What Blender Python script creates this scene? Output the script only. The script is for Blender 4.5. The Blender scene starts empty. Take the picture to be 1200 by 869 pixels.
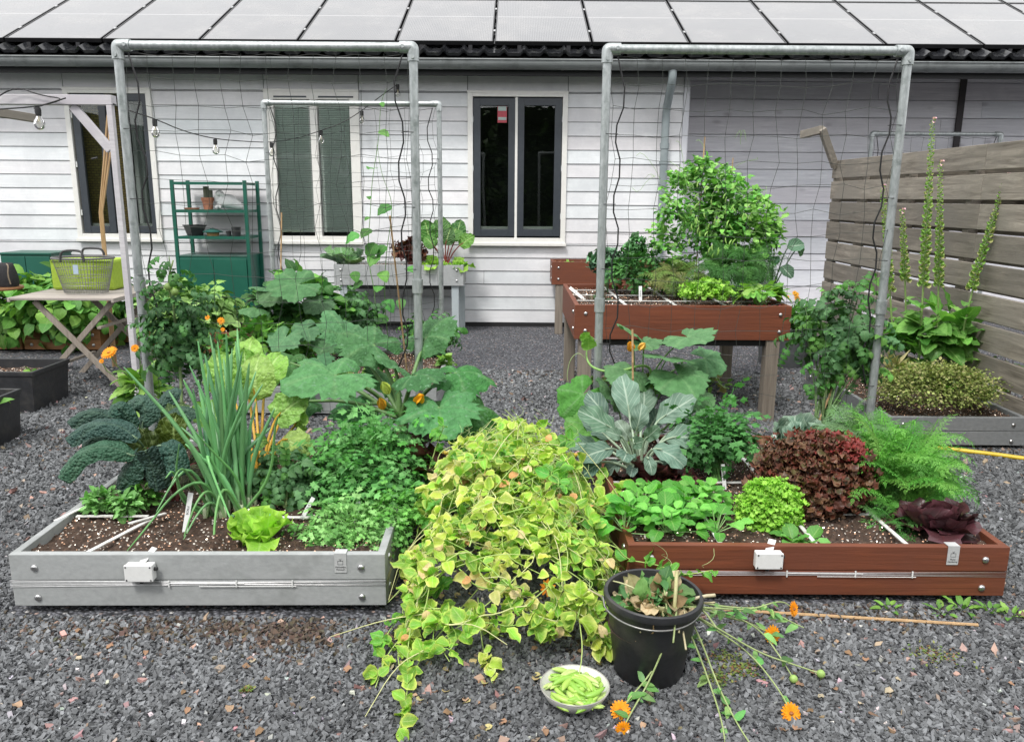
import bpy, math, random
import numpy as np
from mathutils import Vector, Matrix
R = math.radians
random.seed(7); rng = np.random.default_rng(11)
SC = bpy.context.scene
COL = SC.collection
# ------------------------------------------------------------------ camera
CAMZ = 1.45
M3 = (Matrix.Rotation(R(90-12.4), 3, 'X') @ Matrix.Rotation(R(0.4), 3, 'Z'))
cam = bpy.data.cameras.new("camera"); camo = bpy.data.objects.new("camera", cam); COL.objects.link(camo)
cam.sensor_width = 36; cam.lens = 36*930/1200; cam.clip_end = 600; cam.clip_start = .05
camo.matrix_world = Matrix.Translation((0, 0, CAMZ)) @ M3.to_4x4()
SC.camera = camo
def ray(px, py): return M3 @ Vector(((px-600)/930, -(py-434.5)/930, -1))
def G(px, py, z=0.0):          # point of the place seen at a photo pixel, at height z
    r = ray(px, py); t = (z-CAMZ)/r.z
    return np.array((r.x*t, r.y*t, z))
def W(px, py, Y):              # the same, on the vertical plane y = Y
    r = ray(px, py); t = Y/r.y
    return np.array((r.x*t, Y, CAMZ+r.z*t))
# ------------------------------------------------------------------ materials
def newmat(name):
    m = bpy.data.materials.new(name); m.use_nodes = True
    nt = m.node_tree; b = nt.nodes['Principled BSDF']
    return m, nt, b
def N(nt, t, **kw):
    n = nt.nodes.new(t)
    for k, v in kw.items():
        if k.startswith('_'): setattr(n, k[1:], v)
        else: n.inputs[k.replace('__', ' ')].default_value = v
    return n
def L(nt, a, b): nt.links.new(a, b)
def rgb(c): return (c[0], c[1], c[2], 1)
def mixc(nt, f, a, b, bt='MIX'):
    n = nt.nodes.new('ShaderNodeMix'); n.data_type = 'RGBA'; n.blend_type = bt
    for s, v in ((0, f), (6, a), (7, b)):
        if hasattr(v, 'is_output'): L(nt, v, n.inputs[s])
        elif s == 0: n.inputs[0].default_value = v
        else: n.inputs[s].default_value = rgb(v)
    return n.outputs[2]
def mrange(nt, v, a, b, c=0, d=1):
    n = nt.nodes.new('ShaderNodeMapRange'); L(nt, v, n.inputs[0])
    for i, x in enumerate((a, b, c, d)): n.inputs[i+1].default_value = x
    return n.outputs[0]
def math_(nt, op, a, b=None, c=None):
    n = nt.nodes.new('ShaderNodeMath'); n.operation = op
    for i, v in enumerate((a, b, c)):
        if v is None: continue
        if hasattr(v, 'is_output'): L(nt, v, n.inputs[i])
        else: n.inputs[i].default_value = v
    return n.outputs[0]
def surf(name, c1, c2, scale=(8, 8, 8), rough=.6, bump=.15, metal=0.0, c3=None, s3=3.0, spec=.5, detail=5, dist=.01, usecol=False, coat=0, rvar=0.0, c3lim=(.52, .68), ior=None):
    """two-tone noise with optional large blotches, in the place's own coordinates"""
    m, nt, b = newmat(name)
    g = N(nt, 'ShaderNodeNewGeometry'); mp = N(nt, 'ShaderNodeMapping'); L(nt, g.outputs['Position'], mp.inputs[0]); mp.inputs['Scale'].default_value = scale
    no = N(nt, 'ShaderNodeTexNoise', Scale=1.0, Detail=detail, Roughness=.6); L(nt, mp.outputs[0], no.inputs['Vector'])
    f = mrange(nt, no.outputs[0], .3, .7)
    c = mixc(nt, f, c1, c2)
    if c3 is not None:
        n3 = N(nt, 'ShaderNodeTexNoise', Scale=s3, Detail=6.0, Roughness=.65); L(nt, g.outputs['Position'], n3.inputs['Vector'])
        c = mixc(nt, mrange(nt, n3.outputs[0], c3lim[0], c3lim[1]), c, c3)
    if usecol:
        at = N(nt, 'ShaderNodeAttribute', _attribute_name='Col'); c = mixc(nt, 1.0, c, at.outputs['Color'], 'MULTIPLY')
    L(nt, c, b.inputs['Base Color'])
    b.inputs['Roughness'].default_value = rough; b.inputs['Metallic'].default_value = metal
    b.inputs['Specular IOR Level'].default_value = spec
    if ior: b.inputs['IOR'].default_value = ior
    if coat: b.inputs['Coat Weight'].default_value = coat; b.inputs['Coat Roughness'].default_value = .08
    if rvar: L(nt, mrange(nt, no.outputs[0], .3, .7, rough-rvar, rough+rvar), b.inputs['Roughness'])
    if bump:
        bp = N(nt, 'ShaderNodeBump', Strength=bump, Distance=dist); L(nt, no.outputs[0], bp.inputs['Height']); L(nt, bp.outputs[0], b.inputs['Normal'])
    return m
def wood(name, c1, c2, axis='x', rough=.75, bump=.35, knots=None, grey=None, fine=70, usecol=True):
    m, nt, b = newmat(name)
    g = N(nt, 'ShaderNodeNewGeometry'); mp = N(nt, 'ShaderNodeMapping'); L(nt, g.outputs['Position'], mp.inputs[0])
    s = {'x': (2.5, fine, fine), 'y': (fine, 2.5, fine), 'z': (fine, fine, 2.5)}[axis]; mp.inputs['Scale'].default_value = s
    at = N(nt, 'ShaderNodeAttribute', _attribute_name='Col')
    sep = N(nt, 'ShaderNodeSeparateColor'); L(nt, at.outputs['Color'], sep.inputs[0])
    off = N(nt, 'ShaderNodeCombineXYZ'); 
    k = math_(nt, 'MULTIPLY', sep.outputs[0], 37.0)
    for i in range(3): L(nt, k, off.inputs[i])
    L(nt, off.outputs[0], mp.inputs['Location'])
    no = N(nt, 'ShaderNodeTexNoise', Scale=1.0, Detail=6.0, Roughness=.65, Distortion=.6); L(nt, mp.outputs[0], no.inputs['Vector'])
    c = mixc(nt, mrange(nt, no.outputs[0], .32, .68), c1, c2)
    if grey is not None:
        n2 = N(nt, 'ShaderNodeTexNoise', Scale=2.2, Detail=7.0, Roughness=.7); L(nt, g.outputs['Position'], n2.inputs['Vector'])
        c = mixc(nt, mrange(nt, n2.outputs[0], .42, .62), c, grey)
    if knots is not None:
        mk = N(nt, 'ShaderNodeMapping'); L(nt, g.outputs['Position'], mk.inputs[0])
        mk.inputs['Scale'].default_value = {'x': (2.2, 5, 5), 'y': (5, 2.2, 5.5), 'z': (5, 5, 2)}[axis]
        vo = N(nt, 'ShaderNodeTexVoronoi', Scale=1.0); L(nt, mk.outputs[0], vo.inputs['Vector'])
        L(nt, off.outputs[0], mk.inputs['Location'])
        c = mixc(nt, mrange(nt, vo.outputs['Distance'], .16, .05), c, knots)
    if usecol:
        c = mixc(nt, 1.0, c, at.outputs['Color'], 'MULTIPLY')
    L(nt, c, b.inputs['Base Color']); b.inputs['Roughness'].default_value = rough
    bp = N(nt, 'ShaderNodeBump', Strength=bump, Distance=.004); L(nt, no.outputs[0], bp.inputs['Height']); L(nt, bp.outputs[0], b.inputs['Normal'])
    return m
def flat(name, c, rough=.5, metal=0.0, spec=.5):
    return surf(name, [x*.93 for x in c], [min(1, x*1.07) for x in c], (30, 30, 30), rough, .05, metal, spec=spec)
def leafmat(name, vein=.35, nside=6, veincol=(.45, .6, .25), rough=.5, trans=.25, bump=.3, pucker=0, puckscale=60, back=1.2, spot=None, spec=.25, mottle=.4):
    m, nt, b = newmat(name)
    at = N(nt, 'ShaderNodeAttribute', _attribute_name='Col')
    uv = N(nt, 'ShaderNodeUVMap', _uv_map='UVMap'); sx = N(nt, 'ShaderNodeSeparateXYZ'); L(nt, uv.outputs[0], sx.inputs[0])
    a = math_(nt, 'ABSOLUTE', math_(nt, 'SUBTRACT', sx.outputs[0], .5))
    mid = mrange(nt, a, .05, .015)
    sv = math_(nt, 'FRACT', math_(nt, 'MULTIPLY', math_(nt, 'SUBTRACT', sx.outputs[1], math_(nt, 'MULTIPLY', a, .8)), float(nside)))
    side = math_(nt, 'MULTIPLY', mrange(nt, math_(nt, 'ABSOLUTE', math_(nt, 'SUBTRACT', sv, .5)), .10, .02), .65)
    vf = math_(nt, 'MAXIMUM', mid, side)
    g = N(nt, 'ShaderNodeNewGeometry')
    no = N(nt, 'ShaderNodeTexNoise', Scale=28.0, Detail=5.0, Roughness=.6); L(nt, g.outputs['Position'], no.inputs['Vector'])
    dk = mixc(nt, 1.0, at.outputs['Color'], (.50, .56, .5), 'MULTIPLY')
    lt = mixc(nt, 1.0, at.outputs['Color'], (1.25, 1.2, 1.2), 'MULTIPLY')
    c = mixc(nt, mottle, at.outputs['Color'], mixc(nt, mrange(nt, no.outputs[0], .35, .65), dk, lt))
    c = mixc(nt, math_(nt, 'MULTIPLY', vf, vein), c, veincol)
    if spot is not None:
        n2 = N(nt, 'ShaderNodeTexNoise', Scale=45.0, Detail=3.0); L(nt, g.outputs['Position'], n2.inputs['Vector'])
        c = mixc(nt, mrange(nt, n2.outputs[0], .60, .70), c, spot)
    bk = mixc(nt, 1.0, c, (back, back*1.02, back*1.05), 'MULTIPLY')
    c = mixc(nt, g.outputs['Backfacing'], c, bk)
    L(nt, c, b.inputs['Base Color']); b.inputs['Roughness'].default_value = rough; b.inputs['Specular IOR Level'].default_value = spec
    h = math_(nt, 'ADD', math_(nt, 'MULTIPLY', vf, -.6), no.outputs[0])
    if pucker:
        vo = N(nt, 'ShaderNodeTexVoronoi', Scale=float(puckscale)); L(nt, g.outputs['Position'], vo.inputs['Vector'])
        h = math_(nt, 'ADD', h, math_(nt, 'MULTIPLY', vo.outputs['Distance'], -pucker))
    bp = N(nt, 'ShaderNodeBump', Strength=bump, Distance=.006); L(nt, h, bp.inputs['Height']); L(nt, bp.outputs[0], b.inputs['Normal'])
    if trans:
        tr = N(nt, 'ShaderNodeBsdfTranslucent'); L(nt, mixc(nt, 1.0, c, (1.5, 1.7, .7), 'MULTIPLY'), tr.inputs[0])
        mx = N(nt, 'ShaderNodeMixShader'); mx.inputs[0].default_value = trans*.65
        L(nt, b.outputs[0], mx.inputs[1]); L(nt, tr.outputs[0], mx.inputs[2])
        L(nt, mx.outputs[0], nt.nodes['Material Output'].inputs[0])
    return m
# ------------------------------------------------------------------ mesh builder
class MB:
    def __init__(s): s.v = []; s.f = {}; s.uv = []; s.c = []; s.n = 0
    def add(s, v, faces, uv=None, col=(1, 1, 1)):
        v = np.asarray(v, float).reshape(-1, 3); n = len(v)
        s.v.append(v); s.uv.append(np.zeros((n, 2)) if uv is None else np.asarray(uv, float))
        col = np.asarray(col, float); s.c.append(np.tile(col, (n, 1)) if col.ndim == 1 else col)
        if not isinstance(faces, (list, tuple)) or (len(faces) and isinstance(faces[0], (int, np.integer))): faces = [faces]
        for f in faces:
            f = np.asarray(f, int)
            if f.ndim == 1: f = f[None]
            s.f.setdefault(f.shape[1], []).append(f+s.n)
        s.n += n; return s
    def box(s, x0, x1, y0, y1, z0, z1, col=(1, 1, 1)):
        v = [(x, y, z) for z in (z0, z1) for y in (y0, y1) for x in (x0, x1)]
        return s.add(v, np.array([(0, 2, 3, 1), (4, 5, 7, 6), (0, 1, 5, 4), (2, 6, 7, 3), (0, 4, 6, 2), (1, 3, 7, 5)]), col=col)
    def bar(s, a, b, w, h, up=(0, 0, 1), col=(1, 1, 1)):       # rectangular bar from a to b
        a = np.array(a, float); b = np.array(b, float); d = b-a; d /= np.linalg.norm(d)
        x = np.cross(d, up); x /= np.linalg.norm(x); z = np.cross(x, d)
        v = [p+sx*x*w/2+sz*z*h/2 for p in (a, b) for sz in (-1, 1) for sx in (-1, 1)]
        return s.add(v, np.array([(0, 1, 3, 2), (4, 6, 7, 5), (0, 4, 5, 1), (2, 3, 7, 6), (0, 2, 6, 4), (1, 5, 7, 3)]), col=col)
    def tube(s, pts, r, n=8, col=(1, 1, 1), cap=True, sm=0):
        P = np.asarray(pts, float)
        if sm:
            for _ in range(sm):
                Q = np.empty((2*len(P), 3)); Q[0] = P[0]; Q[-1] = P[-1]
                Q[1:-1:2] = .75*P[:-1]+.25*P[1:]; Q[2:-1:2] = .25*P[:-1]+.75*P[1:]; 
                P = Q
        m = len(P); r = np.broadcast_to(np.interp(np.linspace(0, 1, m), np.linspace(0, 1, np.size(r)), np.atleast_1d(r)), (m,))
        T = np.gradient(P, axis=0); T /= np.linalg.norm(T, axis=1)[:, None]+1e-12
        u = np.array((0, 0, 1.)) if abs(T[0][2]) < .9 else np.array((1., 0, 0))
        x = np.cross(T[0], u); x /= np.linalg.norm(x); a = np.linspace(0, 2*math.pi, n, endpoint=False); V = []
        for i in range(m):
            x = x-T[i]*np.dot(x, T[i]); x /= np.linalg.norm(x)+1e-12; y = np.cross(T[i], x)
            V.append(P[i]+r[i]*(np.cos(a)[:, None]*x+np.sin(a)[:, None]*y))
        V = np.concatenate(V); i = np.arange(m-1)[:, None]*n; j = np.arange(n)[None]; k = (j+1) % n
        F = np.stack([i+j, i+k, i+n+k, i+n+j], -1).reshape(-1, 4)
        vv = np.repeat(np.linspace(0, 1, m), n); uu = np.tile(np.linspace(0, 1, n), m)
        c = np.asarray(col, float)
        if c.ndim == 2: c = np.repeat(np.stack([np.interp(np.linspace(0, 1, m), np.linspace(0, 1, len(c)), c[:, q]) for q in range(3)], 1), n, 0)
        fs = [F]
        if cap: fs += [np.arange(n)[::-1][None], (np.arange(n)+(m-1)*n)[None]]
        return s.add(V, fs, np.stack([uu, vv], 1), c)
    def lathe(s, prof, c=(0, 0, 0), n=32, col=(1, 1, 1), tilt=None, close=False):
        prof = np.asarray(prof, float); a = np.linspace(0, 2*math.pi, n, endpoint=False); m = len(prof)
        V = np.stack([prof[:, 0][:, None]*np.cos(a), prof[:, 0][:, None]*np.sin(a), np.repeat(prof[:, 1][:, None], n, 1)], -1).reshape(-1, 3)
        if tilt is not None: V = V @ np.array(Matrix.Rotation(tilt[1], 3, 'Y') @ Matrix.Rotation(tilt[0], 3, 'X')).T
        i = np.arange(m-1)[:, None]*n; j = np.arange(n)[None]; k = (j+1) % n
        return s.add(V+np.asarray(c), np.stack([i+j, i+k, i+n+k, i+n+j], -1).reshape(-1, 4), col=col)
    def ball(s, c, r, n=8, col=(1, 1, 1), sq=(1, 1, 1)):
        t = np.linspace(-math.pi/2, math.pi/2, n); pr = np.stack([np.cos(t)*1.0+1e-4, np.sin(t)], 1)
        k = MB(); k.lathe(pr, n=2*n); 
        return s.add(k.v[0]*np.asarray(sq)*r+np.asarray(c), list(k.f[4]), col=col)
    def batch(s, tpl, P, D, U, S, C, C2=None):
        """many copies of a leaf template: base P, axis D, up hint U, size S, colour C, margin colour C2"""
        tv, tf, tuv, te = tpl; P = np.asarray(P, float).reshape(-1, 3); n = len(P)
        if n == 0: return s
        D = np.broadcast_to(np.asarray(D, float), (n, 3)); U = np.broadcast_to(np.asarray(U, float), (n, 3))
        D = D/(np.linalg.norm(D, axis=1)[:, None]+1e-9); X = np.cross(D, U); X /= np.linalg.norm(X, axis=1)[:, None]+1e-9; Z = np.cross(X, D)
        S = np.asarray(S, float); S = np.broadcast_to(S if S.ndim else S[None], (n,) if S.ndim < 2 else (n, 3))
        if S.ndim == 1: S = np.repeat(S[:, None], 3, 1)
        q = tv[None]*S[:, None, :]
        V = P[:, None]+q[..., 0:1]*X[:, None]+q[..., 1:2]*D[:, None]+q[..., 2:3]*Z[:, None]
        C = np.broadcast_to(np.asarray(C, float), (n, 3)); C2 = C if C2 is None else np.broadcast_to(np.asarray(C2, float), (n, 3))
        c = C[:, None]*(1-te[None, :, None])+C2[:, None]*te[None, :, None]
        k = len(tv); o = (np.arange(n)*k)[:, None, None]
        s.add(V.reshape(-1, 3), [(f[None]+o).reshape(-1, f.shape[1]) for f in tf], np.tile(tuv, (n, 1)), c.reshape(-1, 3)); return s
    def build(s, name, mat, parent=None, bevel=0, smooth=None, origin=None):
        me = bpy.data.meshes.new(name); V = np.concatenate(s.v)
        o = bpy.data.objects.new(name, me); COL.objects.link(o)
        if parent is not None:
            o.parent = parent; org = np.array(abs_loc(parent))
        elif origin is not None: org = np.asarray(origin, float); o.location = org
        else:
            org = np.array([(V[:, 0].min()+V[:, 0].max())/2, (V[:, 1].min()+V[:, 1].max())/2, V[:, 2].min()]); o.location = org
        V = V-org; me.vertices.add(len(V)); me.vertices.foreach_set('co', V.ravel())
        lo = []; tot = []
        for k, fl in s.f.items():
            f = np.concatenate(fl); lo.append(f.ravel()); tot.append(np.full(len(f), k))
        lo = np.concatenate(lo); tot = np.concatenate(tot); st = np.concatenate([[0], np.cumsum(tot)[:-1]])
        me.loops.add(len(lo)); me.loops.foreach_set('vertex_index', lo.astype(np.int32))
        me.polygons.add(len(tot)); me.polygons.foreach_set('loop_start', st.astype(np.int32)); me.polygons.foreach_set('loop_total', tot.astype(np.int32))
        uv = np.concatenate(s.uv); ul = me.uv_layers.new(name='UVMap'); ul.data.foreach_set('uv', uv[lo].ravel())
        ca = me.color_attributes.new('Col', 'FLOAT_COLOR', 'POINT'); c = np.concatenate(s.c); ca.data.foreach_set('color', np.concatenate([c, np.ones((len(c), 1))], 1).ravel())
        me.update(); me.validate()
        me.polygons.foreach_set('use_smooth', np.full(len(me.polygons), bool(smooth)))
        for mm in (mat if isinstance(mat, (list, tuple)) else [mat]): me.materials.append(mm)
        if bevel:
            b = o.modifiers.new('bevel', 'BEVEL'); b.width = bevel; b.segments = 2; b.limit_method = 'ANGLE'
        if smooth == 'auto': 
            me.polygons.foreach_set('use_smooth', np.ones(len(me.polygons), bool))
            try: me.set_sharp_from_angle(angle=R(35))
            except Exception: pass
        return o
def abs_loc(o):
    p = Vector((0, 0, 0))
    while o is not None: p = p+o.location; o = o.parent
    return p
def tag(o, label, cat, group=None):
    o['label'] = label; o['category'] = cat
    if group: o['group'] = group
    return o
def thing(name, label, cat, loc, group=None):
    o = bpy.data.objects.new(name, None); COL.objects.link(o); o.location = loc; o.empty_display_size = .1
    return tag(o, label, cat, group)
def struct(o): o['kind'] = 'structure'; return o
def letters(txt, size, pos, rot, mat, parent, name='lettering'):
    cu = bpy.data.curves.new('t', 'FONT'); cu.body = txt; cu.size = size; cu.align_x = 'CENTER'; cu.align_y = 'CENTER'; cu.extrude = .0002
    t = bpy.data.objects.new('t', cu); COL.objects.link(t); bpy.context.view_layer.update()
    me = bpy.data.meshes.new_from_object(t.evaluated_get(bpy.context.evaluated_depsgraph_get())); bpy.data.objects.remove(t)
    o = bpy.data.objects.new(name, me); COL.objects.link(o); me.materials.clear(); me.materials.append(mat)
    me.transform(Matrix.Translation(Vector(pos)-abs_loc(parent)) @ rot.to_4x4()); o.parent = parent
    return o
# ------------------------------------------------------------------ leaf templates (length 1 along +Y)
def merge(*ts):
    V = []; F = {}; U = []; E = []; n = 0
    for tv, tf, tu, te in ts:
        V.append(tv); U.append(tu); E.append(te)
        for f in tf: F.setdefault(f.shape[1], []).append(f+n)
        n += len(tv)
    return np.concatenate(V), [np.concatenate(x) for x in F.values()], np.concatenate(U), np.concatenate(E)
def place(t, pos, d, up=(0, 0, 1), s=1.0):
    m = MB(); m.batch(t, [pos], [d], [up], [s], [(0, 0, 0)]); return m.v[0], t[1], t[2], t[3]
def leaf(W=.35, p=.8, q=.8, nu=4, nv=6, cup=.15, droop=.5, tip=.0, a0=0.0, wave=0., wf=3, edge=1.0, twist=0., base=0.0, serr=0, seed=0, rip=0., notch=0.0):
    r = np.random.default_rng(seed); V = []; U = []; E = []; y = 0; z = 0; ph = r.uniform(0, 6.28, 2)
    for j in range(nv+1):
        v = j/nv; w = W*max(0.0, math.sin(math.pi*min(1, v)**p))**q if 0 < j < nv else (W*base if j == 0 else W*tip)
        if serr and j % 2 and 0 < j < nv: w *= 1+serr
        an = a0-droop*v
        if j: y += math.cos(an)/nv; z += math.sin(an)/nv
        for i in range(nu+1):
            s = -1+2*i/nu; x = s*w; h = cup*w*abs(s)**1.3
            h += wave*W*math.sin(wf*2*math.pi*v+ph[0 if s < 0 else 1])*abs(s)**1.5*(0 if j == 0 else 1)
            h += rip*W*math.sin(v*nv*math.pi*.5)*(1-abs(s))*abs(s)*4
            yy = y-math.sin(an)*h; zz = z+math.cos(an)*h
            if notch: yy -= notch*abs(s)*max(0, 1-v*3)
            V.append((x, yy, zz)); U.append((i/nu, v)); E.append(abs(s)**3*edge if 0 < j < nv else edge*.8)
    n = nu+1; F = np.array([(j*n+i, j*n+i+1, (j+1)*n+i+1, (j+1)*n+i) for j in range(nv) for i in range(nu)])
    return np.array(V, float), [F], np.array(U, float), np.array(E, float)
def stalk(L0, w=.03, nv=2):
    V = np.array([(-w, 0, 0), (w, 0, 0), (-w, L0, 0), (w, L0, 0), (0, 0, -w), (0, L0, -w)], float)
    return V, [np.array([(0, 1, 3, 2), (0, 2, 5, 4)])], np.full((6, 2), .2), np.zeros(6)
def palm(lobes=5, depth=.25, nt=50, nr=6, span=165, cup=.2, seed=0, serr=.04, notch=.0, droop=.25, rad=1.0, ecol=.5):
    r = np.random.default_rng(seed); V = [(0, 0, 0)]; U = [(.2, 0)]; E = [ecol]; T = np.linspace(-R(span), R(span), nt+1)
    for a_i, th in enumerate(T):
        k = (th/R(span)+1)/2*lobes; c = abs(math.cos(math.pi*(k-.5)-math.pi/2+math.pi/2)) if False else abs(math.sin(math.pi*k))
        rr = rad*(1-depth+depth*c**.7)*(1-.28*abs(th)/R(span))*(1+serr*(1 if a_i % 2 else -1))*(1+.05*r.normal())
        for j in range(1, nr+1):
            f = j/nr; ra = rr*f; ph = .05*math.sin(th*6+seed)*f*f
            x = ra*math.sin(th); y = ra*math.cos(th); z = cup*ra*(1-f*.6)*(.6+.4*c)+ph-droop*ra*ra*.6-.045*(1-c)**2*f+.012*r.normal()*f
            V.append((x, y, z)); U.append((.2+.0*f, f)); E.append(ecol if (c > .97 and f < .95) else 0)
    n = nr; F4 = []; F3 = []
    for i in range(nt):
        a = 1+i*n; b = 1+(i+1)*n; F3.append((0, b, a))
        for j in range(n-1): F4.append((a+j, b+j, b+j+1, a+j+1))
    return np.array(V, float), [np.array(F4), np.array(F3)], np.array(U, float), np.array(E, float)
def lobed_leaflet(k=3, W=.45, seed=0, cup=.1):     # small flat lobed leaflet as one face fan
    pts = []; 
    for i in range(2*k+1):
        a = math.pi*(i/(2*k))-math.pi/2; rr = 1 if i % 2 == 0 else .5
        pts.append((math.sin(a)*W*rr*1.15, .45+.55*math.cos(a)*rr*1.0, cup*abs(math.sin(a))*W))
    pts = [(0, 0, 0)]+pts; n = len(pts)
    return np.array(pts, float), [np.array([(0, i+1, i) for i in range(1, n-1)])], np.array([(.5+p[0], p[1]) for p in pts]), np.zeros(n)
def pinnate(lf, n=2, L0=1.0, s=.4, s_end=.45, ang=55, droop=.3, w=.012, start=.3, taper=.85):
    parts = [stalk(L0*.95, w)]
    for k in range(n):
        t = start+(1-start)*k/n
        for sd in (-1, 1):
            a = R(ang)*sd; parts.append(place(lf, (0, t*L0, -droop*t*t*.3), (math.sin(a), math.cos(a), -.15), s=s*taper**k))
    parts.append(place(lf, (0, .92*L0, -droop*.25), (0, 1, -droop*.8), s=s_end))
    return merge(*parts)
def curve_tpl(t, droop):     # bend a merged template downward along y
    V, F, U, E = t; V = V.copy(); y = V[:, 1]; a = droop*y; V2 = V.copy()
    V2[:, 1] = np.sin(a)/droop+np.sin(a)*V[:, 2]; V2[:, 2] = (np.cos(a)-1)/droop+np.cos(a)*V[:, 2]
    return V2, F, U, E
def unit(n, zlo=-1, zhi=1):
    z = rng.uniform(zlo, zhi, n); a = rng.uniform(0, 2*math.pi, n); r = np.sqrt(1-z*z); return np.stack([r*np.cos(a), r*np.sin(a), z], 1)
def vary(c, n, dv=.18, dh=.08):
    c = np.asarray(c, float); k = 1+dv*rng.normal(size=(n, 1)); h = 1+dh*rng.normal(size=(n, 3)); return np.clip(c*k*h, .004, .95)
def pick(cols, n, w=None):
    cols = np.asarray(cols, float); w = None if w is None else np.asarray(w)/np.sum(w); return cols[rng.choice(len(cols), n, p=w)]
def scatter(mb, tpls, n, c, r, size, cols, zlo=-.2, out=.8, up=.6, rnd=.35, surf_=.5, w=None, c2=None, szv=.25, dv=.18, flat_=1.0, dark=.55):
    """leaves through the volume of an ellipsoid, facing outwards and upwards; inner ones get a darker colour"""
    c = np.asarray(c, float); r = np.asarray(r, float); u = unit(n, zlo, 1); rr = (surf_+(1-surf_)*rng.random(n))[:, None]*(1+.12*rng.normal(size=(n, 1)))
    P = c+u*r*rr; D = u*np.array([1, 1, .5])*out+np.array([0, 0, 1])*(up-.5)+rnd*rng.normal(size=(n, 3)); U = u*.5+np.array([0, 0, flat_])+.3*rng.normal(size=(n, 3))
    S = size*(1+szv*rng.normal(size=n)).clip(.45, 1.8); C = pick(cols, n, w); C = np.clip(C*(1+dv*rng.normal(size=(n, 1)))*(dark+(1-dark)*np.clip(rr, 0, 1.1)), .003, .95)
    idx = rng.integers(len(tpls), size=n)
    for k, t in enumerate(tpls):
        q = idx == k; mb.batch(t, P[q], D[q], U[q], S[q], C[q], None if c2 is None else pick(c2, q.sum()))
    return P
# ================================================================== sky, sun
w = bpy.data.worlds.new("World"); SC.world = w; w.use_nodes = True; nt = w.node_tree
bg = nt.nodes['Background']; sky = nt.nodes.new('ShaderNodeTexSky'); sky.sky_type = 'NISHITA'; sky.sun_disc = False
SUN_EL, SUN_AZ = 58, 205          # azimuth clockwise from +Y
sky.sun_elevation = R(SUN_EL); sky.sun_rotation = R(SUN_AZ); sky.air_density = 1.0; sky.dust_density = 3.0; sky.ozone_density = 1.0
hs = N(nt, 'ShaderNodeHueSaturation', Saturation=.22); L(nt, sky.outputs[0], hs.inputs['Color'])
wm = mixc(nt, .65, hs.outputs[0], (14.6, 14.6, 14.7)); L(nt, wm, bg.inputs[0]); bg.inputs[1].default_value = .15
sl = bpy.data.lights.new('sun', 'SUN'); sl.energy = 2.7; sl.angle = R(10); sl.color = (1, .965, .92)
so = bpy.data.objects.new('sun', sl); COL.objects.link(so)
sd = Vector((math.sin(R(SUN_AZ))*math.cos(R(SUN_EL)), math.cos(R(SUN_AZ))*math.cos(R(SUN_EL)), math.sin(R(SUN_EL))))
so.rotation_euler = sd.to_track_quat('Z', 'Y').to_euler(); so.location = sd*20
SC.view_settings.view_transform = 'Standard'; SC.view_settings.look = 'None'; SC.view_settings.exposure = 0
SC.cycles.max_bounces = 6; SC.cycles.diffuse_bounces = 2; SC.cycles.glossy_bounces = 3; SC.cycles.transparent_max_bounces = 12; SC.cycles.use_denoising = True
# ================================================================== shared materials
M_galv = surf('galvanised_pipe', (.30, .33, .33), (.50, .53, .53), (60, 60, 20), .42, .08, .55, c3=(.24, .27, .26), s3=14)
M_cable = flat('black_cable', (.012, .012, .013), .5)
M_net = flat('dark_green_net_cord', (.035, .042, .036), .7)
M_white = surf('white_gloss_paint', (.70, .69, .66), (.76, .755, .72), (20, 20, 20), .4, .05)
M_anth = surf('anthracite_paint', (.035, .042, .052), (.045, .053, .063), (20, 20, 20), .35, .04)
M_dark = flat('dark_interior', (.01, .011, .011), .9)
M_metal = surf('steel', (.5, .5, .5), (.62, .62, .62), (90, 90, 90), .3, .05, 1.0)
M_plasticw = surf('white_plastic', (.66, .67, .66), (.72, .73, .72), (60, 60, 60), .45, .05)
M_ink = flat('black_ink', (.02, .02, .025), .8)
# glass pane: fresnel reflection over clear
def glassmat(name, tint=(.90, .94, .92), ior=1.5, rough=.01):
    m = bpy.data.materials.new(name); m.use_nodes = True; nt = m.node_tree; nt.nodes.remove(nt.nodes['Principled BSDF'])
    tr = N(nt, 'ShaderNodeBsdfTransparent'); tr.inputs[0].default_value = rgb(tint)
    gl = N(nt, 'ShaderNodeBsdfGlossy', Roughness=rough); fr = N(nt, 'ShaderNodeFresnel', IOR=ior)
    g = N(nt, 'ShaderNodeNewGeometry'); no = N(nt, 'ShaderNodeTexNoise', Scale=1.3, Detail=1.0); L(nt, g.outputs['Position'], no.inputs['Vector'])
    bp = N(nt, 'ShaderNodeBump', Strength=.06, Distance=.05); L(nt, no.outputs[0], bp.inputs['Height']); L(nt, bp.outputs[0], gl.inputs['Normal'])
    mx = N(nt, 'ShaderNodeMixShader'); L(nt, math_(nt, 'MULTIPLY', fr.outputs[0], 1.25), mx.inputs[0]); L(nt, tr.outputs[0], mx.inputs[1]); L(nt, gl.outputs[0], mx.inputs[2])
    L(nt, mx.outputs[0], nt.nodes['Material Output'].inputs[0]); return m
M_glass = glassmat('window_glass')
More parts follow.
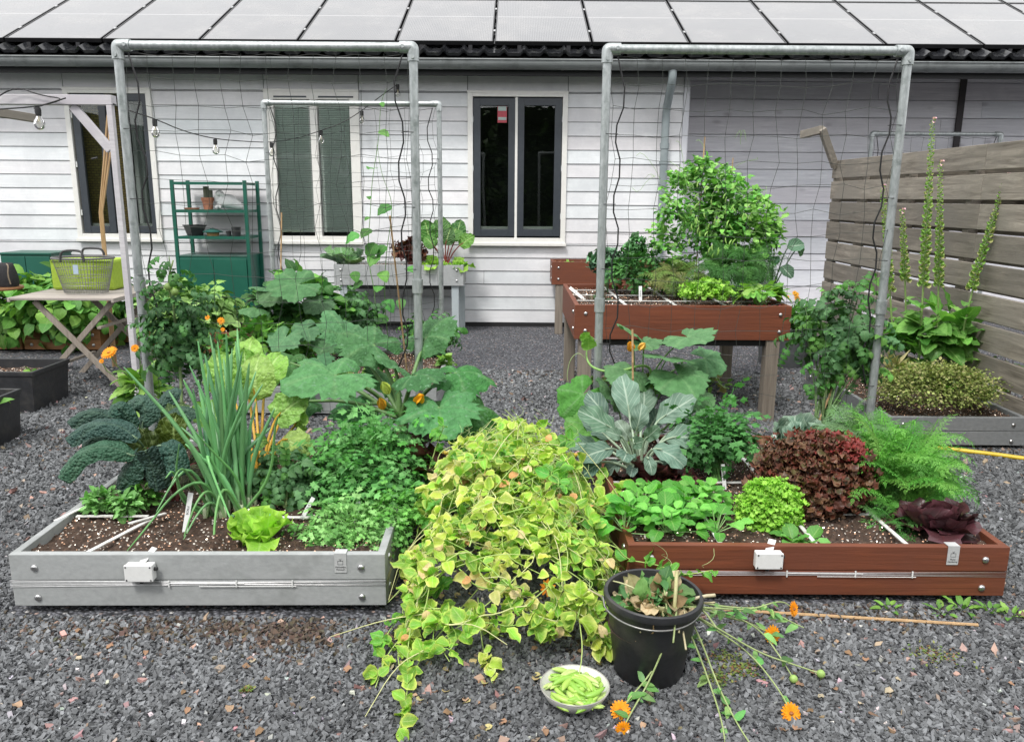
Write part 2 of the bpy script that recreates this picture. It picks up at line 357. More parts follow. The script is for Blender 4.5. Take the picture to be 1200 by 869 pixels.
# ================================================================== ground
m, nt, b = newmat('gravel_ground')
g = N(nt, 'ShaderNodeNewGeometry'); vo = N(nt, 'ShaderNodeTexVoronoi', Scale=72.0, Randomness=1.0); L(nt, g.outputs['Position'], vo.inputs['Vector'])
sp = N(nt, 'ShaderNodeSeparateColor'); L(nt, vo.outputs['Color'], sp.inputs[0])
c = mixc(nt, sp.outputs[0], (.055, .058, .068), (.20, .205, .225))
c = mixc(nt, mrange(nt, sp.outputs[1], .965, .975), c, (.42, .30, .25)); c = mixc(nt, mrange(nt, sp.outputs[2], .975, .985), c, (.5, .49, .47))
c = mixc(nt, mrange(nt, vo.outputs['Distance'], .35, .75), c, (.02, .021, .024))
n2 = N(nt, 'ShaderNodeTexNoise', Scale=1.6, Detail=5.0); L(nt, g.outputs['Position'], n2.inputs['Vector'])
c = mixc(nt, mrange(nt, n2.outputs[0], .3, .7), mixc(nt, 1.0, c, (.85, .85, .87), 'MULTIPLY'), mixc(nt, 1.0, c, (1.12, 1.12, 1.13), 'MULTIPLY'))
L(nt, c, b.inputs['Base Color']); b.inputs['Roughness'].default_value = .85
bp = N(nt, 'ShaderNodeBump', Strength=1.0, Distance=.012, _invert=True); L(nt, vo.outputs['Distance'], bp.inputs['Height']); L(nt, bp.outputs[0], b.inputs['Normal'])
M_grav = m
gm = MB(); gm.add([(-120, -120, 0), (120, -120, 0), (120, 120, 0), (-120, 120, 0)], np.array([(0, 1, 2, 3)])); struct(gm.build('ground', M_grav, origin=(0, 0, 0)))
M_stone = surf('basalt_chips', (.85, .85, .88), (1, 1, 1), (160, 160, 160), .8, .3, usecol=True, dist=.001)
def stones():
    area = []; Y = 1.45
    while Y < 6.6:
        sp_ = .0110 if Y < 3.0 else (.0135 if Y < 4.6 else .017)
        hw = .70*Y+.35; xs = np.arange(-hw, hw, sp_); area.append(np.stack([xs, np.full_like(xs, Y), np.full_like(xs, sp_)], 1)); Y += sp_*.86
    P = np.concatenate(area); P[:, :2] += rng.normal(size=(len(P), 2))*.0045
    def inside(x0, x1, y0, y1): return (P[:, 0] > x0) & (P[:, 0] < x1) & (P[:, 1] > y0) & (P[:, 1] < y1)
    kill = inside(-1.78, -.40, 2.53, 3.93) | inside(.40, 1.83, 2.65, 4.06) | inside(-1.8, -.55, 5.15, 6.4) | inside(2.27, 3.2, 4.6, 6)
    P = P[~kill]; n = len(P)
    base = np.array([(x, y, z) for z in (-1, 1) for y in (-1, 1) for x in (-1, 1)], float)*.5
    F = np.array([(0, 2, 3, 1), (4, 5, 7, 6), (0, 1, 5, 4), (2, 6, 7, 3), (0, 4, 6, 2), (1, 3, 7, 5)])
    V = base[None]*np.stack([rng.uniform(.7, 1.5, n), rng.uniform(.6, 1.2, n), rng.uniform(.4, .95, n)], 1)[:, None]
    V = .93*V*(1+.42*rng.normal(size=(n, 8, 1)).clip(-1.2, 1.2)*.7)+.08*rng.normal(size=(n, 8, 3))
    q = rng.normal(size=(n, 3)); q[:, 2] *= 3; th = np.linalg.norm(q, axis=1); k = q/th[:, None]; th = rng.uniform(-.6, .6, n)
    az = rng.uniform(0, 6.28, n); ca, sa = np.cos(az), np.sin(az)
    X = V[..., 0]*ca[:, None]-V[..., 1]*sa[:, None]; Y_ = V[..., 0]*sa[:, None]+V[..., 1]*ca[:, None]; Z = V[..., 2]
    t1, t2 = rng.normal(size=(2, n))*.45; Z2 = Z+X*t1[:, None]+Y_*t2[:, None]
    big = np.where(rng.random(n) < .0035, rng.uniform(1.4, 2.1, n), 1.0); V = np.stack([X, Y_, Z2], -1)*P[:, 2][:, None, None]*1.02*big[:, None, None]
    V[..., 0] += P[:, 0][:, None]; V[..., 1] += P[:, 1][:, None]; V[..., 2] += (.001+rng.random(n)*.006)[:, None]
    g_ = rng.beta(1.6, 2.4, n)*.20+.065; C = np.stack([g_*.955, g_*1.0, g_*1.03], 1)
    r_ = rng.random(n); pk = (r_ < .006) | (big > 1.2); C[pk] = vary((.36, .24, .20), pk.sum()); wt = (r_ > .993); C[wt] = vary((.5, .48, .46), wt.sum())
    br = (r_ > .985) & (r_ < .993); C[br] = vary((.2, .15, .1), br.sum())
    dz = np.exp(-(((P[:, 0]+1.05)/.55)**2+((P[:, 1]-2.44)/.10)**2))+.8*np.exp(-(((P[:, 0]-1.0)/.6)**2+((P[:, 1]-2.58)/.07)**2))+.9*np.exp(-(((P[:, 0]+.72)/.12)**2+((P[:, 1]-2.42)/.12)**2))+.35*(np.sin(P[:, 0]*2.3+1)*np.sin(P[:, 1]*3.1) > .75)
    dm = rng.random(n) < dz*.75; C[dm] = vary((.085, .062, .045), dm.sum(), .35); V[dm] -= np.array([0, 0, .003])
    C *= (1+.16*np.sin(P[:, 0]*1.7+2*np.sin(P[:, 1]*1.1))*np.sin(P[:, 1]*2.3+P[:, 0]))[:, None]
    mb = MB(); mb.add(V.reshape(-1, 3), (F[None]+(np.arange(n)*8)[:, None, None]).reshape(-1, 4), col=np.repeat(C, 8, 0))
    # larger odd stones and flat pinkish brick chips
    o = mb.build('gravel', M_stone, origin=(0, 0, 0)); o['kind'] = 'stuff'; tag(o, 'dark grey crushed basalt gravel with a few pinkish chips covering the yard', 'gravel')
stones()
# ================================================================== house
YW = 8.95; YR = 9.65
house = thing('wooden_house', 'long low white boarded house with dark tiled roof and grey gutter', 'house', (-1, 9.2, 0))
M_board = wood('white_stained_boards', (.70, .71, .73), (.80, .805, .82), 'x', .6, .2, grey=(.64, .65, .67), fine=45)
M_board2 = wood('weathered_lilac_boards', (.54, .54, .585), (.78, .78, .815), 'x', .75, .5, knots=(.44, .43, .47), grey=(.62, .62, .66), fine=42)
wins = []
def wrect(x0, y0, x1, y1, Y=YW):
    a = W(x0, y0, Y); b_ = W(x1, y1, Y); return a[0], b_[0], b_[2], a[2]
W1 = wrect(74, 103, 192, 282); W2 = wrect(309, 105, 426, 285); W3 = wrect(548, 107, 662, 287)
XC = W(800, 200, YW)[0]; ZT = 2.70
mb = MB(); holes = [W1, W2, W3]; pitch = .146
def rows(mb, x0, x1, y, pitch, ztop, holes, gap=.0055, joints=(), zoff=.05, lim=0):
    z = zoff
    while z < ztop:
        z0, z1 = z, min(z+pitch-gap, ztop); cuts = sorted({z0, z1, *[h[i] for h in holes for i in (2, 3) if z0 < h[i] < z1]})
        tone = np.ones(3)*random.uniform(.90, 1.05); jr = random.uniform(.2, .8); jt = random.random() < .55
        for a, b_ in zip(cuts[:-1], cuts[1:]):
            seg = [(x0, x1)]
            for h in holes:
                if h[2] < (a+b_)/2 < h[3]:
                    seg = [q for s in seg for q in ((s[0], min(s[1], h[0])), (max(s[0], h[1]), s[1])) if q[1]-q[0] > .01]
            seg = [q for s in seg for q in (((s[0], s[0]+(s[1]-s[0])*jr), (s[0]+(s[1]-s[0])*jr+.004, s[1])) if s[1]-s[0] > 1.7 and jt else (s,))]
            for s in seg:
                yj = random.uniform(-.001, .001)
                v = [(s[0], y-.004+yj, a), (s[1], y-.004+yj, a), (s[0], y+.006+yj, b_), (s[1], y+.006+yj, b_), (s[0], y+.03, a), (s[1], y+.03, a), (s[0], y+.03, b_), (s[1], y+.03, b_)]
                mb.add(v, np.array([(0, 1, 3, 2), (4, 6, 7, 5), (0, 4, 5, 1), (2, 3, 7, 6), (0, 2, 6, 4), (1, 5, 7, 3)]), col=tone*np.array((random.uniform(.97, 1.03), 1, 1)))
        z += pitch
rows(mb, -8.2, XC-.03, YW, pitch, ZT-.16, holes)
# frieze board course under the soffit, jointed beside the windows
for a, b_ in ((-8.2, W1[0]), (W1[0]+.004, W1[1]), (W1[1]+.004, W2[0]), (W2[0]+.004, W2[1]), (W2[1]+.004, W3[0]), (W3[0]+.004, W3[1]), (W3[1]+.004, XC-.03)):
    mb.box(a, b_-.003, YW-.004, YW+.03, ZT-.155, ZT, np.ones(3)*.93)
wall = mb.build('wall', M_board, house)
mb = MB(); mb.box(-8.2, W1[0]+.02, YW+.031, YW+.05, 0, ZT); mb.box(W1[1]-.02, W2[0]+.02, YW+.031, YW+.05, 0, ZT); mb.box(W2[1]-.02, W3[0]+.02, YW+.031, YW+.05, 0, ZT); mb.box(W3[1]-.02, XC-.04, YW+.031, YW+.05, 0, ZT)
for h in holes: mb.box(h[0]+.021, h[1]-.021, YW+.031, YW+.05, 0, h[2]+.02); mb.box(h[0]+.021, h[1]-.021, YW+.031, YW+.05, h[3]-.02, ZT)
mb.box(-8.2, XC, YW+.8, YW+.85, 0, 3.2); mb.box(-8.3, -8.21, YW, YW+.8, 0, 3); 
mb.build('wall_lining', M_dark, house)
mb = MB(); mb.box(-8.2, XC-.03, YW+.002, YW+.03, .0, .045); mb.build('plinth', flat('black_plinth', (.015, .015, .016), .8), house)
# corner trim and the recessed, greyer wall on the right
mb = MB(); mb.box(XC-.028, XC+.028, YW-.012, YW+.05, 0, ZT); mb.build('corner_trim', surf('corner_paint', (.55, .56, .60), (.62, .63, .67), (20, 20, 3), .6, .1), house)
mb = MB(); rows(mb, XC+.06, 8.5, YR, .196, 2.95, [], .008, zoff=.02); mb.build('rear_wall', M_board2, house)
mb = MB(); mb.box(XC+.06, 8.5, YR+.031, YR+.06, 0, 3.1); mb.box(XC+.002, XC+.05, YW+.052, YR+.03, 0, 2.95); mb.build('rear_wall_lining', M_board2, house)
p = W(1128, 100, YR); mb = MB(); mb.box(p[0]-.035, p[0]+.035, YR-.03, YR-.006, 0, 2.9); mb.build('batten', flat('dark_batten', (.035, .03, .032), .7), house)
p = W(1196, 130, YR)
# fascia, soffit
mb = MB(); mb.box(-8.4, 9, 8.655, 8.68, 2.665, 2.86); mb.box(-8.4, XC+.03, 8.681, YW+.03, 2.702, 2.72); mb.build('fascia', flat('black_fascia', (.008, .009, .010), .6), house)
mb = MB(); mb.box(XC+.032, 9, 8.681, YR+.03, 2.86, 2.875); mb.build('soffit', surf('soffit_boards', (.10, .085, .07), (.15, .13, .11), (3, 30, 30), .8, .2), house)
# gutter (half round) with brackets
M_zinc = surf('zinc_gutter', (.15, .165, .165), (.215, .23, .23), (3, 14, 14), .5, .04, .2, c3=(.12, .13, .13), s3=5)
mb = MB(); a = np.linspace(math.pi, 2*math.pi, 15); pr = [(8.59+.066*math.cos(t), 2.785+.072*math.sin(t)) for t in a]; pr = [(8.59-.066, 2.80)]+pr+[(8.59+.066, 2.80)]
pr2 = [(8.59+(y-8.59)*.95, 2.80+(z-2.80)*.96) for y, z in pr]
def extr(mb, pr, x0, x1, col=(1, 1, 1), closed=True):
    n = len(pr); V = [(x, y, z) for x in (x0, x1) for y, z in pr]; F = [(i, (i+1) % n, n+(i+1) % n, n+i) for i in range(n if closed else n-1)]
    return mb.add(V, np.array(F), col=col)
x = -8.4
while x < 9: extr(mb, pr+pr2[::-1], x, x+2.96); x += 2.965
mb.tube([(-8.4, 8.522, 2.803), (9, 8.522, 2.803)], .009, 8)
x = -8.2
while x < 9:
    pb = [(y-.0025 if y < 8.59 else y, z-.0025) for y, z in pr]; extr(mb, pb+pr[::-1], x, x+.03); x += .62
gut = mb.build('gutter', M_zinc, house)
mb = MB(); x = -8.0
while x < 9: mb.tube([(x, 8.522, 2.808), (x+2.96, 8.522, 2.808)], .0035, 6); x += 2.965
mb.build('gutter_bead', M_metal, gut)
# downpipe
a = W(788, 90, 8.6); pts = [(a[0], 8.6, 2.72), (a[0], 8.6, 2.64), (a[0], 8.66, 2.56), (a[0], 8.78, 2.44), (a[0]+.0, 8.85, 2.36), (a[0], 8.86, 2.2), (a[0], 8.86, 1.0), (a[0], 8.86, 0.05)]
mb = MB(); mb.tube(pts, .043, 16, sm=1); mb.tube([(a[0], 8.86, 2.02), (a[0], 8.86, 1.96)], .050, 16); mb.tube([(a[0], 8.86, 1.83), (a[0], 8.86, 1.80)], .05, 16); mb.tube([(a[0], 8.86, .9), (a[0], 8.86, .86)], .05, 16)
mb.build('downpipe', surf('pvc_pipe_grey', (.20, .24, .25), (.27, .31, .32), (6, 6, 3), .4, .03), house, smooth='auto')
# roof of pantiles
SL = R(26.4)
def slope(t, h=0): return (8.56+t*math.cos(SL)-h*math.sin(SL), 2.835+t*math.sin(SL)+h*math.cos(SL))
mb = MB(); per = .205; xs = np.arange(-8.4, 9.2, per/12); ph = (xs/per) % 1
prof = .048*np.exp(-((ph-.5)/.15)**2)+.006*np.cos(2*math.pi*ph)
for r_ in range(16):
    t0 = r_*.30; V = []; 
    for (t, h) in ((t0, .0), (t0, .030), (t0+.34, .006)):
        y, z = slope(t, h); y_ = y-prof*math.sin(SL)*(0 if h == 0 else 1); z_ = z+prof*(1 if h else .85); V.append(np.stack([xs, np.full_like(xs, 0)+y_, z_], 1))
    n = len(xs); F = []; i = np.arange(n-1)
    F = np.concatenate([np.stack([i, i+1, n+i+1, n+i], 1), np.stack([n+i, n+i+1, 2*n+i+1, 2*n+i], 1)])
    mb.add(np.concatenate(V), F)
roof = mb.build('roof', surf('black_glazed_pantiles', (.010, .011, .013), (.022, .023, .026), (12, 12, 12), .22, .03, rvar=.08, c3=(.05, .052, .05), s3=9), house, smooth='auto')
mb = MB(); y0, z0 = slope(0, -.02); y1, z1 = slope(4.6, -.02); mb.add([(-8.4, y0, z0), (9.2, y0, z0), (9.2, y1, z1), (-8.4, y1, z1)], np.array([(0, 1, 2, 3)])); mb.build('roof_underlay', M_dark, house)
# ---- windows
def slab(mb, x0, x1, z0, z1, t, y0, y1, b=None):     # picture-frame of four butted bars
    b = b or t
    mb.box(x0, x0+t, y0, y1, z0, z1); mb.box(x1-t, x1, y0, y1, z0, z1); mb.box(x0+t, x1-t, y0, y1, z1-t, z1); mb.box(x0+t, x1-t, y0, y1, z0, z0+b)
M_blind = surf('grey_green_blind_slats', (.66, .72, .68), (.76, .80, .77), (4, 4, 60), .5, .0)
def window(kind, h, sashes, mull):
    x0, x1, z0, z1 = h
    fr = MB(); slab(fr, x0, x1, z0, z1, .055 if kind != 'blind' else .10, YW-.03, YW+.09, .075); fr.box(x0-.01, x1+.01, YW-.055, YW-.031, z0-.012, z0+.02); fr.box(x0-.004, x1+.004, YW-.036, YW-.031, z1-.02, z1+.006)
    f = fr.build('window', M_white, house, bevel=.003); f['label'] = {'brick': 'white window with two dark sashes, left of the green rack', 'blind': 'white framed window with closed grey blinds', 'dark': 'white window with two narrow anthracite sashes and dark glass'}[kind]
    if mull: m2 = MB(); m2.box(mull[0], mull[1], YW-.02, YW+.08, z0+.06, z1-.055); m2.build('mullion', M_white, f, bevel=.002)
    for i, (a, b_, c_, d, t) in enumerate(sashes):
        if kind == 'blind': s = f
        else:
            sm_ = MB(); slab(sm_, a, b_, c_, d, t, YW-.018, YW+.03); s = sm_.build('sash', M_anth, f, bevel=.003)
            hg = MB(); hx = a-.006 if i == 0 else b_+.006
            for q in (.15, .5, .85): hg = MB(); hg.tube([(hx, YW-.024, c_+(d-c_)*q-.03), (hx, YW-.024, c_+(d-c_)*q+.03)], .008, 8); hg.build('hinge', M_plasticw, f)
        gl = MB(); gl.box(a+t-.004, b_-t+.004, YW+.005, YW+.009, c_+t-.004, d-t+.004); gl.build('pane', M_glass, f)
        ip = MB(); 
        if kind != 'blind': ip.box(a+t-.01, b_-t+.01, YW+.035, YW+.06, c_+t-.02, c_+t+.028); ip.build('inner_sill', M_white, f)
    if kind == 'blind':
        for (a, b_, c_, d, t) in sashes:
            bl = MB(); z = c_
            while z < d:
                v = [(a-.02, YW+.04, z), (b_+.02, YW+.04, z), (b_+.02, YW+.052, z+.016), (a-.02, YW+.052, z+.016)]
                bl.add(v, np.array([(0, 1, 2, 3)]), col=(1, 1, 1)); z += .0185
            for q in (.2, .8): bl.tube([(a+(b_-a)*q, YW+.034, c_), (a+(b_-a)*q, YW+.034, d)], .0015, 4)
            bl.build('blind', M_blind, f)
            bk = MB(); bk.box(a-.05, b_+.05, YW+.16, YW+.165, c_-.05, d+.05); bk.build('blind_backing', flat('blind_shade', (.05, .06, .055), .9), f)
        tv = MB()
        for (a, b_, c_, d, t) in sashes: tv.box(a+.0, b_-.0, YW-.036, YW-.0305, z1-.082, z1-.066)
        tv.build('trickle_vent', M_anth, f)
    return f
def wr(x0, y0, x1, y1): a = W(x0, y0, YW); b_ = W(x1, y1, YW); return (a[0], b_[0], b_[2], a[2])
window('dark', W3, [(*wr(554.5, 115, 603.3, 277), .078), (*wr(606.2, 115, 656, 277), .078)], (W(603.3, 200, YW)[0], W(606.2, 200, YW)[0]))
w2 = window('blind', W2, [(*wr(322, 124, 367, 272), 0.0), (*wr(374, 124, 420, 272), 0.0)], (W(366.5, 200, YW)[0]-.0, W(374.5, 200, YW)[0]))
w1 = window('brick', W1, [(*wr(83, 110, 138, 273), .075), (*wr(139.5, 110, 188, 273), .075)], None)
# stickers on the dark window
s_ = W(588.5, 134, YW-.0); mb = MB(); mb.box(s_[0]-.05, s_[0]+.05, YW+.0005, YW+.004, s_[2]-.087, s_[2]+.087); st = mb.build('sticker', flat('sticker_red', (.42, .06, .08), .5), bpy.data.objects['window'])
mb = MB(); mb.box(s_[0]-.045, s_[0]+.045, YW-.002, YW+.0003, s_[2]+.035, s_[2]+.082); mb.box(s_[0]-.045, s_[0]+.045, YW-.002, YW+.0003, s_[2]-.06, s_[2]-.03); mb.build('sticker_print', flat('sticker_pale', (.35, .42, .4), .5), st)
# behind window one: brick wall on the left, curtain on the right
m, nt, b = newmat('yellow_brick'); g = N(nt, 'ShaderNodeNewGeometry'); cx = N(nt, 'ShaderNodeSeparateXYZ'); L(nt, g.outputs['Position'], cx.inputs[0]); cb = N(nt, 'ShaderNodeCombineXYZ'); L(nt, cx.outputs[0], cb.inputs[0]); L(nt, cx.outputs[2], cb.inputs[1])
bt = N(nt, 'ShaderNodeTexBrick', Scale=9.0); L(nt, cb.outputs[0], bt.inputs['Vector']); bt.inputs['Color1'].default_value = (.30, .23, .06, 1); bt.inputs['Color2'].default_value = (.22, .16, .045, 1); bt.inputs['Mortar'].default_value = (.10, .08, .04, 1); bt.inputs['Mortar Size'].default_value = .03
L(nt, bt.outputs[0], b.inputs['Base Color'])
xm = (W1[0]+W1[1])/2
mb = MB(); mb.box(W1[0]-.1, xm+.05, YW+.25, YW+.30, .8, 2.75); mb.build('brick_panel', m, w1)
mb = MB(); xs = np.linspace(xm+.12, W1[1]-.12, 60); V = np.concatenate([np.stack([xs, YW+.2+.018*np.sin(xs*75+1.5*np.sin(xs*20)), np.full_like(xs, z)], 1) for z in (.95, 2.75)]); i = np.arange(59); mb.add(V, np.stack([i, i+1, 61+i, 60+i], 1)); mb.build('curtain', surf('net_curtain', (.22, .24, .235), (.32, .34, .33), (60, 60, 3), .9, .1), w1, smooth=True)
# ================================================================== solar panels
m, nt, b = newmat('solar_cells'); uv = N(nt, 'ShaderNodeUVMap', _uv_map='UVMap'); sx = N(nt, 'ShaderNodeSeparateXYZ'); L(nt, uv.outputs[0], sx.inputs[0])
ln = math_(nt, 'FRACT', math_(nt, 'MULTIPLY', sx.outputs[0], 54.0)); c = mixc(nt, mrange(nt, ln, .82, .9), (.012, .013, .016), (.22, .22, .23))
hb = math_(nt, 'ABSOLUTE', math_(nt, 'SUBTRACT', sx.outputs[1], .56)); n9 = N(nt, 'ShaderNodeTexNoise', Scale=1.7, Detail=8.0, Roughness=.7); g9 = N(nt, 'ShaderNodeNewGeometry'); L(nt, g9.outputs['Position'], n9.inputs['Vector']); c = mixc(nt, mrange(nt, n9.outputs[0], .45, .75, 0, .55), c, (.26, .25, .24)); L(nt, mrange(nt, n9.outputs[0], .35, .7, .14, .34), b.inputs['Roughness']); c = mixc(nt, mrange(nt, hb, .006, .003), c, (.30, .30, .30))
at = N(nt, 'ShaderNodeAttribute', _attribute_name='Col'); L(nt, c, b.inputs['Base Color']); b.inputs['IOR'].default_value = 1.95; b.inputs['Coat Weight'].default_value = .5; b.inputs['Coat Roughness'].default_value = .12; b.inputs['Coat IOR'].default_value = 1.9
M_cell = m; M_fr = surf('black_anodised_frame', (.02, .02, .022), (.03, .03, .032), (9, 9, 9), .35, .0, .6)
def solar(x0, t0, Lp, Wp, lab):
    y0, z0 = slope(t0, .09)
    t = thing('solar_panel', lab, 'solar panel', (x0+Wp/2, y0, z0), 'solar panels on the roof')
    def pl(mb, xa, xb, ta, tb, h0, h1, uv=False):
        V = [(x, *slope(tt, hh)) for hh in (h0, h1) for tt in (ta, tb) for x in (xa, xb)]
        U = [((x-x0)/Wp, (tt-t0)/Lp) for hh in (h0, h1) for tt in (ta, tb) for x in (xa, xb)]
        mb.add(V, np.array([(0, 2, 3, 1), (4, 5, 7, 6), (0, 1, 5, 4), (2, 6, 7, 3), (0, 4, 6, 2), (1, 3, 7, 5)]), U)
    f = MB(); e = .012; pl(f, x0, x0+e, t0, t0+Lp, .06, .10); pl(f, x0+Wp-e, x0+Wp, t0, t0+Lp, .06, .10); pl(f, x0+e, x0+Wp-e, t0, t0+e, .06, .10); pl(f, x0+e, x0+Wp-e, t0+Lp-e, t0+Lp, .06, .10)
    f.build('panel_frame', M_fr, t); c_ = MB(); pl(c_, x0+e, x0+Wp-e, t0+e, t0+Lp-e, .07, .096); c_.build('cell_glass', M_cell, t)
    for q in (.22, .74): cl = MB(); pl(cl, x0+Wp, x0+Wp+.02, t0+Lp*q-.03, t0+Lp*q+.03, .085, .106); cl.build('clamp', M_metal, t)
yb, zb = slope(.17, .1); bx = [W(px, 48, yb)[0] for px in (580, 695)]; wp = bx[1]-bx[0]; x0 = bx[0]
ords = ['first', 'second', 'third', 'fourth', 'fifth', 'sixth', 'seventh', 'eighth', 'ninth', 'tenth', 'eleventh', 'twelfth', 'thirteenth']
for i, k in enumerate(range(-6, 7)):
    solar(x0+k*wp, .17, 1.62, wp-.022, 'grey reflecting solar panel in the eaves row, %s from the left' % ords[i])
for i, k in enumerate(range(-6, 7)):
    solar(x0+k*wp, 1.81, 1.62, wp-.022, 'solar panel in the upper row, %s from the left' % ords[i])
rl = MB()
for k in range(-6, 7):
    for q in (.25, .75):
        X = x0+(k+q)*wp; y_, z_ = slope(.13, .06); rl.box(X-.02, X+.02, y_, y_+.03, z_-.05, z_+.012)
rl.build('panel_hook', M_fr, house)
# ================================================================== fence
FX = 3.06; FY0, FY1 = 3.4, 7.85
fence = thing('board_fence', 'tall weathered grey fence of wide horizontal boards at the right edge', 'fence', (FX, 5.6, 0))
M_fence = wood('weathered_fence_boards', (.13, .112, .09), (.37, .33, .275), 'y', .85, .8, knots=(.05, .04, .032), grey=(.22, .20, .17), fine=30)
z = 1.80
k = 0
while z > .1:
    mb = MB(); yy = FY0
    for a_, b_ in ((FY0, FY0+1.9), (FY0+1.903, FY1-random.uniform(0, .04))):
        mb.box(FX-.012, FX+.012, a_, b_, z-.162, z, np.ones(3)*random.uniform(.75, 1.12))
    o = mb.build('board', M_fence, fence, bevel=.003); o.rotation_euler = (random.uniform(-.002, .002), 0, 0); 
    mb = MB(); mb.box(FX+.088, FX+.108, FY0, FY1-.01, z-.19, z-.135, np.ones(3)*random.uniform(.6, .8)); ob = mb.build('back_board', M_fence, fence); z -= .19; k += 1
for i, y in enumerate((3.6, 4.55, 5.45, 6.35, 7.2, 7.78)):
    mb = MB(); mb.box(FX+.015, FX+.085, y, y+.07, 0, 1.72); mb.build('post', M_fence, fence, bevel=.003)
# bracket timbers at the fence end
br = thing('timber_bracket', 'weathered angled timber bracket above the far end of the fence', 'bracket', (2.95, 7.9, 1.8))
a = W(940, 158, 7.9); b_ = W(963, 152, 7.6); c_ = W(979, 196, 7.75)
mb = MB(); mb.bar(a, b_, .05, .07); mb.build('arm', M_fence, br, bevel=.003); mb = MB(); mb.bar(b_+np.array([0, 0, .01]), c_, .06, .06, up=(0, 1, 0)); mb.build('strut', M_fence, br, bevel=.003)
# ================================================================== unseen hedge added behind the camera for the dark reflection in the panes
hc = MB(); hc.box(-11, 11, -7.9, -7.1, 0, 4.1); hc.box(-11.2, -10.9, -7.9, -2, 0, 3.4); hc.box(10.9, 11.2, -7.9, -2, 0, 3.4)  # dark boxes added inside the hedge to block sky from the reflections
hd = MB(); t = leaf(.35, nu=2, nv=3, cup=.2)
for cx_ in np.arange(-9, 10, 1.5): scatter(hd, [t], 900, (cx_, -7+rng.normal()*.4, 1.9), (1.5, .9, 2.2+.6*rng.random()), .2, [(.04, .08, .02), (.06, .11, .03)], zlo=-.9)
hdo = hd.build('reflection_hedge', leafmat('hedge_leaves', trans=0, vein=0), origin=(0, -7, 0)); hc.build('hedge_sky_block', surf('hedge_sky_block', (.006, .012, .004), (.02, .035, .01), (3, 3, 3), .9), hdo)
tag(hdo, 'dense green hedge added unseen behind the camera for the window reflections', 'hedge')
# ================================================================== raised beds on the ground
M_greyb = surf('grey_composite_board', (.30, .315, .315), (.365, .38, .38), (40, 40, 60), .6, .12, c3=(.26, .275, .27), s3=6, usecol=True)
M_redb = wood('red_brown_composite', (.115, .033, .014), (.205, .058, .024), 'x', .6, .45, fine=60, grey=(.145, .044, .022))
M_brownw = wood('brown_stained_wood', (.21, .095, .035), (.31, .15, .06), 'x', .6, .25, knots=(.12, .05, .02), fine=40)
M_leg = wood('grey_weathered_leg', (.15, .125, .10), (.25, .215, .175), 'z', .8, .3, fine=60)
M_strip = surf('white_lattice_strip', (.62, .62, .60), (.70, .70, .68), (30, 30, 30), .6, .05, c3=(.45, .42, .38), s3=25)
m, nt, b = newmat('potting_soil'); g = N(nt, 'ShaderNodeNewGeometry')
no = N(nt, 'ShaderNodeTexNoise', Scale=55.0, Detail=7.0, Roughness=.7); L(nt, g.outputs['Position'], no.inputs['Vector'])
c = mixc(nt, mrange(nt, no.outputs[0], .35, .65), (.022, .013, .009), (.10, .062, .042))
vo = N(nt, 'ShaderNodeTexVoronoi', Scale=90.0); L(nt, g.outputs['Position'], vo.inputs['Vector']); sp = N(nt, 'ShaderNodeSeparateColor'); L(nt, vo.outputs['Color'], sp.inputs[0])
wf = math_(nt, 'MULTIPLY', mrange(nt, vo.outputs['Distance'], .40, .32), mrange(nt, sp.outputs[0], .80, .82)); c = mixc(nt, wf, c, (.62, .58, .52))
at = N(nt, 'ShaderNodeAttribute', _attribute_name='Col'); c = mixc(nt, 1.0, c, at.outputs['Color'], 'MULTIPLY')
L(nt, c, b.inputs['Base Color']); b.inputs['Roughness'].default_value = .95; bp = N(nt, 'ShaderNodeBump', Strength=.9, Distance=.01); L(nt, no.outputs[0], bp.inputs['Height']); L(nt, bp.outputs[0], b.inputs['Normal'])
M_soil = m
def soil(parent, x0, x1, y0, y1, z, amp=.016, step=.02):
    xs = np.linspace(x0, x1, max(4, int((x1-x0)/step))); ys = np.linspace(y0, y1, max(4, int((y1-y0)/step))); X, Y = np.meshgrid(xs, ys)
    Z = z+amp*(np.sin(X*9+1.7*np.sin(Y*7))*np.cos(Y*11+X*3)*.7+rng.normal(size=X.shape)*.38)
    n, k = X.shape; i = np.arange(n-1)[:, None]*k+np.arange(k-1)[None]; F = np.stack([i, i+1, i+k+1, i+k], -1).reshape(-1, 4)
    mb = MB(); mb.add(np.stack([X, Y, Z], -1).reshape(-1, 3), F); 
    n = int((x1-x0)*(y1-y0)*1500); t = leaf(.5, nu=1, nv=1)   # loose crumbs and perlite grains
    P = np.stack([rng.uniform(x0+.01, x1-.01, n), rng.uniform(y0+.01, y1-.01, n), z+amp*.6+rng.random(n)*.006], 1)
    base = np.array([(1, 0, 0), (0, 1, 0), (-1, 0, 0), (0, -1, 0), (0, 0, .8), (0, 0, -.8)], float)
    F3 = np.array([(0, 1, 4), (1, 2, 4), (2, 3, 4), (3, 0, 4), (1, 0, 5), (2, 1, 5), (3, 2, 5), (0, 3, 5)])
    S = rng.uniform(.0015, .0045, n); V = P[:, None]+base[None]*S[:, None, None]*(1+.3*rng.normal(size=(n, 6, 1)))
    C = np.where(rng.random((n, 1)) < .42, np.array([[13., 12.5, 12]]), np.array([[1.2, 1.1, 1.0]]))
    mb.add(V.reshape(-1, 3), (F3[None]+(np.arange(n)*6)[:, None, None]).reshape(-1, 3), col=np.repeat(C, 6, 0)); o = mb.build('soil', M_soil, parent); return o
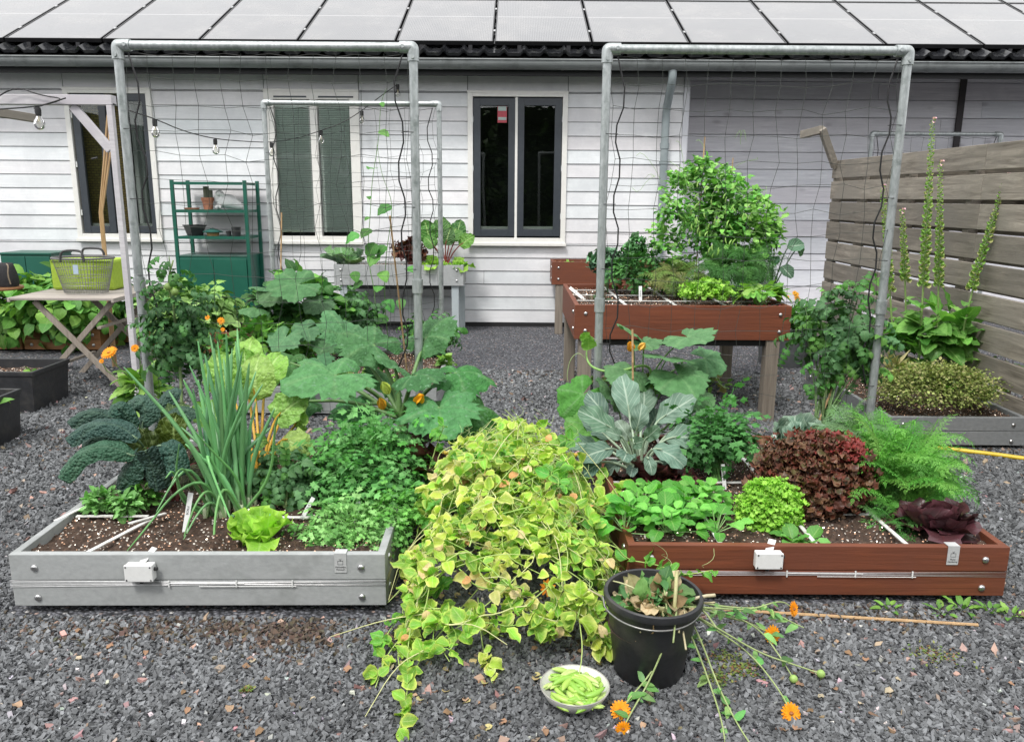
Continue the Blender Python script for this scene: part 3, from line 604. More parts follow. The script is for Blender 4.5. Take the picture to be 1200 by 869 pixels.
def bolt(parent, p, ax='y', r=.013):
    mb = MB(); prof = [(r, 0), (r, .002), (r*.85, .006), (r*.5, .009), (.0005, .010)]
    mb.lathe(prof, n=14); v = mb.v[0]; 
    mb.v[0] = (np.stack([v[:, 0], -v[:, 2], v[:, 1]], 1) if ax == 'y' else np.stack([v[:, 2]*(1 if ax == 'x' else -1), v[:, 0], v[:, 1]], 1))+np.array(p)
    mb.build('bolt', M_metal, parent, smooth=True)
def planks(mb, x0, x1, y0, y1, z0, z1, t=.028, n=2, c=1.0):   # box of mitred-look boards, each course a few mm apart
    h = (z1-z0)/n
    for k in range(n):
        a, b_ = z0+k*h+(.0015 if k else 0), z0+(k+1)*h-.0015 if k < n-1 else z1
        cc = lambda: np.array([random.uniform(.93, 1.05)]*3)
        mb.box(x0, x1, y0, y0+t, a, b_, cc()); mb.box(x0, x1, y1-t, y1, a, b_, cc()); mb.box(x0, x0+t, y0+t+.0005, y1-t-.0005, a, b_, cc()); mb.box(x1-t, x1, y0+t+.0005, y1-t-.0005, a, b_, cc())
def divider(parent, a, b_, w=.016, t=.004, name='divider'):
    mb = MB(); mb.bar(a, b_, w, t); mb.build(name, M_strip, parent)
def bed(x0, x1, y0, y1, h, mat, label, zsoil=.03, grid='full', wires=True, bolts=True, z0=.030):
    t = thing('raised_bed', label, 'raised bed', ((x0+x1)/2, y0, 0), 'raised beds with frames')
    mb = MB(); planks(mb, x0, x1, y0, y1, z0, h); mb.build('boards', mat, t, bevel=.0025)
    zs = h-zsoil; soil(t, x0+.029, x1-.029, y0+.029, y1-.029, zs)
    if bolts:
        for xx in (x0+.085, x1-.085):
            for zz in (h*.78, h*.28): bolt(t, (xx, y0, zz))
        for yy in (y0+.09, y1-.09):
            for zz in (h*.78, h*.28): bolt(t, (x0, yy, zz), '-x'); bolt(t, (x1, yy, zz), 'x')
    if wires:
        mb = MB(); zz = h*.52
        for dz in (-.010, -.004, .004, .010): mb.tube([(x0-.004, y0-.003, zz+dz+random.uniform(-.002, .002)), ((x0+x1)/2+.1, y0-.003, zz+dz*.4), (x1+.004, y0-.003, zz+dz+random.uniform(-.002, .002)), (x1+.004, y1, zz+dz)], .0009, 5)
        mb.build('guy_wire', M_metal, t)
        mb = MB()
        for q in (.42, .60, .75): mb.tube([(x0+(x1-x0)*q, y0-.006, zz-.012), (x0+(x1-x0)*q, y0-.006, zz+.012)], .003, 7)
        mb.tube([(x0+(x1-x0)*.42, y0-.006, zz+.002), (x0+(x1-x0)*.62, y0-.006, zz+.002)], .0014, 5); mb.tube([(x0+(x1-x0)*.5, y0-.006, zz-.010), (x0+(x1-x0)*.76, y0-.006, zz-.010)], .0014, 5)
        mb.build('wire_tensioner', M_plasticw, t)
    if grid == 'part':
        zz = zs+.018; divider(t, (-1.70, 2.93, zz), (-1.42, 2.93, zz)); divider(t, (-1.50, 2.59, zz), (-1.40, 2.90, zz-.002)); divider(t, (-1.45, 2.83, zz+.012), (-1.36, 2.95, zz+.004), .014); divider(t, (-1.02, 2.93, zz-.004), (-.72, 2.925, zz-.004)); divider(t, (-1.72, 3.30, zz), (-1.1, 3.30, zz-.004)); divider(t, (-1.745, 2.86, zz+.01), (-1.70, 3.0, zz+.012), .014)
    elif grid:
        zz = zs+.020; n = 4
        for i in range(1, n):
            q = x0+(x1-x0)*i/n; j = [random.uniform(-.02, .02) for _ in range(2)]; divider(t, (q+j[0], y0+.03, zz), (q+j[1], y1-.03, zz-.004))
            q = y0+(y1-y0)*i/n; divider(t, (x0+.03, q+j[0], zz-.005), (x1-.03, q+j[1], zz-.005))
    return t
BA = (-1.745, -.44, 2.562, 3.90, .225); BB = (.425, 1.81, 2.672, 4.04, .222)
bedA = bed(*BA[:4], BA[4], M_greyb, 'light grey square raised bed in the left foreground, onions and parsley inside', grid='part')
bedA.rotation_euler = (0, 0, R(1.0))
bedB = bed(*BB[:4], BB[4], M_redb, 'red-brown square raised bed in the right foreground, red lettuce and broccoli inside')
bedC = bed(-1.86, -.50, 5.1, 6.42, .21, M_greyb, 'pale grey raised bed behind the courgette, overgrown with beans', wires=False, grid=False)
bedD = bed(2.22, 3.04, 4.50, 5.85, .20, surf('mid_grey_board', (.16, .17, .175), (.22, .23, .235), (40, 40, 60), .6, .1, usecol=True), 'mid grey raised bed against the fence, thyme and foxgloves inside', wires=False, grid=False)
# inside faces read paler: badge plates, timer boxes
def badge(par, px, py, Y, h, lab1, lab2):
    p = W(px, py, Y); z1 = h; x = p[0]
    mb = MB(); mb.box(x-.021, x+.021, Y-.003, Y-.001, z1-.068, z1+.0025); mb.box(x-.021, x+.021, Y-.003, Y+.032, z1+.0025, z1+.005)
    o = mb.build('badge', surf('brushed_plate', (.40, .41, .41), (.48, .49, .49), (60, 10, 200), .5, .05, .0), par)
    rot = Matrix.Rotation(R(90), 3, 'X')
    letters(lab1, .0085, (x, Y-.0034, z1-.047), rot, M_ink, o); letters(lab2, .0085, (x, Y-.0034, z1-.056), rot, M_ink, o)
    mb = MB(); s = .009; zc = z1-.028
    for a_, b_ in (((-s, -s), (s, -s)), ((s, -s), (s, s*.5)), ((s, s*.5), (-s, s*.5)), ((-s, s*.5), (-s, -s)), ((0, s*.5), (.003, s*1.5)), ((0, s*.5), (-.004, s*1.4))):
        mb.tube([(x+a_[0], Y-.0035, zc+a_[1]), (x+b_[0], Y-.0035, zc+b_[1])], .0006, 4)
    mb.build('emblem', M_ink, o)
badge(bedA, 398, 650, BA[2], BA[4], 'Makkelijke', 'Moestuin'); badge(bedB, 1118, 640, BB[2], BB[4], 'Planty', 'Gardening')
def timer_box(px, py, Y, h, lab):
    p = W(px, py, Y); x, z = p[0], p[2]; t = thing('junction_box', lab, 'junction box', (x, Y-.02, z-.03), 'junction boxes on the bed fronts')
    mb = MB(); mb.box(x-.048, x+.048, Y-.032, Y-.004, z-.030, z+.030); mb.build('housing', M_plasticw, t, bevel=.004)
    mb = MB(); mb.box(x-.049, x+.049, Y-.040, Y-.0325, z-.031, z+.031); l = mb.build('lid', M_plasticw, t, bevel=.003)
    for sx in (-1, 1):
        for sz in (-1, 1):
            mb = MB(); mb.tube([(x+sx*.042, Y-.0415, z+sz*.024), (x+sx*.042, Y-.0395, z+sz*.024)], .0028, 8); mb.build('screw', M_ink, l)
    mb = MB(); mb.bar((x+.004, Y-.012, z+.030), (x+.03, Y+.035, h+.008), .026, .003); mb.build('strap', M_plasticw, t)
    mb = MB(); mb.tube([(x, Y-.02, z-.030), (x, Y-.02, z-.044)], .007, 8); mb.tube([(x+.048, Y-.02, z+.01), (x+.058, Y-.02, z+.01)], .007, 8); mb.build('cable_gland', M_cable, t)
timer_box(168, 666, BA[2], BA[4], 'small white plastic junction box on the grey bed front'); timer_box(898, 652, BB[2], BB[4], 'small white plastic junction box on the red-brown bed front')
# ================================================================== pipe frames with nets
def pipe_frame(xa, xb, Y, zt, r, label, coup=.95, zb=0.0, set_=True):
    t = thing('pipe_frame', label, 'plant frame', ((xa+xb)/2, Y, 0), 'galvanised pipe frames over the beds')
    for x in (xa, xb):
        mb = MB(); mb.tube([(x, Y, zb), (x, Y, zt-r*1.2)], r, 16); l = mb.build('leg', M_galv, t, smooth='auto')
        mb = MB(); mb.tube([(x, Y, coup-.035), (x, Y, coup+.035)], r*1.28, 16); mb.build('coupling', M_galv, l, smooth='auto')
    mb = MB(); mb.tube([(xa+r*1.3, Y, zt), (xb-r*1.3, Y, zt)], r, 16); mb.build('crossbar', M_galv, t, smooth='auto')
    for s, x in ((1, xa), (-1, xb)):
        mb = MB(); mb.tube([(x, Y, zt-r*3.0), (x, Y, zt-r*.9), (x+s*r*.1, Y, zt-r*.05), (x+s*r*.9, Y, zt), (x+s*r*3.0, Y, zt)], r*1.3, 16, sm=2); e = mb.build('elbow', M_galv, t, smooth='auto')
        if set_:
            for q in ((x+s*r*2.2, zt), (x, zt-r*2.2)):
                mb = MB(); mb.tube([(q[0], Y-r*1.28, q[1]), (q[0], Y-r*1.62, q[1])], r*.42, 10); mb.build('set_screw', M_galv, e, smooth='auto')
    return t
Ls = lambda px, Y: W(px, 90, Y)[0]
xA = (-1.905, -.485); pipe_frame(*xA, 4.05, 2.145, .0215, 'front galvanised pipe frame over the light grey bed', coup=1.0)
xB = (.455, 1.925); pipe_frame(*xB, 4.12, 2.155, .0215, 'front galvanised pipe frame over the red-brown bed', coup=.9)
xC = (-1.955, -.585); pipe_frame(*xC, 6.5, 2.15, .019, 'smaller looking pipe frame in front of the blind window, behind the left frame', coup=1.0)
a = W(1022, 160, 9.15)[0]; b_ = W(1173, 158, 9.15)[0]; pipe_frame(a, b_, 9.15, W(1100, 157, 9.15)[2], .022, 'far pipe frame showing above the fence', coup=.9, set_=False)
def net(xa, xb, Y, zt, zb, label, cell=.118, r=.0013, cord=True, wob=.012, mat=None):
    t = thing('climbing_net', label, 'plant net', ((xa+xb)/2, Y, zb), 'climbing nets on the pipe frames')
    nx = max(2, int(round((xb-xa)/cell))); nz = int(round((zt-zb)/cell)); X = np.zeros((nz+1, nx+1)); Z = X.copy(); YY = Y+.004*rng.normal(size=X.shape)
    for j in range(nz+1):
        for i in range(nx+1):
            X[j, i] = xa+(xb-xa)*i/nx+wob*rng.normal()*(.3 if j == 0 else 1); Z[j, i] = zt-(zt-zb)*j/nz+wob*.8*rng.normal()*(0 if j == 0 else 1)-.02*math.sin(math.pi*i/nx)*(1 if j else .3)
    mb = MB(); 
    for i in range(nx+1): mb.tube(np.stack([X[:, i], YY[:, i], Z[:, i]], 1), r, 3, cap=False)
    for j in range(1, nz+1): mb.tube(np.stack([X[j], YY[j], Z[j]], 1), r, 3, cap=False)
    kn = np.stack([X, YY, Z], -1)[1:].reshape(-1, 3); k = MB(); k.ball((0, 0, 0), r*2.0, 3); mb.batch((k.v[0], list(k.f[4]), k.uv[0], np.zeros(len(k.v[0]))), kn, (0, 1, 0), (0, 0, 1), 1.0, (1, 1, 1))
    mb.build('mesh_net', mat or M_net, t)
    if cord:
        for s, x in ((1, xa), (-1, xb)):
            pts = [(x+s*.02, Y-.005, zt)]; z = zt; k = 0
            while z > zb+.25:
                z -= random.uniform(.30, .42)*.5; k += 1
                pts.append((x+s*(.012 if k % 2 == 0 else .075*random.uniform(.7, 1.1)), Y-.006, z))
            mb = MB(); mb.tube(pts, .0042, 6, sm=1); mb.build('edge_cord', M_cable, t, smooth=True)
            for pnt in pts[2::2]: mb = MB(); mb.tube([(x-s*.03, Y-.02, pnt[2]), (x+s*.02, Y-.026, pnt[2]+.001), (x+s*.035, Y, pnt[2])], .0018, 4); mb.build('cable_tie', M_cable, t)
        mb = MB(); mb.tube([(xa+(xb-xa)*q, Y-.003, zt-.012+.006*math.sin(q*40)) for q in np.linspace(.02, .98, 30)], .002, 5); mb.build('top_cord', M_cable, t)
net(xA[0]+.03, xA[1]-.03, 4.05, 2.115, .35, 'black mesh plant net hanging in the front left frame')
net(xB[0]+.03, xB[1]-.03, 4.12, 2.125, .30, 'black mesh plant net hanging in the front right frame')
net(xC[0]+.03, xC[1]-.03, 6.5, 2.12, .35, 'black mesh plant net hanging in the smaller rear frame')
net(a+.03, b_-.03, 9.15, W(1100, 157, 9.15)[2]-.03, 1.0, 'plant net in the far frame above the fence', cell=.14, wob=.006)
# ================================================================== raised planters on legs
def leg_planter(x0, x1, y0, y1, zt, h, mat, legs, label, lw=.07, legmat=None, under=True, bolts=True):
    t = thing('planter_table', label, 'planter', ((x0+x1)/2, y0, 0), 'planters on legs')
    mb = MB(); planks(mb, x0, x1, y0, y1, zt-h, zt, .03, 1); mb.build('boards', mat, t, bevel=.002); soil(t, x0+.031, x1-.031, y0+.031, y1-.031, zt-.035)
    for x, y in legs: mb = MB(); mb.box(x-lw/2, x+lw/2, y-lw/2, y+lw/2, 0, zt-h-.0); mb.build('leg', legmat or M_leg, t, bevel=.003)
    if under: mb = MB(); mb.box(x0+.10, x1-.12, y0+.04, y1-.04, zt-h-.045, zt-h-.002); mb.build('tray', M_cable, t)
    if bolts:
        for xx in (x0+.07, x1-.07):
            for zz in (zt-h*.25, zt-h*.75): bolt(t, (xx, y0, zz))
        for zz in (zt-h*.25, zt-h*.75): bolt(t, (x0, y0+.1, zz), '-x')
    return t
pt = leg_planter(.40, 1.79, 5.05, 6.30, .775, .222, M_redb, [(.475, 5.12), (1.69, 5.10), (.455, 6.2), (1.70, 6.2)], 'large red-brown planter on legs with a pea bush growing in it', .085)
for i, q in enumerate((.25, .5, .75)):
    X = .40+1.39*q; divider(pt, (X-.02*i, 5.08, .757), (X-.02, 6.26, .755), .022)
for q in (.06, .27, .52, .77): divider(pt, (.43, 5.05+1.25*q, .760), (1.76, 5.05+1.25*q, .760), .014)
leg_planter(W(647, 308, 8.45)[0], W(647, 308, 8.45)[0]+1.25, 8.45, 8.88, .775, .24, M_redb, [(W(655, 350, 8.5)[0], 8.5), (W(647, 308, 8.45)[0]+1.15, 8.5), (W(668, 350, 8.8)[0], 8.8)], 'small red-brown wall planter on legs, mostly empty, against the house', .08, under=False)
gx1 = W(543, 320, 8.36)[0]; gx0 = gx1-1.36
leg_planter(gx0, gx1, 8.36, 8.86, .74, .215, M_greyb, [(gx1-.09, 8.42), (gx1-.05, 8.80), (gx0+.09, 8.42), (gx0+.09, 8.80)], 'light grey planter on legs under the blind window, cabbage and red lettuce in it', .075, legmat=surf('pale_grey_leg', (.33, .38, .40), (.42, .47, .48), (8, 8, 8), .6, .05))
# ================================================================== left planters on the ground, potatoes in them
def box_planter(x0, x1, y0, y1, h, mat, label):
    t = thing('wooden_planter', label, 'planter box', ((x0+x1)/2, y0, 0), 'wooden planter boxes on the ground')
    mb = MB(); planks(mb, x0, x1, y0, y1, .02, h, .028, 2); mb.build('boards', mat, t, bevel=.002); soil(t, x0+.03, x1-.03, y0+.03, y1-.03, h-.03, step=.05)
    for xx in (x0+.07, x1-.07):
        for zz in (h*.3, h*.75): bolt(t, (xx, y0, zz), r=.016)
    return t
bxs = [(W(-60, 400, 7.3)[0], W(25, 400, 7.3)[0], 7.3, 8.0), (W(28, 400, 7.3)[0], W(118, 400, 7.3)[0], 7.3, 8.0), (W(123, 400, 7.7)[0], W(160, 400, 7.7)[0]+.2, 7.7, 8.3), (W(163, 400, 7.15)[0]+.05, W(272, 400, 7.15)[0], 7.15, 8.0)]
labs = ['brown wooden planter cut by the left picture edge, potato leaves over it', 'brown wooden planter under the folding table, overflowing with green leaves', 'shaded brown planter box between the table and the pipe leg', 'red-brown planter box full of pale green leaves before the green cabinet']
for i, (x0_, x1_, y0_, y1_) in enumerate(bxs): box_planter(x0_, x1_, y0_, y1_, .215, M_redb if i == 3 else M_brownw, labs[i])
# ================================================================== black pots left
M_blackp = surf('black_rotomould_plastic', (.018, .019, .021), (.03, .031, .034), (30, 30, 30), .45, .15, c3=(.05, .048, .045), s3=8)
def square_tub(cx, cy, w, d, h, label, rot=0, n='plant_tub'):
    t = thing(n, label, 'plant tub', (cx, cy, 0), 'black tubs at the left edge')
    mb = MB(); W0, W1_ = .93, 1.0; th = .012
    def ring(s, z, inset=0): return [(cx+sx*(w/2*s-inset), cy+sy*(d/2*s-inset), z) for sx, sy in ((-1, -1), (1, -1), (1, 1), (-1, 1))]
    rs = [ring(W0, 0), ring(1, h-.03), ring(1.03, h-.03), ring(1.035, h), ring(1.035, h, .022), ring(.99, h-.04, .014), ring(W0, .05, .014)]
    V = [v for r_ in rs for v in r_]; F = [(4*i+j, 4*i+(j+1) % 4, 4*i+4+(j+1) % 4, 4*i+4+j) for i in range(len(rs)-1) for j in range(4)]+[(0, 3, 2, 1)]
    mb.add(V, np.array(F)); mb.build('tub_wall', M_blackp, t, bevel=.006); soil(t, cx-w*.45, cx+w*.45, cy-d*.45, cy+d*.45, h-.07, step=.04); return t
square_tub(-3.49, 5.36, .60, .44, .29, 'black square tub further from the camera, at the left edge'); square_tub(-3.24, 4.42, .55, .44, .30, 'nearer black square tub cut by the left picture edge')
# ================================================================== bistro table
TZ = .72; tx0, tx1, ty0, ty1 = -3.60, -2.84, 5.62, 6.45
M_tab = wood('bleached_table_wood', (.27, .235, .20), (.46, .42, .375), 'x', .8, .4, grey=(.36, .33, .30), fine=60)
tb = thing('folding_table', 'weathered folding bistro table with slatted top and crossed legs', 'table', ((tx0+tx1)/2, 6.0, 0))
mb = MB(); n = 11; wv = (ty1-ty0)/n
for i in range(n): mb.box(tx0+.02, tx1-.02, ty0+i*wv+.003, ty0+(i+1)*wv-.003, TZ-.016, TZ, np.ones(3)*random.uniform(.85, 1.08))
mb.build('tabletop', M_tab, tb, bevel=.002)
for xx in (tx0, tx1-.0195): mb = MB(); mb.box(xx, xx+.0195, ty0, ty1, TZ-.03, TZ+.001); mb.build('top_edge', M_tab, tb, bevel=.002)
M_tleg = wood('grey_brown_table_leg', (.20, .17, .14), (.33, .29, .245), 'z', .8, .3, fine=60)
def tl(a_, b_): 
    mb = MB(); mb.bar(a_, b_, .038, .022, up=(0, 1, 0)); mb.build('leg', M_tleg, tb, bevel=.002)
for Y in (ty0+.06, ty1-.10):
    tl((tx0+.16, Y, TZ-.03), (tx1+.02 if Y < 6 else tx1+.05, Y, 0)); tl((tx1-.05, Y+.026, TZ-.03), (tx0+.05, Y+.026, 0))
for (x, z) in ((tx0+.17, .18), (tx1-.1, .12), (tx1-.15, .50)):
    mb = MB(); mb.bar((x, ty0+.05, z), (x, ty1-.06, z), .03, .018); mb.build('stretcher', M_tleg, tb, bevel=.002)
# wire basket
bc = W(98, 348, 5.85); bx_, by_, bz_ = bc[0]+.01, 5.88, TZ+.002
wb = thing('wire_basket', 'oval wire harvest basket with two dark handles on the table', 'basket', (bx_, by_, bz_))
M_wire = surf('grey_wire', (.22, .22, .21), (.32, .32, .31), (60, 60, 60), .4, 0, .7)
def oval(a_, b_, z, n=40): return [(bx_+a_*math.cos(t), by_+b_*math.sin(t), bz_+z) for t in np.linspace(0, 2*math.pi, n)]
mb = MB(); H_ = .265
for i in range(56):
    t = 2*math.pi*i/56; mb.tube([(bx_+.155*math.cos(t), by_+.10*math.sin(t), bz_+.01), (bx_+.165*math.cos(t), by_+.11*math.sin(t), bz_+.05), (bx_+.215*math.cos(t), by_+.15*math.sin(t), bz_+H_)], .0017, 4, cap=False)
for z, a_, b_ in ((.012, .155, .10), (.07, .17, .114), (.13, .183, .124), (.19, .197, .136)): mb.tube(oval(a_, b_, z), .0022, 4, cap=False)
for q in np.linspace(-.9, .9, 12): mb.tube([(bx_+.155*q, by_-.10*math.sqrt(1-q*q), bz_+.01), (bx_+.155*q, by_+.10*math.sqrt(1-q*q), bz_+.01)], .0017, 4)
mb.build('wire_body', M_wire, wb)
mb = MB(); mb.tube(oval(.217, .152, H_), .008, 8, cap=False); mb.build('rim', surf('dark_grey_rim', (.10, .10, .10), (.16, .16, .155), (20, 20, 20), .5), wb, smooth=True)
for s in (-1, 1):
    mb = MB(); yy = by_+s*.148; mb.tube([(bx_-.085, yy, bz_+H_-.02), (bx_-.08, yy-s*.0, bz_+H_+.04), (bx_-.055, yy-s*.01, bz_+H_+.062), (bx_+.055, yy-s*.01, bz_+H_+.062), (bx_+.08, yy, bz_+H_+.04), (bx_+.085, yy, bz_+H_-.02)], .0085, 8, sm=2); mb.build('handle', flat('dark_rubber', (.045, .045, .045), .6), wb, smooth=True)
mb = MB(); mb.box(bx_-.0, bx_+.035, by_-.148, by_-.146, bz_+.16, bz_+.225); mb.build('tag', flat('pale_blue_tag', (.4, .5, .62), .5), wb)
# green felt box behind the basket
gb = thing('green_felt_bag', 'lime green fabric storage box behind the wire basket', 'storage box', (bx_-.0, 6.25, TZ))
x0_, x1_ = W(59, 320, 6.1)[0], W(132, 320, 6.1)[0]
M_lime = surf('lime_felt', (.27, .40, .03), (.36, .50, .06), (40, 40, 40), .85, .25)
mb = MB(); mb.box(x0_, x1_, 6.1, 6.38, TZ+.002, TZ+.235); mb.build('body', M_lime, gb, bevel=.02)
mb = MB(); mb.tube([(x0_+.01, 6.095, TZ+.225), (x1_-.01, 6.095, TZ+.225)], .006, 6); mb.build('piping', flat('dark_lime', (.18, .28, .02), .8), gb)
# black bag with a board and a jar
bd = MB(); bd.lathe([(0, 0), (.17, 0), (.175, .01), (.17, .022), (0, .022)], (W(6, 342, 6.15)[0]-.03, 6.12, TZ+.002), 30); bd.build('wooden_board', M_brownw, bevel=0)
tag(bpy.data.objects['wooden_board'], 'round brown wooden board at the left end of the folding table', 'board')
hx = W(4, 330, 6.1)[0]
bg_ = thing('black_bag', 'small slouching black cloth bag with a strap on the round board', 'bag', (hx-.03, 6.12, TZ+.025))
mb = MB(); V = []; rs = []
for j, (z, s, d) in enumerate(((0, .105, .065), (.03, .115, .07), (.10, .105, .06), (.155, .092, .045), (.175, .088, .03), (.18, .05, .01))):
    rs.append([(hx-.02+s*math.copysign(abs(math.cos(t))**.6, math.cos(t))+.004*random.random(), 6.12+d*math.copysign(abs(math.sin(t))**.6, math.sin(t)), TZ+.025+z+.004*math.sin(3*t)) for t in np.linspace(0, 2*math.pi, 20, endpoint=False)])
n = 20; mb.add([v for r_ in rs for v in r_], [np.array([(i*n+j, i*n+(j+1) % n, (i+1)*n+(j+1) % n, (i+1)*n+j) for i in range(len(rs)-1) for j in range(n)]), np.arange(n)[None]+n*(len(rs)-1)])
mb.build('body', surf('black_cloth', (.012, .012, .014), (.028, .028, .03), (80, 80, 80), .85, .3), bg_, smooth=True)
mb = MB(); mb.tube([(hx+.06, 6.07, TZ+.20), (hx+.085, 6.05, TZ+.19), (hx+.078, 6.04, TZ+.12), (hx+.085, 6.05, TZ+.05)], .005, 6, sm=1); mb.build('strap', flat('tan_strap', (.25, .2, .14), .7), bg_)
# ================================================================== green cabinets and rack
M_green = surf('bottle_green_lacquer', (.008, .085, .058), (.012, .105, .072), (6, 6, 6), .38, .03)
cx0, cx1 = W(3, 320, 8.5)[0], W(62, 320, 8.5)[0]; cz = W(30, 297, 8.5)[2]
cb_ = thing('green_cabinet', 'low bottle green metal cabinet at the left edge, behind the potato leaves', 'cabinet', ((cx0+cx1)/2, 8.5, 0))
mb = MB(); mb.box(cx0, cx1, 8.5, 8.9, .08, cz-.012); mb.build('body', M_green, cb_, bevel=.004); mb = MB(); mb.box(cx0-.01, cx1+.01, 8.485, 8.905, cz-.0115, cz+.008); mb.build('top', M_green, cb_, bevel=.003)
for a_, b_ in ((cx0+.01, (cx0+cx1)/2-.003), ((cx0+cx1)/2+.003, cx1-.01)): mb = MB(); mb.box(a_, b_, 8.483, 8.498, .1, cz-.03); mb.build('door', M_green, cb_, bevel=.003)
for x in (cx0+.03, cx1-.03): mb = MB(); mb.box(x-.02, x+.02, 8.52, 8.56, 0, .08); mb.build('foot', M_green, cb_)
rx0, rx1 = W(198, 212, 8.42)[0], W(288, 212, 8.42)[0]; rz = W(240, 211, 8.42)[2]; rc = W(240, 300, 8.42)[2]
rk = thing('green_rack', 'bottle green metal rack with open shelves over a closed cupboard', 'shelving rack', ((rx0+rx1)/2, 8.42, 0))
for x in (rx0+.02, rx1-.02):
    for y in (8.435, 8.85): mb = MB(); mb.box(x-.018, x+.018, y-.015, y+.015, 0, rz); mb.build('upright', M_green, rk, bevel=.003)
for z in (rz-.02, W(240, 246, 8.42)[2], W(240, 277, 8.42)[2]):
    mb = MB(); mb.box(rx0+.0385, rx1-.0385, 8.42, 8.87, z-.004, z); mb.box(rx0+.0385, rx1-.0385, 8.418, 8.4195, z-.028, z+.002)
    for x in (rx0+.0385, rx1-.0445): mb.box(x, x+.006, 8.452, 8.834, z-.028, z-.0045)
    mb.build('shelf', M_green, rk)
mb = MB(); mb.box(rx0+.04, rx1-.04, 8.43, 8.86, .1, rc-.005); mb.build('cupboard', M_green, rk, bevel=.003)
for a_, b_ in ((rx0+.045, (rx0+rx1)/2-.002), ((rx0+rx1)/2+.002, rx1-.045)): mb = MB(); mb.box(a_, b_, 8.413, 8.4285, .12, rc-.03); mb.build('door', M_green, rk, bevel=.002)
mb = MB(); mb.box(rx0+.04, rx1-.04, 8.425, 8.87, rc-.004, rc+.008); mb.build('cupboard_top', surf('dull_green_top', (.05, .12, .10), (.09, .16, .14), (9, 9, 9), .4), rk)
s1 = W(240, 246, 8.42)[2]+.001; s2 = W(240, 277, 8.42)[2]+.001
M_terra = surf('terracotta', (.42, .17, .10), (.52, .23, .14), (30, 30, 30), .8, .1)
p = W(240, 245, 8.5); t = thing('terracotta_pot', 'small terracotta pot with a dried cactus-like stump on the top rack shelf', 'plant pot', (p[0], 8.6, s1))
mb = MB(); mb.lathe([(0, .0), (.045, 0), (.058, .09), (.064, .09), (.066, .125), (.056, .125), (.05, .10), (0, .10)], (p[0], 8.6, s1), 24); mb.build('pot', M_terra, t, smooth='auto'); mb = MB(); mb.tube([(p[0]-.01, 8.6, s1+.1), (p[0]-.01, 8.6, s1+.24)], .03, 12); mb.tube([(p[0]+.03, 8.61, s1+.1), (p[0]+.035, 8.61, s1+.2)], .02, 10); mb.build('stump', surf('grey_cactus', (.12, .14, .10), (.22, .23, .17), (60, 60, 10), .8, .3), t, smooth='auto')
p = W(222, 245, 8.5); mb = MB(); mb.lathe([(0, 0), (.07, 0), (.08, .018), (.074, .018), (.066, .006), (0, .006)], (p[0], 8.56, s1), 24); tag(mb.build('pot_saucer', M_terra, smooth='auto'), 'flat terracotta saucer at the left of the top rack shelf', 'saucer')
# white bird figure
p = W(266, 238, 8.55); t = thing('bird_figure', 'pale white sleeping bird figure lying on the top rack shelf', 'ornament', (p[0], 8.6, s1))
mb = MB(); X = p[0]; mb.tube([(X-.10, 8.58, s1+.05), (X-.05, 8.6, s1+.09), (X+.02, 8.6, s1+.085), (X+.09, 8.6, s1+.05), (X+.15, 8.6, s1+.025)], [.035, .075, .075, .045, .015], 14, sm=2)
mb.tube([(X-.09, 8.57, s1+.09), (X-.105, 8.56, s1+.15), (X-.075, 8.55, s1+.18), (X-.04, 8.55, s1+.155), (X-.03, 8.55, s1+.13)], [.035, .026, .030, .022, .008], 12, sm=2); mb.build('body', surf('white_resin', (.66, .67, .67), (.78, .79, .79), (20, 20, 20), .5, .1), t, smooth=True)
mb = MB(); mb.tube([(X-.11, 8.55, s1+.02), (X-.07, 8.53, s1+.05), (X-.06, 8.52, s1+.01)], [.03, .02, .008], 10, sm=1); mb.build('wing', surf('grey_resin', (.34, .35, .35), (.5, .5, .5), (20, 20, 20), .5), t, smooth=True)
p = W(225, 272, 8.5); mb = MB(); X = p[0]; mb.lathe([(0, 0), (.085, 0), (.12, .10), (.13, .10), (.13, .112), (.112, .112), (.08, .012), (0, .012)], (X, 8.58, s2), 4); o = mb.build('black_planter_bowl', M_blackp); o.rotation_euler = (0, 0, R(0)); tag(o, 'flared black plastic planter on the lower rack shelf', 'plant pot')
p = W(247, 272, 8.5); t = thing('bird_feeder_dish', 'small dish with a dull green lid on a tan base, lower rack shelf', 'dish', (p[0], 8.56, s2)); mb = MB(); mb.lathe([(0, 0), (.06, 0), (.065, .035), (0, .035)], (p[0], 8.56, s2), 20); mb.build('base', surf('tan_wood', (.3, .17, .07), (.4, .24, .1), (30, 30, 30), .7), t); mb = MB(); mb.lathe([(.02, .036), (.10, .036), (.105, .045), (.05, .065), (0, .085)], (p[0], 8.56, s2), 20); mb.build('lid', surf('teal_lid', (.03, .12, .10), (.05, .16, .13), (20, 20, 20), .4), t, smooth='auto')
for k, (px, r_) in enumerate(((268, .028), (277, .05))): p = W(px, 272, 8.5); mb = MB(); mb.lathe([(0, 0), (r_*.8, 0), (r_, r_*1.9), (r_*.9, r_*1.9), (r_*.7, .01), (0, .01)], (p[0], 8.5, s2), 18); tag(mb.build('small_black_pot', M_blackp, smooth='auto'), ['tiny black plastic pot, the smaller of two at the lower shelf end', 'round black plastic pot at the right end of the lower shelf'][k], 'plant pot')
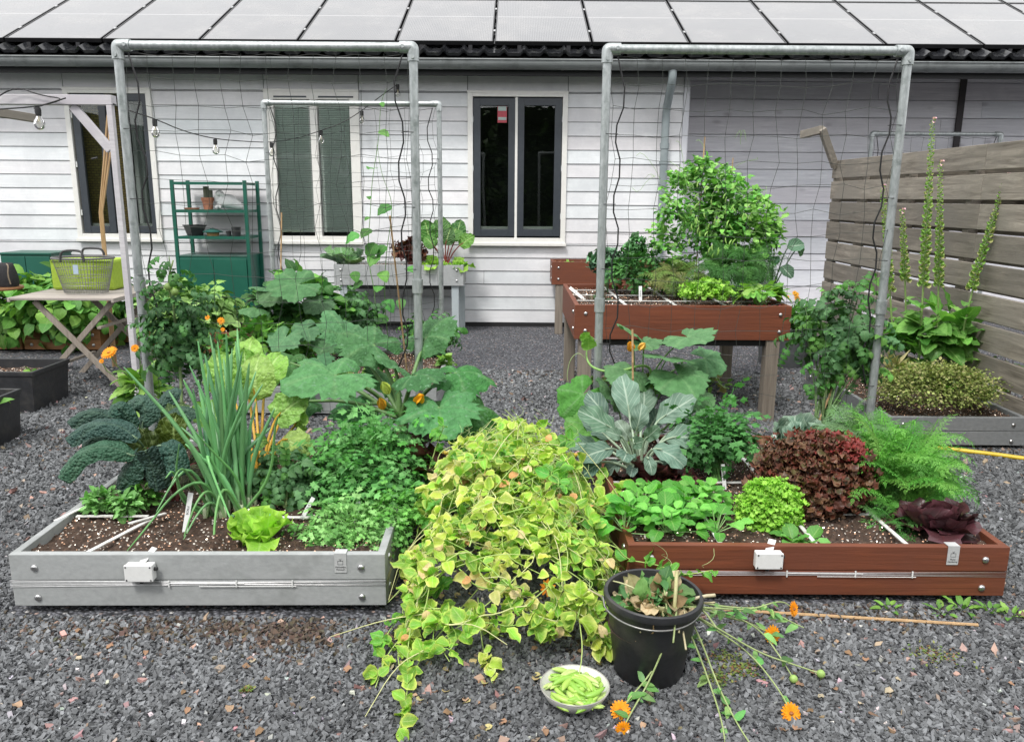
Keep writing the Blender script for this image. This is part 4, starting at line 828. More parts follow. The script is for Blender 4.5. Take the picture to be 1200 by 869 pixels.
# ================================================================== pergola timbers at the left, string of bulbs
M_perg = wood('whitewashed_timber', (.45, .44, .45), (.60, .59, .60), 'x', .7, .3, grey=(.45, .43, .46), fine=50)
pg = thing('timber_pergola', 'whitewashed timber post with beam and diagonal brace behind the left pipe', 'pergola', (W(142, 200, 5.3)[0], 5.3, 0))
PX = W(136.5, 200, 5.3)[0]; bzz = W(60, 117, 5.3)[2]
mb = MB(); mb.box(PX-.018, PX+.018, 5.28, 5.32, 0, bzz-.031); mb.build('post', M_perg, pg, bevel=.003)
mb = MB(); mb.box(-5.2, PX+.02, 5.28, 5.35, bzz-.03, bzz+.03); mb.build('beam', M_perg, pg, bevel=.003)
a_ = W(84, 124, 5.3); mb = MB(); mb.bar((a_[0], 5.315, a_[2]), (PX-.03, 5.315, W(135, 176, 5.3)[2]), .03, .055, up=(0, 0, 1)); mb.build('brace', M_perg, pg, bevel=.003)
a_ = W(-8, 131, 6.0); b2 = W(42, 139, 6.4); mb = MB(); mb.bar(a_, b2, .05, .06); mb.build('rafter', M_fence, pg, bevel=.003)
sg = thing('string_light', 'festoon cable with clear glass bulbs strung from the pergola to the wall', 'string lights', (-3, 6.5, 2.3))
# (px, py, depth) along the cable
cab = [(-10, 118, 5.25), (18, 101, 5.25), (48, 112, 5.26), (78, 116, 5.26), (44, 125, 5.24), (0, 128, 5.24)]
cab2 = [(77, 115, 5.24), (45, 125, 5.24), (40, 127, 5.25)]; cab3 = [(133, 122, 5.26), (152, 130, 5.9), (181, 139, 6.4), (215, 154, 7.0), (252, 163, 7.6), (290, 166, 8.0), (318, 167, 8.2), (350, 162, 8.5), (376, 153, 8.7), (400, 145, 8.75), (424, 130, 8.8), (447, 112, 8.82), (466, 99, 8.86)]
mb = MB()
for cc in (cab, cab2, cab3): mb.tube([W(*q) for q in cc], .0045, 6, sm=2)
mb.build('cable', M_cable, sg, smooth=True)
M_bulb = glassmat('bulb_glass', (.93, .93, .9), 1.6)
for q in ((44, 126, 5.24), (181, 140, 6.4), (252, 163, 7.6), (318, 167, 8.2), (376, 153, 8.7), (424, 130, 8.8), (466, 99, 8.86)):
    p = W(*q); s = 1.0
    mb = MB(); mb.lathe([(.0, .0), (.017, 0), (.019, -.02), (.017, -.05), (0, -.05)], p, 14); so_ = mb.build('socket', M_cable, sg, smooth='auto')
    mb = MB(); mb.lathe([(.013, -.05), (.018, -.062), (.030, -.082), (.034, -.10), (.028, -.122), (.014, -.134), (.0005, -.137)], p, 18); mb.build('bulb', M_bulb, so_, smooth=True)
    mb = MB(); mb.tube([p+np.array([0, 0, -.05]), p+np.array([0, 0, -.085])], .006, 6); mb.tube([p+np.array([-.01, 0, -.085]), p+np.array([0, 0, -.11]), p+np.array([.01, 0, -.085])], .0015, 4); mb.build('filament', flat('filament_mount', (.6, .55, .4), .4), so_)
# ================================================================== canes
M_bam = surf('bamboo', (.34, .21, .10), (.50, .34, .18), (30, 30, 4), .6, .15)
def cane(p0, p1, r, label, name='bamboo_cane', n=9):
    mb = MB(); pts = []; rr = []; p0 = np.array(p0, float); p1 = np.array(p1, float)
    for i in range(n):
        for q in (-.004, 0, .004): pts.append(p0+(p1-p0)*(i/(n-1)+q*(1 if 0 < i < n-1 else 0)+(q*.1 if i in (0, n-1) else 0))); rr.append(r*(1.22 if q == 0 and 0 < i < n-1 else 1))
    pts = [p for i, p in enumerate(pts) if i % 3 == 1 or 2 < i < 3*n-3]; rr = [x for i, x in enumerate(rr) if i % 3 == 1 or 2 < i < 3*n-3]
    mb.tube(pts, rr, 7); o = mb.build(name, M_bam, smooth='auto'); return tag(o, label, 'cane')
a_ = W(122, 298, 6.6); b2 = W(128, 135, 6.6)
t = thing('cane_bundle', 'tall bundle of bamboo canes standing behind the wire basket', 'canes', (a_[0], 6.6, 0))
for k in range(3):
    mb = MB(); mb.tube([(a_[0]-.02+.008*k, 6.6+.01*k, 0.0), (a_[0]+.01*k, 6.6, 1.3), (b2[0]+.012*(k-1), 6.6, b2[2]-.08*k)], .0085, 7); mb.build('cane', M_bam, t)
mb = MB(); mb.tube([(a_[0]-.014, 6.585, 1.72), (a_[0]+.034, 6.585, 1.73)], .008, 6); mb.build('tie', M_cable, t)
cane(G(478, 445, .2)+np.array([0, 1.0, 0])*0, W(457, 253, 4.9), .0055, 'slanting thin cane rising from behind the courgette leaves')
cane((W(330, 400, 6.3)[0]-.02, 6.3, .2), W(330, 249, 6.3), .006, 'thin upright cane among the beans, in front of the blind window')
q = W(747, 386, 3.6); cane((q[0]+.03, 3.75, .2), (q[0], 3.75, W(745, 386, 3.75)[2]), .005, 'thin cane among the broccoli leaves')
cane(G(955, 505, .2), W(1000, 395, 4.25), .006, 'pale stick leaning in the tomato plant by the right pipe')
cane(G(848, 714, .012), G(1146, 732, .012), .006, 'long thin bamboo cane lying on the gravel before the red-brown bed', n=12)
cane(W(822, 200, 5.9)*np.array([1, 1, 0])+np.array([.0, 0, .75]), W(826, 160, 5.9), .005, 'cane tip sticking out of the pea bush')
cane(W(853, 230, 5.9)*np.array([1, 1, 0])+np.array([.0, 0, .75]), W(859, 185, 5.9), .004, 'thin bare cane at the right of the pea bush top')
# ================================================================== hose
M_hose = surf('yellow_hose', (.62, .42, .02), (.72, .52, .05), (20, 20, 20), .45, .05)
mb = MB(); pts = [G(x, y, .02) for x, y in ((480, 528), (560, 533), (640, 534), (740, 532), (900, 528), (1040, 522), (1100, 524), (1130, 528), (1165, 532), (1200, 537), (1290, 549))]
mb.tube(pts, .0125, 10, sm=2); tag(mb.build('garden_hose', M_hose, smooth=True), 'bright yellow garden hose lying on the gravel behind the front beds', 'hose')
# ================================================================== bucket and bowl
bk = thing('black_bucket', 'round black plastic bucket of garden waste in the foreground', 'bucket', (.45, 2.26, 0))
BKC = np.array([G(760, 790, 0)[0], 2.23, .0]); tilt = (R(1.5), R(1.0))
Mb = M_blackp
mb = MB(); mb.lathe([(0, .003), (.098, .003), (.106, .012), (.139, .245), (.141, .25), (.150, .252), (.152, .262), (.150, .273), (.146, .276), (.139, .274), (.136, .262), (.104, .02), (0, .018)], BKC, 48, tilt=tilt); mb.build('bucket_wall', Mb, bk, smooth='auto')
mb = MB(); mb.lathe([(0, .16), (.13, .16)], BKC, 20); mb.build('compost_fill', M_soil, bk)
mb = MB(); hp = [BKC+np.array([.152*math.cos(t), .152*math.sin(t), .262-.10*math.sin((t-math.pi)/1.0)*0-(.0 if abs(math.cos(t)) > .98 else .014+.02*abs(math.sin(t)))]) for t in np.linspace(math.pi*1.02, math.pi*1.98, 30)]
mb.tube(hp, .003, 6); mb.build('handle', M_wire, bk, smooth=True)
BWC = G(673, 824, 0); t = thing('pea_bowl', 'small off-white bowl heaped with green pea pods on the gravel', 'bowl', BWC)
mb = MB(); mb.lathe([(0, .004), (.045, .004), (.05, .0), (.055, .004), (.088, .035), (.100, .058), (.101, .063), (.098, .063), (.085, .038), (.05, .012), (0, .010)], BWC, 48); mb.build('bowl_wall', surf('cream_glaze', (.60, .60, .56), (.68, .68, .64), (20, 20, 20), .3, .02), t, smooth='auto')
mb = MB(); mb.lathe([(.1005, .0605), (.1022, .063), (.1005, .0645), (.098, .0638)], BWC, 48); mb.build('rim', surf('grey_rim', (.25, .24, .22), (.35, .34, .31), (20, 20, 20), .4), t, smooth='auto')
podt = leaf(.13, nu=4, nv=7, cup=-.9, droop=.55, p=.9, q=.55, tip=0)
def pod_tpl():
    k = MB(); a = np.linspace(0, 1, 9); k.tube([(0.10*math.sin(math.pi*v)-.05, v, 0) for v in a], [.01, .06, .09, .10, .10, .10, .085, .06, .008], 7); v = k.v[0].copy(); v[:, 2] *= .75; return v, list(k.f.values()) and [np.concatenate(x) for x in k.f.values()], k.uv[0], np.zeros(len(v))
POD = pod_tpl()
M_pod = surf('pea_pod_skin', (.85, .85, .85), (1, 1, 1), (60, 60, 60), .38, .05, usecol=True)
n = 0
for k in range(74):
    rr = .078*math.sqrt(random.random()); an = random.uniform(0, 6.28); z = .035+.045*(1-(rr/.085)**2)*random.uniform(.5, 1.0)
    c_ = BWC+np.array([rr*math.cos(an), rr*math.sin(an), z]); d = np.array([math.cos(an+1.3+random.uniform(-1.2, 1.2)), math.sin(an+1.3+random.uniform(-1.2, 1.2)), random.uniform(-.18, .18)])
    Lp = random.uniform(.066, .095); col = pick([(.36, .56, .10), (.50, .66, .22), (.24, .46, .06), (.44, .62, .16)], 1)[0]
    mb = MB(); mb.batch(POD, [c_-d*Lp/2], [d], [(random.uniform(-.4, .4), random.uniform(-.4, .4), 1)], [(Lp*1.15, Lp, Lp*1.15)], [col])
    mb.build('pea_pod', M_pod, t, smooth=True)
# ================================================================== round tub far right, plant labels
tp = G(925, 430, 0); tc = np.array([tp[0], 7.0, 0]); t = thing('round_tub', 'round dark grey tub with calendulas behind the red-brown planter', 'plant tub', tc)
mb = MB(); mb.lathe([(0, .002), (.21, .002), (.235, .25), (.245, .26), (.245, .275), (.228, .275), (.21, .2), (0, .2)], tc, 36); mb.build('tub_wall', surf('grey_tub', (.06, .065, .07), (.10, .105, .11), (12, 12, 12), .6), t, smooth='auto')
mb = MB(); mb.lathe([(0, .235), (.222, .235)], tc, 20); mb.build('soil', M_soil, t)
def label_stick(p, lean, txt, lab, w=.016, h=.085):
    t = thing('plant_label', lab, 'plant label', p, 'white plant labels'); d = np.array([math.sin(lean), .3, math.cos(lean)]); d /= np.linalg.norm(d); p = np.array(p, float)
    mb = MB(); mb.bar(p-d*.02, p+d*h, w, .0016, up=(0, -1, .2)); o = mb.build('stick', M_plasticw, t)
    y = Vector(d); nrm = Vector((0, -1, .0)); nrm = (nrm-y*nrm.dot(y)).normalized(); x = Vector((0, 0, 0))-nrm.cross(-y)
    x = y.cross(nrm); base = Matrix((x, y, nrm)).transposed(); rot = base @ Matrix.Rotation(R(90), 3, 'Z')
    letters(txt, .012, Vector(p+d*h*.52)+nrm*.0016, rot, M_ink, t)
zA = .20; zB = .197
label_stick(G(217, 620, zA), .12, 'BOSUI', 'white plant label leaning by the spring onions', .020, .14); label_stick(G(158, 578, zA), -.03, 'KRUIDEN', 'white plant label behind the small herb clumps of the grey bed', .017, .09)
label_stick(G(355, 605, zA), .5, 'SLA', 'white plant label lying between lettuce and parsley'); label_stick(G(849, 570, zB), -.06, 'ANDIJVIE', 'white plant label in the middle of the red-brown bed', .017, .10)
label_stick(G(908, 524, zB), .0, 'KOOL', 'white plant label at the back of the red-brown bed beside the cabbage', .018, .07); label_stick(G(417, 612, zA), .1, 'PETERSELIE', 'white plant label among the pale parsley')
label_stick(np.array([*W(751, 342, 5.5)[:2], .74]), 0, 'WORTEL', 'white plant label in the leg planter, left one', .022, .11); label_stick(np.array([*W(803, 342, 5.5)[:2], .74]), 0.05, 'DILLE', 'white plant label in the leg planter beside the curly lettuce', .022, .10)
label_stick(np.array([*W(683, 336, 5.6)[:2], .75]), -.9, 'UI', 'white plant label fallen over in the leg planter corner', .022, .12)
# ================================================================== plants
ML_soft = leafmat('soft_green_leaf', .22, 6, (.30, .45, .18))
ML_lush = leafmat('lettuce_leaf', .25, 5, (.50, .68, .25), rough=.38, trans=.32)
ML_red = leafmat('red_lettuce_leaf', .0, 5, rough=.35, trans=.15, mottle=.5)
ML_plum = leafmat('plum_radicchio_leaf', .35, 5, (.10, .03, .03), rough=.28, trans=.05, spec=.5, mottle=.4)
ML_kale = leafmat('puckered_kale_leaf', .22, 1, (.16, .26, .17), rough=.55, trans=.06, pucker=2.0, puckscale=85, bump=.9)
ML_sav = leafmat('crinkled_chard_leaf', .5, 6, (.50, .66, .28), rough=.35, trans=.25, pucker=1.8, puckscale=48, bump=.9)
ML_broc = leafmat('blue_green_brassica_leaf', .65, 6, (.42, .52, .42), rough=.6, trans=.08, bump=.35)
ML_palm = leafmat('squash_leaf', 0, 6, rough=.6, trans=.14, bump=.6, pucker=.8, puckscale=70, mottle=.5)
ML_zuc = leafmat('courgette_leaf', 0, 6, rough=.6, trans=.14, bump=.7, pucker=1.0, puckscale=70, spot=(.12, .25, .13), mottle=.6)
ML_fine = leafmat('fine_cut_leaf', 0, 5, rough=.45, trans=.22)
ML_pea = leafmat('yellowing_pea_leaf', .32, 5, (.60, .66, .30), rough=.5, trans=.28, mottle=.5)
ML_dry = leafmat('dry_leaf', .3, 4, (.3, .2, .1), rough=.8, trans=.1, mottle=.6)
M_stem = surf('green_stem', (.75, .78, .7), (1, 1, 1), (60, 60, 60), .5, .1, usecol=True)
M_petal = leafmat('orange_petal', .1, 3, (.9, .5, .05), rough=.5, trans=.25, mottle=.2)
M_onion = surf('onion_leaf', (.82, .85, .82), (1, 1, 1), (90, 90, 14), .42, .06, usecol=True)
GR = [(.080, .235, .045), (.11, .30, .055), (.055, .175, .038), (.15, .37, .07)]
LG = [(.22, .42, .075), (.16, .34, .06), (.28, .48, .11), (.11, .26, .05)]
DG = [(.035, .12, .036), (.052, .165, .045), (.028, .095, .03), (.075, .21, .055)]
GB = [(.08, .195, .08), (.06, .16, .06), (.11, .25, .10)]
t_ov = [leaf(.30, cup=.25, droop=d, p=.75, wave=.12, seed=i, edge=0) for i, d in enumerate((.2, .6, 1.0))]
t_bean = [leaf(.42, p=.58, q=.75, cup=.12, droop=d, base=.3, wave=.08, seed=i, edge=0) for i, d in enumerate((.3, .8, 1.2))]
t_rnd = [leaf(.42, p=.9, q=.6, cup=c_, droop=d, wave=.1, seed=i, edge=0, tip=.25, nv=5) for i, (d, c_) in enumerate(((.2, .3), (.7, .35), (1.1, .15)))]
t_pea = [leaf(w_, p=.72, q=.72, cup=c_, droop=d, wave=.2, wf=2, seed=i, edge=1.0, nu=4, nv=6) for i, (d, c_, w_) in enumerate(((-.3, .7, .36), (.5, .45, .40), (1.2, .3, .34), (.2, -.3, .42), (.9, .9, .38), (1.7, .5, .33), (-.8, .3, .38)))]
t_frill = [leaf(.55, p=.95, q=.5, nu=8, nv=5, cup=.2, droop=d, wave=.55, wf=f_, seed=i, edge=1.0, tip=.7) for i, (d, f_) in enumerate(((.2, 2.6), (.7, 3.2), (1.1, 2.3)))]
t_ruf = [leaf(.5, p=.9, q=.5, nu=8, nv=8, cup=.25, droop=d, wave=.28, wf=f_, seed=i+9, edge=.7, tip=.6) for i, (d, f_) in enumerate(((-.4, 2.6), (.4, 3.2), (1.1, 2.3)))]
ll3 = lobed_leaflet(3, .42); ll2 = lobed_leaflet(2, .5)
t_pars = [curve_tpl(merge(pinnate(pinnate(ll3, 1, .5, .32, .36, 50), 1, 1.0, .8, .85, 60, start=.45)), d) for d in (.3, .8)]
t_tom = [curve_tpl(pinnate(leaf(.30, p=.68, cup=.3, droop=1.1, serr=.35, nv=8, nu=2, edge=0), 3, 1.0, .33, .36, 58, start=.25, taper=.92), d) for d in (.4, 1.0, 1.5)]
t_pot = [curve_tpl(pinnate(leaf(.38, p=.75, cup=.2, droop=.5, nu=2, nv=4, edge=0), 2, 1.0, .5, .58, 60, start=.25), d) for d in (.3, .9)]
fine1 = pinnate(leaf(.19, nu=1, nv=2, cup=0, droop=.2, edge=0), 3, 1.0, .42, .4, 48, start=.2, w=.02)
t_car = [curve_tpl(pinnate(pinnate(fine1, 2, 1.0, .5, .5, 50, start=.25, w=.02), 5, 1.0, .40, .32, 58, start=.28, taper=.82), d) for d in (.5, 1.0, 1.4)]
t_palm = [palm(5, .17, seed=i, droop=d, serr=s, cup=.38, ecol=.35) for i, (d, s) in enumerate(((.35, .035), (.6, .04), (.85, .035)))]
t_palmr = [palm(5, .13, seed=i+5, droop=d, serr=.02) for i, d in enumerate((.1, .35, .6))]
t_str = [leaf(.22, p=.6, q=.7, cup=.3, droop=d, wave=.1, seed=i, edge=0) for i, d in enumerate((.3, .8))]
def plant(name, label, cat, base, group=None): return thing(name, label, cat, base, group)
def ptm(px, Y, z=.7): return (Y*.977+(CAMZ-z)*.215)/930*px        # size in metres of a length in photo pixels at depth Y
def stems(mb, c, ends, r, col, sag=.12, n=6, sprd=.02):
    for e in ends:
        e = np.array(e, float); b0 = np.array(c, float)+np.array([*rng.normal(size=2)*sprd, 0]); m = (b0+e)/2+np.array([0, 0, 1])*sag*np.linalg.norm(e-b0)
        mb.tube([b0, m, e], [r, r*.8, r*.5], n, col, sm=2, cap=False)
def bush(name, label, cat, px, py, Y, rpx, hpx, tpls, n, size, cols, mat, group=None, base=None, sc=(.10, .22, .06), depth=None, zlo=-.5, nst=14, stem_r=.003, **kw):
    """bushy plant whose crown is centred on photo point (px, py) at depth Y, half width rpx and half height hpx in photo pixels"""
    c = W(px, py, Y); rx, rz = [max(q*.5, q-.5*size) for q in (ptm(rpx, Y, c[2]), ptm(hpx, Y, c[2]))]; ry = depth or rx*.8
    b0 = np.array([c[0], Y, max(0, c[2]-rz)]) if base is None else np.array(base, float)
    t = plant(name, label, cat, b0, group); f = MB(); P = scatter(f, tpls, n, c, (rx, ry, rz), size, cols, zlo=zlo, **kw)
    f.build('foliage', mat, t, smooth=True)
    if nst: s = MB(); stems(s, b0, P[rng.choice(len(P), min(nst, len(P)), replace=False)], stem_r, sc, sprd=rx*.12); s.build('stem', M_stem, t, smooth=True)
    return t
def rosette(name, label, cat, c, n, Ls, el, tpls, cols, mat, group=None, stem=0.0, sr=.004, scol=(.3, .45, .15), c2=None, r0=.01, upb=.6, parent=None, wstem=0):
    c = np.array(c, float); t = parent or plant(name, label, cat, c, group); f = MB(); s = MB(); az = rng.uniform(0, 6.28)
    for i in range(n):
        q = (i+.5)/n; az += 2.39996; e = R(el[0]+(el[1]-el[0])*q+rng.normal()*6); Ln = (Ls[0]+(Ls[1]-Ls[0])*q)*(1+.1*rng.normal())
        h = np.array([math.cos(az), math.sin(az), 0]); d = h*math.cos(e)+np.array([0, 0, math.sin(e)]); b0 = c+h*r0*(1+q*2)
        u = np.array([0, 0, 1])*upb-h*.8*math.sin(e)+.12*rng.normal(size=3)
        if stem: e0 = b0+d*Ln*stem; s.tube([b0, (b0+e0)/2+h*.01, e0, e0+d*Ln*.25], [sr, sr, sr*.8, sr*.4], 6, scol, sm=1, cap=False)
        else: e0 = b0
        k = rng.integers(len(tpls)); C = pick(cols, 1)*(1+.12*rng.normal()); f.batch(tpls[k], [e0], [d], [u], [Ln*(1-stem*.6)], np.clip(C, .003, .9), None if c2 is None else pick(c2, 1))
    f.build('leaves', mat, t, smooth=True)
    if stem: s.build('leaf_stalk', M_stem, t, smooth=True)
    return t
def strip(mb, pts, w, cup=.2, nrm=(0, -.4, 1), col=(.1, .2, .1), nu=6, prof=None, wave=0., wf=5, ph=0, tipw=.15, bulge=0):
    P = np.asarray(pts, float)
    for _ in range(3):
        Q = np.empty((2*len(P), 3)); Q[0] = P[0]; Q[-1] = P[-1]; Q[1:-1:2] = .75*P[:-1]+.25*P[1:]; Q[2:-1:2] = .25*P[:-1]+.75*P[1:]; P = Q
    m = len(P); T = np.gradient(P, axis=0); T /= np.linalg.norm(T, axis=1)[:, None]; V = []; U = []
    for j in range(m):
        v = j/(m-1); ww = w*((prof(v)) if prof else max(tipw if v > .5 else .12, math.sin(math.pi*min(1, v*.93+.04)**.8)**.6)); x = np.cross(T[j], nrm); x /= np.linalg.norm(x); z = np.cross(x, T[j])
        for i in range(nu+1):
            s = -1+2*i/nu; h = -cup*ww*abs(s)**1.6+wave*w*math.sin(v*wf*6.28+ph*(1 if s > 0 else -1))*abs(s)**2+bulge*w*math.sin(v*40)*math.sin(abs(s)*6)
            V.append(P[j]+x*ww*s+z*h); U.append((i/nu, v))
    n = nu+1; F = np.array([(j*n+i, j*n+i+1, (j+1)*n+i+1, (j+1)*n+i) for j in range(m-1) for i in range(nu)]); mb.add(V, F, U, col)
def flower(par, p, nrm, r, col=(.85, .32, .01), ccol=(.55, .18, .01), n=17, name='flower', droop=.25):
    p = np.array(p, float); nrm = np.array(nrm, float); nrm /= np.linalg.norm(nrm); x = np.cross(nrm, (0.3, .2, 1)); x /= np.linalg.norm(x); y = np.cross(nrm, x)
    tp_ = leaf(.17, p=1.1, q=.45, nu=2, nv=3, cup=.1, droop=droop, tip=.5, edge=0); f = MB()
    for k in range(2):
        a = np.linspace(0, 6.283, n, endpoint=False)+k*.18; D = np.cos(a)[:, None]*x+np.sin(a)[:, None]*y+nrm*(.12+.25*k); f.batch(tp_, np.tile(p, (n, 1))+D*r*.15, D, nrm, r*(.95-.2*k)*(1+.05*rng.normal(size=n)), vary(col, n, .08, .04))
    o = f.build(name, M_petal, par, smooth=True); m2 = MB(); m2.ball(p+nrm*r*.05, r*.27, 6, ccol, (1, 1, .6)); m2.build('flower_centre', M_stem, o, smooth=True); return o
# ---------------------------------------------------------------- LEFT FRONT BED
zs = .20
kb = G(186, 592, zs); t = plant('lacinato_kale', 'dark blue-green kale with long puckered leaves arching over the left bed edge', 'kale', kb)
f = MB(); s = MB(); ctr = W(166, 522, 3.15)
KL = [([(158, 535), (125, 520), (92, 530), (69, 560)], 3.0, .036), ([(162, 515), (138, 496), (104, 496), (77, 514)], 3.05, .034), ([(156, 505), (128, 486), (102, 481), (79, 495)], 3.25, .028), ([(166, 500), (172, 478), (161, 466), (146, 476)], 3.2, .038), ([(160, 502), (148, 484), (136, 472), (128, 487)], 3.15, .026),
      ([(170, 528), (174, 535), (179, 550), (184, 575)], 2.95, .040), ([(186, 522), (197, 521), (204, 535), (207, 558)], 2.98, .036), ([(160, 530), (150, 545), (142, 560), (138, 578)], 3.0, .05), ([(180, 505), (196, 485), (212, 480), (226, 492)], 3.3, .036), ([(186, 498), (190, 470), (200, 458), (212, 462)], 3.35, .034), ([(160, 520), (130, 510), (108, 512), (96, 524)], 3.2, .028), ([(178, 530), (168, 545), (164, 562), (160, 580)], 3.05, .045)]
for i, (pp, Y, w_) in enumerate(KL):
    pts = [W(x, y, Y+.03*k*(1 if i % 2 else -1)*.5) for k, (x, y) in enumerate(pp)]; c = vary((.034, .080, .058), 1, .15, .05)[0]
    strip(f, pts, w_*1.3, .6, (0, -.7, .8), c, 8, wave=.06, wf=5, ph=i, bulge=.09, prof=lambda v: .25+.75*min(1, v*3.5)*(1 if v < .8 else math.sqrt(max(0.02, 1-((v-.8)/.2)**2)))); s.tube([ctr+np.array([.01*(i % 3), .02*(i % 2), -.03]), pts[0], pts[0]*.7+pts[1]*.3], [.006, .005, .002], 6, (.17, .26, .16), sm=1, cap=False)
s.tube([kb, (kb+ctr)/2+np.array([.01, 0, 0]), ctr], .014, 8, (.20, .26, .15), sm=1); f.build('leaves', ML_kale, t, smooth=True); s.build('stalk', M_stem, t, smooth=True)
t_sav = [leaf(.42, p=.75, q=.55, nu=8, nv=9, cup=.12, droop=d, wave=.22, wf=3.2, seed=i+30, edge=0, rip=.08) for i, d in enumerate((.3, .9, 1.4))]
def hero(name, label, cat, base, lst, mat, scol, sr=.007, grp=None, tpls=None):
    """lst: (px, py, depth, length, (dir), colour) of each big leaf's base"""
    base = np.array(base, float); t = plant(name, label, cat, base, grp); f = MB(); s = MB(); 
    for i, (px, py, Y, Ln, d, u, c) in enumerate(lst):
        p = W(px, py, Y); f.batch(tpls[i % len(tpls)], [p], [d], [u], [Ln], vary(c, 1, .1, .04))
        m = (base+p)/2; m[2] += .03; dd = np.array(d, float); dd /= np.linalg.norm(dd); s.tube([base+rng.normal(size=3)*np.array([.01, .01, 0]), m, p, p+dd*Ln*.3], [sr, sr, sr*.8, sr*.3], 7, scol, sm=2, cap=False)
    f.build('leaves', mat, t, smooth=True); s.build('leaf_stalk', M_stem, t, smooth=True); return t
hero('beet_chard', 'dark green and maroon crinkled chard between the kale and the onions', 'chard', G(205, 585, zs), [(185, 530, 3.15, .17, (-.5, -.5, .5), (0, -1, .6), (.07, .10, .03)), (205, 525, 3.2, .18, (.1, -.5, .6), (0, -1, .3), (.08, .11, .025)), (215, 550, 3.1, .14, (.5, -.6, .1), (0, -.6, 1), (.05, .06, .03)), (195, 550, 3.1, .13, (-.3, -.8, -.2), (0, -.6, 1), (.045, .035, .03)), (222, 545, 3.25, .14, (.8, -.1, .3), (0, -.8, .6), (.04, .05, .025)), (200, 500, 3.3, .14, (.2, .1, .8), (0, -1, .3), (.05, .10, .03))], ML_sav, (.20, .04, .04), tpls=t_sav)
hero('swiss_chard', 'bright green crinkled chard with orange-yellow stalks behind the spring onions', 'chard', G(305, 560, zs), [(345, 500, 3.55, .17, (.3, -.5, .6), (0, -1, .6), (.26, .46, .10)), (288, 440, 3.8, .2, (.1, -.1, 1), (0, -1, .3), (.30, .52, .12)), (310, 450, 3.75, .2, (.3, 0, 1), (0, -1, .3), (.24, .46, .09)), (280, 520, 3.4, .14, (-.4, -.6, .4), (0, -1, .6), (.2, .42, .08)), (272, 462, 3.55, .22, (-.3, -.3, .9), (0, -1, .3), (.24, .44, .08)), (300, 470, 3.6, .24, (.0, -.35, 1), (0, -1, .3), (.28, .48, .11)), (290, 455, 3.75, .20, (-.1, .1, 1), (0, -1, .4), (.17, .36, .06)), (322, 492, 3.5, .20, (.6, -.35, .7), (-.2, -1, .5), (.24, .44, .09)), (330, 515, 3.4, .17, (.6, -.5, .2), (0, -.8, 1), (.30, .48, .12)), (268, 495, 3.5, .18, (-.8, -.3, .5), (0, -.8, .8), (.15, .34, .06)), (335, 480, 3.8, .2, (.4, -.3, .6), (0, -1, .5), (.07, .18, .05)), (300, 520, 3.35, .10, (.1, -.8, .4), (0, -1, .5), (.2, .38, .08)), (310, 545, 3.2, .12, (.3, -.8, -.1), (0, -.6, 1), (.15, .28, .03))], ML_sav, (.62, .36, .04), .007, tpls=t_sav)
# spring onions
t = plant('spring_onion', 'tall clump of blue-green spring onions in the left foreground bed', 'spring onions', G(268, 606, zs)); f = MB(); b_ = MB()
tips = [(145, 430), (198, 458), (222, 428), (240, 415), (246, 392), (262, 420), (276, 400), (283, 430), (268, 436), (258, 450), (300, 470), (322, 478), (288, 455), (228, 470), (212, 500), (294, 492), (276, 470), (248, 470), (238, 500), (272, 408), (232, 445), (305, 520), (318, 500), (255, 400), (290, 440), (265, 390), (217, 520), (232, 400), (244, 430), (284, 412), (292, 425), (270, 415), (251, 408), (308, 450), (226, 455), (215, 445), (300, 435), (278, 385), (262, 455), (240, 470), (286, 470), (190, 480), (255, 480)]
for i, (x, y) in enumerate(tips):
    Y0 = 2.93+.18*random.random(); b0 = np.array([*G(random.uniform(247, 296), 600, zs)[:2], zs]); b0[1] = Y0; e = W(x, y, Y0+random.uniform(-.18, .22)); mid = b0*.55+e*.45; mid[2] += .05; mid[0] = b0[0]+(e[0]-b0[0])*.33
    c = vary((.13, .33, .13), 1, .18, .06)[0]; r_ = random.uniform(.0065, .0105); f.tube([b0, b0*.8+mid*.2+np.array([0, 0, .01]), mid, e*.8+mid*.2, e], [r_*.9, r_, r_*1.05, r_*.6, .0012], 8, np.stack([(.45, .55, .28), c, c, c*1.1]), sm=2)
    b_.tube([b0-np.array([0, 0, .02]), b0+np.array([0, 0, .05])], [.008, .0075], 8, (.55, .62, .42))
for pp in ([(262, 600), (240, 560), (205, 575), (170, 620), (149, 645)], [(262, 600), (245, 570), (228, 590), (212, 640)], [(285, 602), (262, 565), (252, 600), (250, 650), (257, 688)], [(280, 600), (235, 515), (262, 590), (285, 640)], [(255, 600), (225, 545), (205, 560), (183, 600)], [(285, 600), (318, 560), (322, 500), (326, 488)], [(262, 604), (248, 585), (232, 600), (215, 632)], [(270, 604), (300, 608), (320, 590), (312, 620)], [(250, 604), (224, 560), (212, 545), (200, 568)], [(290, 604), (280, 560), (250, 530), (228, 505)], [(246, 600), (220, 590), (205, 560), (210, 520)], [(246, 604), (214, 592), (204, 548), (194, 560)]):
    pts = []
    for k, (x, y) in enumerate(pp): pts.append(W(x, y, 2.95-.07*k+.02*random.random()) if k < 4 else W(x, y, 2.57))
    c = vary((.15, .36, .12), 1, .15, .06)[0]; f.tube(pts, [.007, .0065, .005, .0035, .0012], 7, c, sm=2)
f.build('leaves', M_onion, t, smooth=True); b_.build('bulb', M_stem, t, smooth=True)
